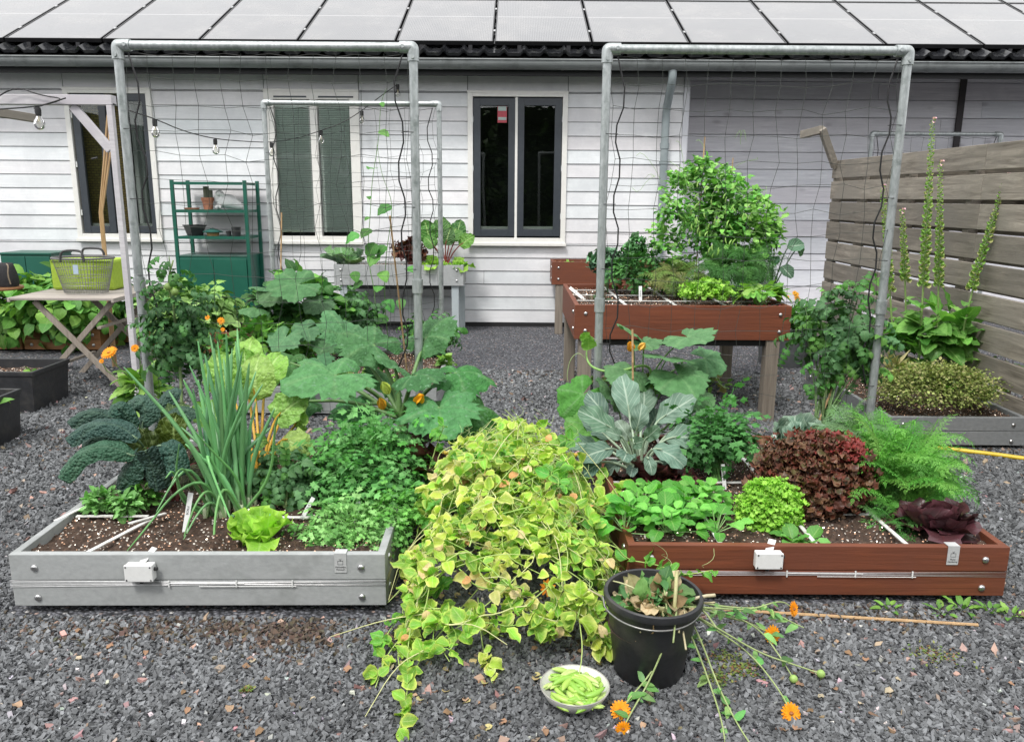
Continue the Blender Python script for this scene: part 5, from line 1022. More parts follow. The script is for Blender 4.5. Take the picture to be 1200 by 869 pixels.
for (px, py, r_, h_, n_, lb) in ((118, 587, 21, 17, 190, 'small pale green herb clump at the left edge of the grey bed'), (147, 592, 17, 15, 150, 'small pale green herb clump in front of the kale stem'), (170, 580, 17, 19, 150, 'darker small herb clump right behind its white label')):
    bush('herb_clump', lb, 'herb', px, py, 2.95+.006*(592-py), r_, h_, t_ov[:2], n_, .033, [(.20, .46, .13), (.28, .56, .20), (.14, .34, .09)] if 'darker' not in lb else GR, ML_soft, 'small herb clumps in the grey bed', zlo=-.7, nst=8, stem_r=.0015)
rosette('butterhead_lettuce', 'bright lime green lettuce at the front of the grey bed, below the onions', 'lettuce', G(305, 632, zs), 16, (.09, .135), (80, 20), t_ruf, [(.27, .52, .05), (.34, .60, .08), (.22, .46, .05)], ML_lush, c2=[(.42, .66, .10)])
pr = W(430, 560, 3.25)
bush('flat_parsley', 'broad dense mound of blue-green parsley in the grey bed', 'parsley', 432, 552, 3.3, 64, 60, t_pars, 620, .10, [(.055, .21, .045), (.10, .31, .075), (.16, .40, .12), (.07, .26, .04)], ML_fine, nst=60, sc=(.12, .28, .08), depth=.26, zlo=-.4, base=G(430, 590, zs), surf_=.6)
bush('young_parsley', 'low light green parsley along the front right corner of the grey bed', 'parsley', 412, 618, 2.85, 64, 24, t_pars, 260, .07, [(.20, .46, .12), (.28, .56, .18), (.13, .34, .08)], ML_fine, nst=40, sc=(.2, .4, .12), depth=.12, zlo=-.3, base=G(415, 630, zs), surf_=.5)
bush('celery_plant', 'bright green young celery leaves beside the right board of the grey bed', 'celery', 462, 600, 2.95, 26, 26, t_pars, 80, .095, [(.12, .36, .06), (.17, .44, .09)], ML_fine, nst=20, sc=(.2, .4, .12), zlo=-.2, base=G(458, 618, zs))
bush('low_tomato_plant', 'dull dark green tomato leaves between the onions and the parsley', 'tomato plant', 335, 565, 3.15, 42, 40, t_tom, 130, .10, GB+GR[:1], ML_soft, nst=12, stem_r=.004, sc=(.16, .24, .08), zlo=-.3, base=G(335, 595, zs))
rosette('red_leaf_beet', 'dark maroon leafy beet under the courgette leaves', 'beet', G(472, 560, zs)+np.array([0, 0, .02]), 18, (.14, .24), (85, 25), t_ruf, [(.055, .028, .022), (.08, .04, .028), (.05, .055, .025)], ML_red, c2=[(.10, .03, .025)])
# courgette
crown = W(472, 490, 3.85); cb0 = np.array([crown[0], 3.86, .2])
t = plant('courgette_plant', 'courgette plant with huge mottled leaves and orange flowers behind the parsley', 'courgette', cb0); f = MB(); s = MB()
ZL = [(392, 440, 3.62, .27, (-.75, -.55, -.05), (0, -.75, 1), 0), (438, 404, 4.05, .22, (-.6, .1, .25), (0, -1, 1), 1), (462, 428, 3.9, .16, (-.3, -.5, .3), (.2, -1, .8), 0), (488, 440, 3.7, .17, (.5, -.6, .1), (-.1, -.8, 1), 1), (535, 437, 3.85, .20, (.95, -.1, .0), (0, -.75, 1), 2), (515, 478, 3.55, .24, (.15, -.9, -.3), (0, -.6, 1), 0), (550, 478, 3.65, .22, (.6, -.6, -.5), (.4, -.6, .8), 2), (500, 395, 4.1, .19, (.5, .2, .5), (0, -1, .8), 1), (455, 450, 4.1, .17, (-.5, .2, .6), (0, -1, .8), 1), (545, 505, 3.7, .17, (.5, -.5, -.7), (.5, -.7, .5), 2), (340, 425, 4.2, .19, (-.8, -.2, .1), (0, -.7, 1), 2), (420, 475, 3.95, .16, (-.7, -.3, -.1), (0, -.5, 1), 1), (405, 395, 4.25, .20, (-.3, .2, .4), (0, -1, .9), 0), (355, 470, 3.95, .15, (-.7, -.5, 0), (0, -.6, 1), 1)]
for px, py, Y, S_, d, u, k in ZL:
    p = W(px, py, Y); c = vary([(.07, .20, .075), (.055, .17, .055), (.045, .16, .035)][k], 1, .12, .05)[0]; u = np.array(u, float)*np.array([1, .42, 1])+rng.normal(size=3)*.2; f.batch(t_palm[k], [p], [d], [u], [S_*.95], [c], [(.17, .30, .13)])
    m = (crown+p)/2+np.array([0, 0, .05]); s.tube([crown+rng.normal(size=3)*.015, m, p], [.013, .010, .006], 8, (.13, .25, .08), sm=2)
s.tube([cb0, crown], [.03, .028], 10, (.22, .32, .14), sm=1); f.build('leaves', ML_zuc, t, smooth=True); s.build('leaf_stalk', M_stem, t, smooth=True)
tfl = leaf(.3, p=.9, q=.6, nu=4, nv=5, cup=.5, droop=-.6, wave=.15, edge=0)
def trumpet(par, p, d, Ln, col, n=5, name='flower'):
    d = np.array(d, float); d /= np.linalg.norm(d); x = np.cross(d, (.2, .9, .1)); x /= np.linalg.norm(x); y = np.cross(d, x); f = MB()
    for k in range(n): a = 6.283*k/n; o = np.cos(a)*x+np.sin(a)*y; f.batch(tfl, [p], [d+o*.35], [-o], [Ln], vary(col, 1, .1, .03))
    f.build(name, M_petal, par, smooth=True)
trumpet(t, W(487, 472, 3.6), (.4, -.5, .5), .085, (.85, .38, .02)); trumpet(t, W(449, 480, 3.65), (-.1, -.4, .9), .075, (.75, .42, .05), 4); trumpet(t, W(456, 462, 3.7), (-.3, -.3, .8), .08, (.45, .55, .12), 4); trumpet(t, W(385, 462, 3.9), (-.1, -.4, .8), .05, (.8, .4, .05), 4)
# tomato and marigold at the back of the left bed
t = bush('tall_tomato_plant', 'tall dark tomato plant beside the left pipe leg with its top before the rack', 'tomato plant', 208, 388, 3.95, 40, 68, t_tom, 170, .115, DG+GB, ML_soft, nst=0, zlo=-.9, surf_=.25, base=G(214, 530, zs))
s = MB(); b0 = G(214, 530, zs); s.tube([b0, W(212, 430, 3.9), W(203, 360, 3.95), W(198, 300, 3.95)], [.009, .008, .006, .002], 8, (.14, .22, .08), sm=2); s.tube([W(203, 360, 3.95), W(196, 330, 3.9), W(203, 305, 3.9)], .004, 6, (.2, .28, .1), sm=1); s.build('stem', M_stem, t, smooth=True)
f = MB(); 
for x, y in ((198, 306), (190, 318), (210, 318), (185, 335), (215, 330), (205, 322), (222, 345), (192, 300)): p = W(x, y, 3.93); f.batch(t_tom[2], [p], [(rng.normal(), rng.normal()-.4, .3)], [(0, 0, 1)], [.12], vary(DG[1], 1))
f.build('top_leaves', ML_soft, t, smooth=True)
for x, y in ((197, 336), (205, 342)): m_ = MB(); m_.ball(W(x, y, 3.85), .018, 7, (.18, .28, .07), (1, 1, 1.1)); m_.build('fruit', M_stem, t, smooth=True)
t = bush('calendula_plant', 'calendula with pale leaves and orange blooms behind the left pipe leg', 'calendula', 165, 455, 4.2, 30, 30, t_str, 70, .11, LG, ML_soft, nst=14, zlo=-.6, base=(W(165, 470, 4.2)[0], 4.2, 0))
for x, y, r_, n_ in ((128, 413, .040, (-.2, -.6, .8)), (158, 408, .02, (0, -1, .3)), (119, 423, .012, (0, -1, .3))): flower(t, W(x, y, 4.1), n_, r_); s = MB(); s.tube([W(160, 450, 4.2), W(x+8, y+15, 4.15), W(x, y, 4.1)], .0025, 5, (.2, .35, .1), sm=1); s.build('flower_stalk', M_stem, t)
t = bush('marigold_plant', 'marigold with small orange blooms behind the tall tomato plant', 'marigold', 250, 412, 5.2, 30, 28, t_str, 80, .08, GR, ML_soft, nst=16, zlo=-.8, base=(W(250, 430, 5.2)[0], 5.2, .18))
for x, y, r_ in ((243, 372, .024), (259, 376, .034), (261, 386, .020), (228, 400, .03), (222, 408, .022), (231, 408, .02)): flower(t, W(x, y, 5.0), (rng.normal()*.4, -1, .4), r_*.68, n=12)
# ---------------------------------------------------------------- planters at the back left
cx = lambda px, Y: W(px, 400, Y)[0]
bush('potato_plant', 'bright green leafy plant in the leftmost wooden planter', 'potato plant', 8, 362, 7.5, 42, 42, t_pot, 210, .19, LG[:2]+GR[:2]+GR[3:], ML_soft, 'potato plants in the wooden planters', zlo=-.7, base=(cx(0, 7.6), 7.6, .18), nst=20)
bush('potato_plant', 'wide bright green leafy plant seen through the folding table legs', 'potato plant', 78, 362, 7.45, 52, 40, t_pot, 300, .19, LG[:2]+GR[:2]+GR[3:], ML_soft, 'potato plants in the wooden planters', zlo=-.75, base=(cx(75, 7.6), 7.6, .18), nst=20)
bush('potato_plant', 'leafy plant at the right end of the folding table', 'potato plant', 140, 368, 7.9, 34, 38, t_pot, 160, .19, GR+LG[:1], ML_soft, 'potato plants in the wooden planters', zlo=-.7, base=(cx(140, 8), 8.0, .18), nst=14)
bush('potato_plant', 'pale yellow-green rounded leafy plant in front of the green rack cupboard', 'potato plant', 224, 370, 7.5, 58, 40, t_pot, 380, .17, [(.24, .42, .11), (.30, .50, .16), (.17, .34, .08)], ML_soft, 'potato plants in the wooden planters', zlo=-.6, base=(cx(225, 7.6), 7.6, .18), nst=20)
# ---------------------------------------------------------------- bean bed
hb = (-1.25, 5.8, .18)
bush('bean_bush', 'tall heap of dark climbing bean leaves left of the thin upright cane', 'beans', 350, 362, 5.9, 62, 50, t_bean, 480, .11, GR+DG[:2]+DG[3:], ML_soft, zlo=-.9, base=(W(350, 400, 5.9)[0], 5.9, .18), nst=30, surf_=.45)
bush('bean_bush', 'lower bushy beans with some yellow-green sprigs, left part of the bean bed', 'beans', 318, 408, 5.45, 60, 40, t_bean+t_ov, 360, .085, GR+LG[:2]+LG[3:], ML_soft, zlo=-.9, base=(W(318, 430, 5.5)[0], 5.5, .18), nst=30)
bush('tomato_bush', 'dark tomato foliage in front of the pale planter under the blind window', 'tomato plant', 405, 368, 6.2, 40, 40, t_tom, 170, .14, DG+GB, ML_soft, zlo=-.8, base=(W(405, 400, 6.2)[0], 6.2, .18), nst=20, surf_=.4)
t = plant('cucumber_plant', 'large soft cucumber leaves spreading at the top of the bean heap', 'cucumber', (W(345, 400, 5.6)[0], 5.6, .18)); f = MB(); s = MB()
for px, py, Y, S_, k in ((350, 333, 5.5, .21, 0), (322, 342, 5.6, .15, 2), (312, 338, 5.7, .14, 1), (375, 355, 5.6, .14, 1), (300, 362, 5.5, .13, 2), (360, 385, 5.3, .13, 1), (335, 395, 5.2, .14, 0), (385, 400, 5.3, .14, 1), (372, 420, 5.1, .13, 2), (345, 435, 5.0, .12, 1)):
    p = W(px, py, Y); d = (rng.normal()*.6, -.6, -.15+rng.normal()*.2); f.batch(t_palmr[k], [p], [d], [(0, -.7, 1)], [S_], vary((.07, .17, .07), 1, .2), [(.14, .26, .12)]); q = p+np.array([0, .2, -.3]); s.tube([q, (p+q)/2+np.array([0, 0, .06]), p], .004, 6, (.14, .26, .08), sm=1)
f.build('leaves', ML_palm, t, smooth=True); s.build('leaf_stalk', M_stem, t, smooth=True)
t = plant('climbing_bean', 'sparse bean vines climbing the net of the smaller rear frame', 'climbing bean', (W(440, 400, 6.4)[0], 6.4, .18)); f = MB(); s = MB()
v1 = [(438, 400), (441, 350), (430, 300), (434, 250), (436, 210), (444, 165), (446, 120), (453, 104)]; v2 = [(455, 400), (450, 350), (452, 300), (458, 262), (460, 235), (447, 205), (442, 170)]
for vv in (v1, v2): s.tube([W(x, y, 6.47) for x, y in vv], [.004, .003, .0015], 5, (.14, .28, .08), sm=2)
for x, y, S_ in ((445, 153, .10), (438, 197, .11), (432, 230, .05), (457, 240, .14), (432, 254, .05), (447, 120, .05), (421, 275, .14), (433, 268, .12), (440, 285, .16), (452, 288, .13), (415, 318, .10), (440, 300, .13), (447, 318, .12), (478, 313, .10), (425, 330, .11), (445, 335, .10), (430, 352, .12), (450, 352, .14), (438, 372, .14), (455, 372, .16), (425, 378, .15), (470, 350, .10), (445, 390, .16), (462, 395, .14), (430, 395, .14)):
    k = rng.integers(3); f.batch(t_bean[k], [W(x, y, 6.42)], [(rng.normal()*.8, -.7, -.4+rng.normal()*.3)], [(0, -.6, 1)], [S_], vary(GR[k], 1, .2))
f.build('leaves', ML_soft, t, smooth=True); s.build('vine', M_stem, t, smooth=True)
bush('potted_tomato', 'light tomato foliage behind the lower right pipe leg of the rear frame', 'tomato plant', 500, 392, 6.35, 34, 26, t_tom, 90, .15, GR+GB, ML_soft, zlo=-.7, base=(W(495, 410, 6.3)[0], 6.25, .18), nst=16)
bush('lettuce_patch', 'low yellow-green lettuce in the pale bed behind the courgette', 'lettuce', 425, 452, 5.3, 50, 14, t_ov, 140, .09, LG, ML_lush, zlo=-.2, base=(W(425, 455, 5.3)[0], 5.3, .18), nst=0, depth=.12)
bush('leafy_plant', 'small light green upright plant at the right corner of the pale bed', 'leafy plant', 522, 425, 5.9, 10, 14, t_ov, 26, .08, LG, ML_soft, zlo=-.5, base=(-.6, 5.95, .18), nst=6)
# ---------------------------------------------------------------- planter under the blind window
wp_ = lambda px, py: W(px, py, 8.58)
t_cab = [leaf(.55, p=.85, q=.5, nu=6, nv=6, cup=.45, droop=d, wave=.12, seed=i+50, edge=.6, tip=.6) for i, d in enumerate((-1.1, -.5, .5))]
rosette('cabbage', 'round pale green cabbage at the left end of the wall planter', 'cabbage', np.array([wp_(408, 310)[0], 8.58, .70]), 22, (.15, .25), (85, 20), t_cab, [(.17, .34, .13), (.10, .22, .11), (.24, .42, .17)], ML_broc, r0=.02, c2=[(.25, .38, .22)])
bush('red_lettuce', 'small dark red frilly lettuce in the pale wall planter', 'lettuce', 480, 298, 8.55, 19, 17, t_frill, 170, .075, [(.09, .025, .02), (.06, .02, .018), (.12, .05, .03)], ML_red, zlo=-.2, nst=0)
hero('chard_plant', 'upright dark green chard with red stems at the right end of the wall planter', 'chard', (wp_(522, 312)[0], 8.6, .70), [(505, 285, 8.6, .26, (-.25, -.2, 1), (0, -1, .2), (.08, .22, .05)), (516, 280, 8.65, .26, (.1, 0, 1), (0, -1, .2), (.06, .17, .04)), (527, 283, 8.6, .25, (.4, 0, 1), (0, -1, .2), (.10, .26, .06)), (538, 288, 8.6, .2, (.8, -.1, .6), (0, -1, .4), (.14, .34, .06)), (522, 287, 8.5, .2, (.2, -.3, .8), (0, -1, .4), (.05, .14, .04)), (510, 290, 8.5, .18, (-.5, -.3, .7), (0, -1, .4), (.09, .24, .05)), (534, 280, 8.68, .22, (.25, .1, 1), (0, -1, .3), (.05, .15, .04))], ML_sav, (.30, .05, .05), .007, tpls=t_sav)
rosette('green_lettuce', 'small bright green lettuce below the upright chard of the wall planter', 'lettuce', np.array([wp_(510, 308)[0], 8.47, .70]), 14, (.10, .17), (80, 20), t_ruf, [(.22, .45, .05), (.30, .52, .08)], ML_lush)
rosette('green_lettuce', 'bright green lettuce leaf tuft at the far right end of the wall planter', 'lettuce', np.array([wp_(538, 308)[0], 8.5, .70]), 10, (.08, .14), (80, 20), t_ruf, [(.22, .45, .05), (.30, .52, .08)], ML_lush)
# ---------------------------------------------------------------- big planter on legs
z0 = .745; pl_ = lambda px, Y: W(px, 330, Y)[0]
t = bush('pea_bush', 'huge bushy pea plant full of flat pods in the red-brown leg planter', 'pea plant', 840, 262, 5.85, 48, 56, t_rnd, 1300, .038, [(.13, .38, .06), (.20, .49, .09), (.08, .27, .05), (.28, .56, .14)], ML_soft, zlo=-.9, base=(pl_(845, 5.85), 5.85, z0), nst=70, sc=(.2, .42, .1), surf_=.3, szv=.3)
f = MB()
for lx, ly in ((800, 214), (822, 199), (848, 214), (874, 232), (893, 254), (899, 285), (790, 248), (785, 285), (797, 312), (884, 306), (838, 238), (862, 262), (812, 262), (842, 300)): scatter(f, t_rnd, 150, W(lx, ly, 5.85+.12*rng.normal()), (ptm(19, 5.85), .15, ptm(17, 5.85)), .038, [(.13, .38, .06), (.20, .49, .09), (.08, .27, .05), (.28, .56, .14)], zlo=-.8, surf_=.2)
scatter(f, t_rnd, 60, W(825, 215, 5.85), (ptm(30, 5.85), .2, ptm(20, 5.85)), .045, [(.18, .44, .07), (.28, .54, .13)], zlo=-.6, surf_=.2); scatter(f, t_rnd, 250, W(885, 265, 5.8), (ptm(34, 5.85), .2, ptm(34, 5.85)), .045, [(.18, .44, .07), (.28, .54, .13)], zlo=-.8, surf_=.2); f.build('side_foliage', ML_soft, t, smooth=True)
f = MB(); s = MB()
for k in range(46):
    a_ = rng.uniform(-.3, 3.4); p = W(838+58*math.cos(a_), 262-60*math.sin(a_), 5.85+.1*rng.normal()); d = np.array([math.cos(a_)*.8+rng.normal()*.4, rng.normal()*.4, math.sin(a_)*.8+rng.normal()*.3]); q = p+d*rng.uniform(.04, .12); s.tube([p-d*.08, p, q], .0015, 4, (.25, .5, .12), sm=1)
    for m_ in range(7): z_ = p+(q-p)*rng.random(); f.batch(t_rnd[rng.integers(3)], [z_], [d+rng.normal(size=3)], [(0, -.5, 1)], [.036], vary((.24, .52, .11), 1, .2))
f.build('sprig_leaves', ML_soft, t, smooth=True); s.build('tendril', M_stem, t)
s = MB()
for k in range(60):
    p = W(840+rng.normal()*35, 250+rng.normal()*32, 5.62+.1*rng.random()); d = rng.normal(size=3); s.tube([p, p+d*.04+np.array([0, 0, .03]), p+d*.08, p+d*.09+rng.normal(size=3)*.03], .0012, 4, (.3, .5, .16), sm=1)
s.build('tendril', M_stem, t)
f = MB(); n = 46; P = np.array([W(838+45*math.sqrt(random.random())*math.cos(a_), 252+45*math.sqrt(random.random())*math.sin(a_), 5.5+.06*rng.random()) for a_ in np.linspace(0, 40, n)])
for p in P: f = MB(); f.batch(POD, [p], [(rng.normal()*.35, rng.normal()*.2, -1)], (0, -1, .1), .048, pick([(.28, .50, .10), (.24, .46, .08), (.34, .54, .14)], 1)); f.build('pod', M_pod, t, smooth=True)
bush('curly_kale', 'small grey-green curly kale at the left end of the leg planter', 'kale', 712, 308, 6.0, 18, 15, t_frill, 90, .085, [(.07, .18, .09), (.10, .23, .12)], ML_broc, zlo=-.3, base=(pl_(712, 6), 6, z0), nst=8)
bush('curly_parsley', 'dark green curly parsley clump with an upright curly sprig', 'parsley', 748, 318, 5.85, 34, 22, t_pars, 170, .11, [(.05, .17, .04), (.09, .26, .06)], ML_fine, zlo=-.3, base=(pl_(748, 5.85), 5.85, z0), nst=30)
bush('curly_sprig', 'upright tight curly green sprig rising between the kale and the pea bush', 'kale', 744, 292, 5.9, 11, 18, t_frill, 70, .06, [(.06, .20, .06), (.09, .26, .08)], ML_broc, zlo=-.9, base=(pl_(744, 5.9), 5.9, z0), nst=5, stem_r=.005)
bush('dill_plant', 'feathery light green dill at the foot of the pea bush', 'dill', 797, 325, 5.6, 32, 18, t_car, 90, .13, [(.17, .32, .07), (.24, .38, .10), (.30, .34, .12)], ML_fine, zlo=-.4, base=(pl_(797, 5.65), 5.65, z0), nst=20)
bush('carrot_plant', 'dark green feathery carrot tops right of the dill, under the peas', 'carrots', 868, 315, 5.55, 44, 28, t_car, 150, .15, [(.07, .22, .05), (.11, .28, .07)], ML_fine, zlo=-.6, base=(pl_(868, 5.6), 5.6, z0), nst=30)
bush('salad_burnet', 'compact bright green curly salad dome at the front of the leg planter', 'lettuce', 828, 345, 5.22, 30, 19, t_frill, 900, .026, [(.26, .52, .06), (.36, .62, .10), (.18, .40, .04)], ML_lush, zlo=-.1, nst=0)
bush('radish_plant', 'light green radish leaves at the front right corner of the leg planter', 'radishes', 893, 345, 5.25, 32, 17, t_ov, 60, .10, [(.24, .46, .08), (.32, .55, .12), (.14, .36, .06)], ML_lush, zlo=-.1, base=(pl_(895, 5.25), 5.25, z0), nst=20, sc=(.35, .45, .2))
rad = MB(); 
for k in range(7): p = np.array([pl_(880+k*6, 5.2), 5.18+.03*rng.random(), z0+.01]); rad.ball(p, .012, 6, (.45, .04, .10))
bpy_r = rad.build('radish_roots', M_stem, bpy.data.objects['radish_plant'], smooth=True)
rosette('lettuce_seedling', 'small reddish seedling by the fallen label in the leg planter', 'lettuce', (pl_(703, 5.45), 5.45, z0), 12, (.06, .10), (70, 15), t_ov, [(.07, .05, .03), (.05, .10, .04)], ML_red)
t = hero('brussels_sprout', 'blue-green cabbage-like leaves poking out to the right of the pea bush', 'brassica', (pl_(905, 5.95), 5.95, z0), [(908, 282, 5.9, .15, (-.2, -.4, .6), (0, -1, .5), (.06, .14, .08)), (922, 290, 5.85, .13, (.8, -.3, .3), (0, -1, .6), (.10, .21, .13)), (935, 288, 5.85, .09, (.6, -.3, -.6), (.3, -1, .6), (.06, .17, .07)), (905, 300, 5.8, .12, (-.1, -.7, -.3), (0, -1, .6), (.05, .13, .07)), (915, 312, 5.75, .12, (.4, -.6, -.3), (0, -1, .6), (.05, .13, .07)), (900, 278, 6, .12, (-.3, -.2, .8), (0, -1, .5), (.08, .17, .1))], ML_broc, (.20, .30, .2), .005, tpls=t_rnd)
bush('small_seedling', 'tiny pale seedling in the small wall planter', 'seedling', 667, 309, 8.6, 7, 5, t_ov, 14, .06, LG, ML_soft, nst=3, zlo=-.1)
t = bush('marigold_plant', 'small plant with yellow-orange blooms in the round dark grey tub', 'marigold', 935, 378, 6.9, 30, 22, t_str, 190, .11, GR, ML_soft, zlo=-.4, base=(tc[0], 7.0, .24), nst=20)
for x, y, r_ in ((933, 345, .024), (934, 350, .028), (923, 348, .014), (931, 343, .018)): flower(t, W(x, y, 6.7), (rng.normal()*.3, -1, .5), r_, (.85, .42, .03), n=12)
# ---------------------------------------------------------------- RIGHT FRONT BED
t_bro = [leaf(.30, p=1.15, q=.6, nu=6, nv=9, cup=.18, droop=d, wave=.26, wf=2.6, seed=i+70, edge=0, tip=.3, rip=.06) for i, d in enumerate((.3, .9, 1.5))]
bb = G(748, 560, .197); BR = [(.14, .235, .175), (.19, .30, .225), (.11, .19, .15)]
BR = [tuple(np.array(q)*.85) for q in BR]
def bl(px, py, Y, Ln, d, k=0, u=(0, -.8, .8)): return (px, py, Y, Ln*.86, d, u, BR[k])
hero('broccoli_plant', 'blue-grey broccoli with big ribbed leaves at the back left of the red-brown bed', 'broccoli', bb, [bl(722, 505, 3.5, .24, (-.75, -.2, .55)), bl(738, 490, 3.6, .26, (-.15, .1, 1), 1, (0, -1, .1)), bl(752, 488, 3.7, .24, (.2, .2, .9), 0, (0, -1, .2)), bl(768, 495, 3.55, .25, (.7, -.1, .6), 1), bl(778, 515, 3.45, .24, (.85, -.3, .35), 0), bl(765, 525, 3.35, .20, (.7, -.7, .15), 1), bl(735, 530, 3.35, .17, (-.2, -.9, .2), 2), bl(720, 525, 3.4, .20, (-.85, -.4, .05), 0), bl(745, 505, 3.4, .16, (.1, -.6, .7), 1, (0, -1, .3)), bl(715, 515, 3.7, .2, (-.7, .3, .6), 2), bl(760, 505, 3.8, .22, (.5, .5, .8), 2), bl(738, 515, 3.4, .13, (-.3, -.5, .6), 1, (0, -1, .3)), bl(755, 515, 3.38, .13, (.3, -.5, .5), 1, (0, -1, .3)), bl(728, 540, 3.45, .13, (-.6, -.6, -.1), 2), bl(770, 540, 3.4, .13, (.6, -.6, -.1), 2), bl(700, 520, 3.55, .18, (-.9, -.3, .15), 1), bl(712, 490, 3.7, .2, (-.6, .1, .8), 0, (0, -1, .3)), bl(790, 500, 3.6, .2, (.9, .1, .4), 1), bl(742, 520, 3.33, .12, (.1, -.7, .3), 0, (0, -1, .4)), bl(730, 512, 3.38, .11, (-.5, -.6, .4), 1, (0, -1, .4)), bl(758, 535, 3.3, .11, (.1, -.8, .0), 0), bl(742, 545, 3.32, .1, (-.2, -.8, -.1), 2), bl(705, 540, 3.4, .13, (-.8, -.5, -.3), 2)], ML_broc, (.36, .46, .34), .007, tpls=t_bro)
for q_ in range(1): pass
# squash climbing the left pipe leg
sb = np.array([.60, 3.93, .197]); t = plant('squash_vine', 'squash vine with broad soft leaves climbing the left pipe of the right frame', 'squash', sb); f = MB(); s = MB()
SV = [(741, 390, 3.95, .105, (-.3, -.6, .3), 1), (755, 402, 3.9, .105, (.2, -.7, -.1), 0), (806, 395, 3.85, .155, (.35, -.8, .0), 0), (826, 420, 3.95, .12, (.9, -.3, -.2), 2), (782, 420, 3.8, .15, (-.1, -.8, .1), 0), (795, 440, 3.75, .17, (.3, -.8, -.3), 1), (740, 436, 3.9, .15, (-.5, -.6, -.1), 2), (683, 462, 3.95, .16, (-.6, -.3, -.5), 2), (686, 498, 3.75, .12, (-.5, -.5, -.3), 1), (818, 466, 3.9, .10, (.4, -.6, -.2), 1), (718, 462, 3.95, .13, (-.2, -.3, .3), 2), (800, 470, 4.0, .12, (.5, -.3, .2), 1), (690, 480, 4.0, .13, (-.8, 0, .1), 2), (765, 450, 3.95, .14, (0, -.5, .3), 2)]
for i, (px, py, Y, S_, d, k) in enumerate(SV):
    p = W(px, py, Y); c = vary((.09, .215, .085) if i not in (7, 12, 8) else (.08, .24, .04), 1, .1, .05)[0]; f.batch(t_palmr[k], [p], [d], [(0, -.75, 1)], [S_], [c], [(.16, .30, .13)])
    q = W(min(max(px, 700), 780)+(750-px)*.4, max(py+45, 450), 4.0); s.tube([q, (p+q)/2+np.array([0, .02, .04]), p], [.005, .004, .003], 6, (.18, .34, .10), sm=2)
s.tube([sb, W(760, 490, 3.98), W(765, 440, 3.95), W(758, 425, 3.92), W(722, 437, 3.9), W(694, 432, 3.95), W(686, 418, 4.0), W(690, 400, 4.02)], [.009, .008, .008, .007, .007, .006, .004, .002], 8, (.24, .44, .12), sm=3)
s.tube([sb, W(790, 500, 3.95), W(795, 450, 3.9), W(800, 420, 3.9)], .006, 7, (.2, .38, .11), sm=2)
for pp in ([(686, 420), (678, 412), (668, 420), (664, 440), (666, 448)], [(700, 400), (690, 392), (684, 398)], [(830, 425), (842, 430), (838, 445), (850, 455)]): s.tube([W(x, y, 4.0) for x, y in pp], .0015, 4, (.4, .55, .25), sm=2)
f.build('leaves', ML_palm, t, smooth=True); s.build('vine', M_stem, t, smooth=True)
f = MB(); f.batch(t_ruf[0], [W(690, 410, 3.98), W(685, 400, 3.98)], [(-.1, -.2, .9), (.1, -.2, .9)], [(0, -1, .2)], [.08, .06], [(.2, .42, .08)]); f.build('young_leaf', ML_lush, t, smooth=True)
trumpet(t, W(740, 412, 3.8), (-.2, -.5, .8), .07, (.85, .40, .05)); trumpet(t, W(748, 410, 3.8), (.4, -.5, .6), .06, (.85, .5, .12)); trumpet(t, W(796, 474, 3.8), (0, -.5, .8), .03, (.85, .42, .05))
rosette('dark_lettuce', 'very dark maroon lettuce below the broccoli in the red-brown bed', 'lettuce', G(768, 568, .197), 46, (.09, .17), (85, 10), t_ruf, [(.045, .018, .020), (.065, .025, .025), (.035, .02, .018)], ML_red, c2=[(.12, .035, .035)])
bush('celeriac_plant', 'upright dark green celeriac in the middle of the red-brown bed', 'celeriac', 838, 514, 3.5, 38, 38, t_pars, 190, .11, [(.06, .21, .05), (.09, .28, .07), (.045, .16, .04)], ML_fine, zlo=-.5, base=G(838, 562, .197), nst=45, sc=(.14, .32, .08), surf_=.4)
t = plant('corn_salad', 'dense bright green patch of rounded leaves at the front left of the red-brown bed', 'spinach', G(790, 628, .197)); f = MB(); s = MB()
t_spn = [leaf(.46, p=.9, q=.55, nu=4, nv=6, cup=c_, droop=d, wave=.08, seed=i+90, edge=0, tip=.3) for i, (d, c_) in enumerate(((.2, .45), (.7, .3), (1.3, .2)))]
for k in range(16):
    cx_ = G(732+114*((k*.618) % 1), 628-30*((k % 4)/3)-4, .197); az = rng.uniform(0, 6.28)
    for i in range(13):
        az += 2.4; e = R(80-65*i/13+rng.normal()*6); Ln = .075+.06*rng.random(); h = np.array([math.cos(az), math.sin(az), 0]); d = h*math.cos(e)+np.array([0, 0, math.sin(e)]); b0 = cx_+d*Ln*.75; s.tube([cx_, b0], .002, 4, (.3, .5, .2), cap=False); f.batch([t_spn[rng.integers(3)]][0], [b0], [d*.7+h*.5], [np.array([0, -.2, 1])-h*.3], [.055*(1+.2*rng.normal())], vary([(.11, .38, .05), (.17, .48, .08), (.08, .30, .04)][rng.integers(3)], 1, .1, .04))
f.build('leaves', ML_lush, t, smooth=True); s.build('leaf_stalk', M_stem, t)
c = W(902, 603, 2.95); bush('curly_lettuce', 'lime green tightly curled lettuce ball at the front of the red-brown bed', 'lettuce', 902, 599, 2.93, 36, 39, t_frill, 3800, .0165, [(.20, .48, .04), (.30, .60, .07), (.14, .38, .03), (.38, .66, .12)], ML_lush, zlo=-.9, nst=0, surf_=.75, base=G(902, 632, .197), c2=[(.36, .66, .09), (.24, .52, .05)], dark=.35, up=.5)
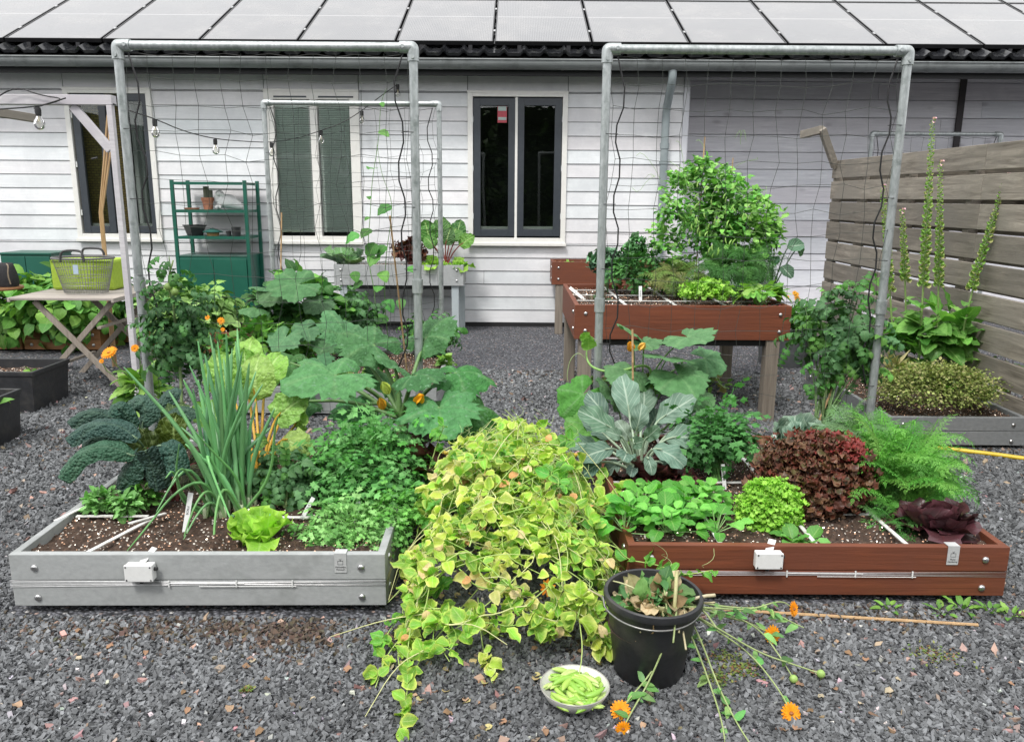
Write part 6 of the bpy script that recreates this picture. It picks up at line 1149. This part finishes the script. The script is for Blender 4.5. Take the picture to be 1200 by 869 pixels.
rosette('spinach_seedling', 'small rounded green seedling right of the lime curly lettuce', 'spinach', G(930, 634, .197), 7, (.05, .07), (60, 15), t_spn, [(.14, .38, .08), (.10, .30, .06)], ML_lush); rosette('spinach_seedling', 'broad-leaved green seedling near the front board, before the red lettuce', 'spinach', G(948, 633, .197), 6, (.06, .085), (50, 10), t_spn, [(.16, .42, .10), (.12, .33, .07)], ML_lush)
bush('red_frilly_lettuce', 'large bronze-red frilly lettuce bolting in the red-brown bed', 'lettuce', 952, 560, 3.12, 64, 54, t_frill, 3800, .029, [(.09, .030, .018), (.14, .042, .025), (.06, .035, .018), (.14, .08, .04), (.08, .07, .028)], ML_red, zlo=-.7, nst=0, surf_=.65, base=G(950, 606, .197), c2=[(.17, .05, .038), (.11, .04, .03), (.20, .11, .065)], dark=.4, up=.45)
f = MB(); scatter(f, t_frill, 650, W(972, 526, 3.13), (.12, .12, .05), .026, [(.17, .028, .026), (.22, .04, .035)], zlo=.0, c2=[(.26, .05, .045)]); f.build('red_crown', ML_red, bpy.data.objects['red_frilly_lettuce'], smooth=True)
t = plant('carrot_plants', 'large feathery bright green carrot tops spilling over the right side of the red-brown bed', 'carrots', G(1050, 585, .197)); f = MB(); s = MB()
for k in range(230):
    b0 = G(1010+62*rng.random(), 555+42*rng.random(), .197); az = rng.uniform(0, 6.28); e = R(rng.uniform(25, 88)); h = np.array([math.cos(az), math.sin(az)*.8, 0]); d = h*math.cos(e)+np.array([.02, 0, math.sin(e)]); Ln = rng.uniform(.18, .31); p = b0+d*Ln*.45; s.tube([b0, p], [.003, .002], 5, (.2, .42, .1), cap=False); f.batch(t_car[rng.integers(3)], [p], [d], [np.array([0, 0, 1])-h*.3], [Ln*.75], vary([(.12, .36, .05), (.19, .46, .085), (.08, .27, .04)][rng.integers(3)], 1, .12, .05))
f.build('fronds', ML_fine, t, smooth=True); s.build('stem', M_stem, t)
bush('fennel_plant', 'feathery grey-green fennel behind the red frilly lettuce', 'fennel', 1000, 510, 3.5, 28, 22, t_car, 60, .16, [(.16, .30, .14), (.20, .34, .16)], ML_fine, zlo=-.4, base=G(1000, 540, .197), nst=15)
rosette('young_carrot', 'small carrot seedling tuft beside the plum radicchio', 'carrots', G(1044, 612, .197), 16, (.09, .15), (75, 15), t_car, [(.10, .32, .07), (.15, .38, .10)], ML_fine)
rosette('basil_seedling', 'single bright basil seedling in front of the carrot tops', 'basil', G(1028, 602, .197)+np.array([0, 0, .05]), 6, (.05, .075), (50, 5), t_spn, [(.14, .40, .08)], ML_lush)
t_rad = [leaf(.62, p=.95, q=.45, nu=6, nv=7, cup=c_, droop=d, wave=.12, wf=1.6, seed=i+110, edge=.8, tip=.75) for i, (d, c_) in enumerate(((-1.4, .7), (-.7, .5), (.2, .4), (.8, .3)))]
rosette('radicchio', 'glossy dark plum radicchio at the front right corner of the red-brown bed', 'radicchio', G(1097, 622, .197)+np.array([0, 0, .01]), 52, (.06, .135), (88, 12), t_rad, [(.042, .020, .024), (.065, .026, .030), (.035, .020, .020)], ML_plum, c2=[(.09, .03, .04)], r0=.012)
rosette('savoy_cabbage', 'grey-green young cabbage at the back of the red-brown bed, beside its label', 'cabbage', G(922, 520, .197)+np.array([0, -.02, 0]), 11, (.10, .17), (80, 25), t_cab, [(.09, .17, .12), (.14, .24, .17)], ML_broc, c2=[(.3, .4, .3)]); rosette('savoy_cabbage', 'small grey-green cabbage half hidden behind the red frilly lettuce', 'cabbage', G(952, 517, .197), 9, (.08, .14), (75, 20), t_cab, [(.12, .20, .15)], ML_broc, c2=[(.3, .4, .3)])
t = bush('staked_tomato', 'tall loose tomato plant tied near the right pipe of the right frame', 'tomato plant', 985, 398, 4.3, 60, 74, t_tom, 190, .135, GB+GB+DG[3:]+GR, ML_soft, nst=26, zlo=-.9, surf_=.25, base=G(962, 505, .197), stem_r=.005, sc=(.14, .24, .09))
f = MB()
for x, y in ((945, 450), (970, 470), (958, 455), (1000, 475), (940, 430), (985, 478), (1015, 470), (925, 405), (1022, 345), (1000, 335), (1035, 390), (1030, 430)): f.batch(t_tom[rng.integers(3)], [W(x, y, 4.25)], [(rng.normal(), -.5, rng.normal()*.4)], [(0, -.2, 1)], [.13], vary(GR[0], 1))
f.build('lower_foliage', ML_soft, t, smooth=True); s = MB(); s.tube([G(962, 505, .197), W(968, 450, 4.2), W(990, 390, 4.3), W(1002, 335, 4.3)], [.01, .008, .006, .003], 7, (.14, .22, .08), sm=2); s.build('main_stem', M_stem, t, smooth=True)
# ---------------------------------------------------------------- fence bed
zd = .17
def foxglove(px0, pts, Y, lab, r0, n, bot):
    b0 = np.array([W(px0, 430, Y)[0], Y, zd]); t = plant('foxglove', lab, 'foxglove', b0, 'foxgloves along the fence'); s = MB(); P = [b0]+[W(x, y, Y) for x, y in pts]; s.tube(P, [.009, .008, .006, .003, .0015], 7, (.24, .36, .12), sm=2); s.build('stem', M_stem, t, smooth=True)
    a = P[-2]; e = P[-1]; k = MB(); V = []; D = []; S_ = []
    for i in range(n):
        q = i/n; c = a+(e-a)*q; az = i*2.4; h = np.array([math.cos(az), math.sin(az), .35]); V.append(c+h*.006); D.append(h); S_.append((.036*(1-q*.65))*(1+.15*rng.normal()))
    cap = leaf(.42, p=.8, q=.7, nu=3, nv=3, cup=1.0, droop=.3, edge=0); k.batch(cap, V, D, (0, 0, 1), S_, pick([(.24, .42, .09), (.17, .34, .07), (.33, .44, .14)], n)); k.batch(cap, V, D, (0, 0, -1), S_, pick([(.22, .40, .08), (.28, .40, .11), (.36, .36, .14)], n)); k.build('seed_spike', ML_fine, t, smooth=True)
    fl = MB(); fl.batch(cap, [e, e+np.array([.01, -.01, -.02])], [(.3, -.6, .2), (-.4, -.5, 0)], (0, 0, 1), .03, [(.75, .45, .55)]); fl.build('top_flower', M_petal, t, smooth=True)
    f = MB(); m = 20; 
    for i in range(m): q = rng.random(); az = rng.uniform(0, 6.28); c = b0+(P[1]-b0)*q*.9; f.batch(t_ov[rng.integers(3)], [c+np.array([math.cos(az), math.sin(az), 0])*.02], [(math.cos(az), math.sin(az), .5)], (0, 0, 1), .13*(1.35-q*.7)+.03*rng.random(), vary([(.14, .34, .07), (.20, .42, .10), (.10, .26, .05)][rng.integers(3)], 1, .15))
    f.build('leaves', ML_lush, t, smooth=True)
foxglove(1078, [(1082, 336), (1093, 140)], 5.2, 'tallest foxglove seed spike, just right of the right pipe', .03, 150, 0); foxglove(1100, [(1100, 336), (1102, 190)], 5.35, 'foxglove spike close to the right of the tallest one', .03, 110, 0)
foxglove(1118, [(1138, 340), (1180, 205)], 5.1, 'foxglove spike leaning right towards the picture edge', .03, 110, 0); foxglove(1052, [(1043, 341), (1034, 218)], 5.4, 'thin foxglove spike left of the right pipe', .03, 90, 0); foxglove(1065, [(1061, 330), (1057, 246)], 5.5, 'short foxglove spike right behind the right pipe', .03, 70, 0)
bush('foxglove_leaves', 'broad light green foxglove leaf tuft low against the fence boards', 'foxglove', 1100, 392, 5.3, 55, 36, t_ov, 90, .16, [(.14, .34, .07), (.20, .42, .10), (.10, .26, .05)], ML_lush, zlo=-.6, base=(W(1100, 430, 5.3)[0], 5.3, zd), nst=16)
bush('thyme_mound', 'low olive green thyme mound over the edge of the mid grey bed', 'thyme', 1098, 455, 4.72, 68, 30, [leaf(.35, nu=1, nv=2, cup=.3, droop=.3, edge=0)], 6500, .019, [(.24, .30, .08), (.34, .40, .13), (.16, .22, .05), (.36, .35, .15)], ML_fine, zlo=-.5, nst=0, depth=.22, surf_=.75, dark=.3)
bush('dried_thrift', 'small dry brownish seed heads left of the thyme mound', 'thrift', 1048, 435, 4.9, 14, 18, [leaf(.08, nu=1, nv=2)], 60, .10, [(.36, .33, .16), (.30, .34, .12)], ML_fine, zlo=.2, up=1.2, base=(W(1048, 460, 4.9)[0], 4.9, zd), nst=14, sc=(.4, .35, .2))
bush('oregano_sprigs', 'sparse reddish sprigs with small leaves at the right end of the fence bed', 'herb', 1178, 432, 5.0, 20, 32, t_ov, 70, .04, [(.14, .26, .08), (.22, .22, .08)], ML_soft, zlo=-.9, base=(W(1178, 470, 5.0)[0], 5.0, zd), nst=16, sc=(.14, .08, .05), stem_r=.0025)
bush('groundsel_weed', 'small weed beside the thyme in the fence bed', 'weed', 1150, 462, 4.72, 14, 8, t_ov, 40, .045, GR, ML_soft, zlo=-.1, nst=0)
# ---------------------------------------------------------------- heap of pulled pea vines
t = plant('pea_vine_heap', 'big heap of pulled yellowing pea vines between the two front beds', 'pea vines', (.02, 2.9, 0)); f = MB(); s = MB()
def hz(x, y):
    u = (y-2.25)/1.5; k = math.sin(math.pi*min(1, max(0, .06+u*.84)))**.55; w_ = .30+.03*math.sin(y*13)+.12*math.sin(math.pi*min(1, max(0, u)))-.11*u; xc = .0-.01*u+.02*math.sin(y*17); return .47*k*max(0, 1-((x-xc)/w_)**2)**.45*(.75+.5*u)
P = []; Dn = []; C = []; C2 = []; Sz = []
PALS = [((.17, .40, .04), (.46, .60, .11)), ((.28, .50, .04), (.62, .68, .18)), ((.40, .55, .06), (.70, .70, .26)), ((.08, .28, .04), (.17, .42, .05)), ((.54, .54, .17), (.70, .64, .30)), ((.18, .42, .045), (.50, .60, .14))]
nv = 0
while nv < 225:
    y = 2.26+1.45*rng.random()**.85; x = -.46+.86*rng.random(); h = hz(x, y)
    if h < .03: continue
    nv += 1; p = np.array([x, y, h*rng.uniform(.6, 1.0)+.02]); az = rng.normal()*1.1-1.4; pal = PALS[rng.choice(6, p=(.20, .26, .20, .13, .07, .14))]; pts = [p]; up_ = .25*max(0, rng.normal()) if rng.random() < .3 else 0
    for k in range(int(rng.integers(4, 9))):
        az += rng.normal()*.55; st = .055*rng.uniform(.7, 1.3); q = pts[-1]+np.array([math.cos(az), math.sin(az), up_-.15])*st; q[0] = max(q[0], -.36+.03*rng.random()); q[1] = max(q[1], 2.17+.05*rng.random() if q[0] < 0 else 2.27+.04*rng.random()); hh = hz(q[0], q[1])
        q[2] = max(.014, min(max(q[2], hh*.72), hh+.05+up_*.25)); pts.append(q); tang = q-pts[-2]; sd_ = np.cross(tang, (0, 0, 1)); sd_ /= np.linalg.norm(sd_)+1e-6
        for sg_ in (-1, 1):
            if rng.random() < .82: P.append(q+sd_*sg_*.006); Dn.append(sd_*sg_+tang*6+rng.normal(size=3)*np.array([.5, .5, .45])); C.append(pal[0]); C2.append(pal[1]); Sz.append(.057*rng.uniform(.55, 1.35)*(1-.04*k))
        if rng.random() < .45: P.append(q); Dn.append(tang*14+rng.normal(size=3)*.5+np.array([0, 0, .5])); C.append(pal[0]); C2.append(pal[1]); Sz.append(.046*rng.uniform(.6, 1.3))
    s.tube(pts, [.0026, .0016], 5, pick([(.42, .56, .16), (.30, .48, .10), (.58, .60, .28)], 1)[0], sm=1, cap=False)
n = len(P); P = np.array(P); Dn = np.array(Dn); C = np.array(C)*(1+.17*rng.normal(size=(n, 1)))*(1+.07*rng.normal(size=(n, 3))); C2 = np.array(C2)*(1+.1*rng.normal(size=(n, 1))); Sz = np.array(Sz)
up = np.array([0, -.6, 1])+.55*rng.normal(size=(n, 3)); idx = rng.integers(len(t_pea), size=n)
for k in range(len(t_pea)): q = idx == k; f.batch(t_pea[k], P[q], Dn[q], up[q], Sz[q], np.clip(C[q], .01, .9), np.clip(C2[q], .01, .9))
f.build('leaves', ML_pea, t, smooth=True)
for k in range(150):
    i = rng.integers(n); p = P[i]; d = rng.normal(size=3)*np.array([1, 1, .35]); d /= np.linalg.norm(d); Ln = rng.uniform(.08, .34); q = p+d*Ln; q[2] = max(.012, hz(q[0], q[1])+.02*rng.normal()+.03); m_ = (p+q)/2+np.array([rng.normal()*.03, rng.normal()*.03, .03]); s.tube([p, m_, q], [.0020, .0018, .0012], 5, pick([(.44, .56, .18), (.32, .50, .12), (.60, .60, .30)], 1)[0], sm=2, cap=False)
for k in range(170):
    p = P[rng.integers(n)]+np.array([0, 0, .02]); a0 = rng.uniform(0, 6.28); pts = [p+np.array([math.cos(a0+j*.9), math.sin(a0+j*.9), .5+.2*j])*.012*(j*.7) for j in range(6)]; s.tube(pts, .0008, 3, (.45, .55, .25), sm=1, cap=False)
s.build('stems', M_stem, t, smooth=True)
f = MB(); s = MB()      # loose strands running off the heap
for pp in ([(560, 690, .05), (520, 735, .04), (480, 790, .02), (474, 830, .02), (466, 862, .02)], [(530, 680, .10), (480, 710, .06), (450, 745, .05), (447, 770, .03)], [(545, 650, .12), (497, 690, .14), (478, 740, .08), (478, 800, .03)], [(650, 640, .15), (690, 590, .22), (720, 575, .26), (735, 570, .25)], [(500, 560, .25), (512, 520, .38), (520, 500, .5)], [(590, 540, .3), (602, 515, .42), (600, 495, .5)], [(650, 600, .2), (690, 600, .18), (715, 592, .24)], [(680, 660, .08), (692, 700, .05), (700, 760, .02)], [(690, 560, .18), (700, 545, .25), (705, 565, .24)], [(500, 700, .05), (540, 720, .03), (570, 740, .02), (590, 745, .02)], [(540, 560, .3), (500, 590, .25), (482, 610, .2)], [(550, 640, .3), (580, 560, .42), (570, 530, .45)], [(640, 560, .3), (655, 530, .38), (640, 520, .42)], [(500, 720, .05), (455, 760, .03), (440, 805, .02)], [(560, 700, .05), (565, 760, .03), (577, 800, .02)]):
    pts = [G(*q) for q in pp]; s.tube(pts, [.0028, .0016], 5, (.42, .54, .18), sm=2); L_ = len(pts)-1; pal = PALS[rng.integers(4)]
    for k in range(16): q = rng.random()*L_; i = min(int(q), L_-1); p = pts[i]+(pts[i+1]-pts[i])*(q-i); d = rng.normal(size=3)*np.array([1, 1, .4]); f.batch(t_pea[rng.integers(len(t_pea))], [p+np.array([0, 0, .012])], [d], [(0, -.6, 1)], [.038+.02*rng.random()], vary(pal[0], 1), vary(pal[1], 1))
f.build('strand_leaves', ML_pea, t, smooth=True); s.build('strand', M_stem, t, smooth=True)
f = MB(); m = 70; i = rng.integers(n, size=m); f.batch(t_pea[2], P[i]+np.array([0, -.01, .02]), Dn[i], (0, -.8, 1), .045, pick([(.62, .34, .14), (.60, .48, .24), (.70, .58, .32)], m)); f.build('withered_leaves', ML_dry, t, smooth=True)
m_ = MB(); m_.ball(G(579, 538, .40), .02, 8, (.55, .05, .04), (1, 1, 1.5)); m_.build('cane_cap', M_stem, t, smooth=True)
flower(t, G(642, 688, .16), (-.4, -1, .5), .026, (.75, .25, .02), n=10)
# ---------------------------------------------------------------- garden waste in the bucket, cut calendulas
t = plant('garden_waste', 'withered stalks and torn leaves heaped in the black bucket', 'garden waste', BKC+np.array([0, 0, .16])); f = MB(); s = MB()
cw = BKC+np.array([0.015, 0, .225]); f2 = MB(); scatter(f2, t_ov+t_pea, 110, cw, (.09, .08, .06), .055, [(.07, .20, .06), (.10, .26, .09), (.16, .32, .10)], zlo=-.3, flat_=.6); f2.build('green_scraps', ML_soft, t, smooth=True); scatter(f, t_pea, 130, cw, (.09, .085, .045), .055, [(.35, .26, .14), (.26, .18, .09), (.45, .36, .22), (.40, .38, .20)], zlo=-.3, flat_=.6); f.build('dry_scraps', ML_dry, t, smooth=True)
for k in range(26):
    p = cw+rng.normal(size=3)*np.array([.06, .06, .02]); d = rng.normal(size=3)*np.array([1, 1, .4]); d /= np.linalg.norm(d); s.tube([p-d*.06, p+np.array([0, 0, .015]), p+d*.09], .003, 5, pick([(.45, .40, .24), (.30, .36, .16), (.52, .46, .30)], 1)[0], sm=1)
s.tube([G(790, 715, .25), G(792, 690, .31), G(793, 670, .33)], .006, 7, (.42, .40, .2), sm=1); s.tube([G(800, 705, .25), G(825, 698, .27), G(838, 697, .27)], .0055, 7, (.5, .44, .3), sm=1); s.tube([G(700, 678, .2), G(730, 682, .31), G(760, 698, .27)], .0025, 6, (.5, .5, .28), sm=2); s.build('stalks', M_stem, t, smooth=True)
cc0 = BKC+np.array([.05, -.03, .27])
def cutstem(pts, head, lab, bud=False, nl=6, face=(0, -.4, 1), r=.027):
    P_ = [cc0+rng.normal(size=3)*.012]+[G(*q) for q in pts]; t = plant('cut_calendula', lab, 'calendula', P_[0], 'cut calendula stems hanging from the bucket'); s = MB(); s.tube(P_, [.0035, .0028, .002], 6, (.34, .42, .18), sm=3); s.build('stem', M_stem, t, smooth=True)
    if head == 'flower': flower(t, P_[-1], face, r, ccol=(.30, .10, .02))
    elif head == 'bud': m_ = MB(); m_.ball(P_[-1], .013, 7, (.30, .46, .12)); m_.build('bud', M_stem, t, smooth=True)
    f = MB(); L_ = len(P_)-1
    for k in range(nl): q = .6+rng.random()*(L_-.7); i = min(int(q), L_-1); p = P_[i]+(P_[i+1]-P_[i])*(q-i); f.batch(t_str[k % 2], [p], [rng.normal(size=3)*np.array([1, 1, .5])], [(0, -.4, 1)], [.032+.025*rng.random()], vary([(.12, .30, .08), (.20, .38, .12)][k % 2], 1))
    f.build('leaves', ML_soft, t, smooth=True); return t
cutstem([(790, 745, .18), (762, 790, .06), (740, 815, .03), (727, 832, .02)], 'flower', 'cut calendula bending down in front of the bucket, open orange bloom facing the bowl', face=(0, -.7, .7)); cutstem([(785, 742, .2), (760, 800, .05), (742, 830, .02), (730, 853, .015)], 'flower', 'cut calendula with its small orange bloom nearest the picture bottom, left of the bucket', r=.02, face=(.2, -1, .2), nl=4)
cutstem([(820, 745, .15), (840, 800, .04), (862, 845, .02), (885, 880, .01)], None, 'long bare cut stem running to the bottom picture edge', nl=8); cutstem([(812, 748, .15), (830, 795, .04), (845, 840, .02), (850, 870, .01)], None, 'second cut stem hanging down beside the bucket towards the bottom edge', nl=6)
cutstem([(835, 735, .14), (880, 765, .06), (915, 810, .03), (927, 835, .02)], 'flower', 'cut calendula whose orange bloom lies lowest on the gravel right of the bucket', face=(.1, -.7, .5)); cutstem([(840, 720, .2), (875, 728, .10), (895, 738, .06), (905, 743, .05)], 'flower', 'cut calendula with its orange bloom in the middle of the group', face=(.3, -.9, .3)); cutstem([(835, 712, .24), (880, 715, .16), (915, 702, .14), (930, 713, .10)], 'flower', 'cut calendula with its orange bloom before the red-brown bed board', face=(.7, -.7, .3), r=.024)
cutstem([(840, 735, .16), (890, 765, .08), (930, 778, .05), (962, 789, .03)], 'bud', 'cut stem ending in a round green bud, furthest right'); cutstem([(845, 715, .2), (890, 735, .10), (915, 770, .04), (930, 795, .02)], 'bud', 'cut stem with a small closed bud in the middle of the gravel', nl=4); cutstem([(850, 712, .2), (900, 712, .12), (920, 725, .08), (942, 735, .05)], None, 'thin leafy cut stem pointing right from the bucket rim', nl=9)
# ---------------------------------------------------------------- weeds, moss and dry leaves on the gravel
for px, py, r_, lb in ((1042, 712, .035, 'small seedling weed in the gravel before the right bed, leftmost'), (1105, 716, .04, 'small weed in the gravel before the bolt of the right bed'), (1128, 712, .05, 'low bright weed under the front right corner of the right bed'), (1160, 715, .04, 'taller leafy weed beside the right bed corner'), (1185, 720, .045, 'leafy weed at the right picture edge'), (735, 745, .03, 'tiny weed by the bucket foot')): rosette('gravel_weed', lb, 'weed', G(px, py, .008), 9, (r_*.7, r_*1.3), (75, 15), t_str, LG, ML_soft)
f = MB(); 
for px, py, rr in ((1095, 768, .07), (852, 772, .06), (870, 785, .05), (290, 808, .012), (840, 795, .04)):
    c = G(px, py, .008); f.batch(t_ov[0], c+rng.normal(size=(170, 3))*np.array([rr*.6, rr*.45, .003]), rng.normal(size=(170, 3))*np.array([1, 1, .4])+np.array([0, 0, .4]), (0, 0, 1), .012, pick([(.16, .22, .05), (.22, .12, .06), (.25, .27, .08), (.12, .2, .05)], 170))
o = f.build('moss', ML_fine, smooth=True); o['kind'] = 'stuff'; tag(o, 'reddish green moss and tiny sedum growing in patches on the gravel', 'moss')
f = MB(); n = 55; xy = np.array([G(rng.uniform(10, 1190), rng.uniform(735, 865), .014) for _ in range(n)]); f.batch(t_pea[1], xy, rng.normal(size=(n, 3))*np.array([1, 1, .1]), (0, 0, 1), .018+.014*rng.random(n), pick([(.32, .19, .12), (.40, .27, .18), (.22, .14, .08), (.42, .36, .26)], n))
xy = np.array([G(rng.uniform(440, 760), rng.uniform(690, 850), .014) for _ in range(60)]); xy = xy[(np.hypot(xy[:, 0]-BWC[0], xy[:, 1]-BWC[1]) > .13) & (np.hypot(xy[:, 0]-BKC[0], xy[:, 1]-BKC[1]) > .15)]; m_n = len(xy); f.batch(t_pea[2], xy, rng.normal(size=(m_n, 3))*np.array([1, 1, .1]), (0, 0, 1), .035, pick([(.32, .19, .12), (.46, .36, .18), (.5, .44, .2)], m_n))
o = f.build('dry_leaves', ML_dry, smooth=True); o['kind'] = 'stuff'; tag(o, 'scattered dry brown leaf scraps lying on the gravel', 'dry leaves')
bush('small_garden_plant', 'small seedling in the further black square tub', 'seedling', 36, 437, 5.3, 8, 4, t_ov, 16, .045, LG, ML_soft, nst=0, zlo=0)
rosette('edge_leaf_plant', 'pair of light green leaves showing above the nearer black tub', 'leafy plant', (-3.02, 4.40, .24), 7, (.10, .16), (60, 20), t_ov, LG, ML_soft)
f = MB(); P_ = [W(x, y, 5.9) for x, y in ((700, 413), (730, 411), (760, 412), (790, 415), (815, 413), (840, 414))]
for p in P_: scatter(f, t_ov, 40, (p[0], 5.9, .05), (.12, .16, .05), .06, LG+[(.45, .42, .14)], zlo=0)
tag(f.build('weed_patch', ML_soft, smooth=True), 'straggling light green weeds growing under the leg planter', 'weeds')
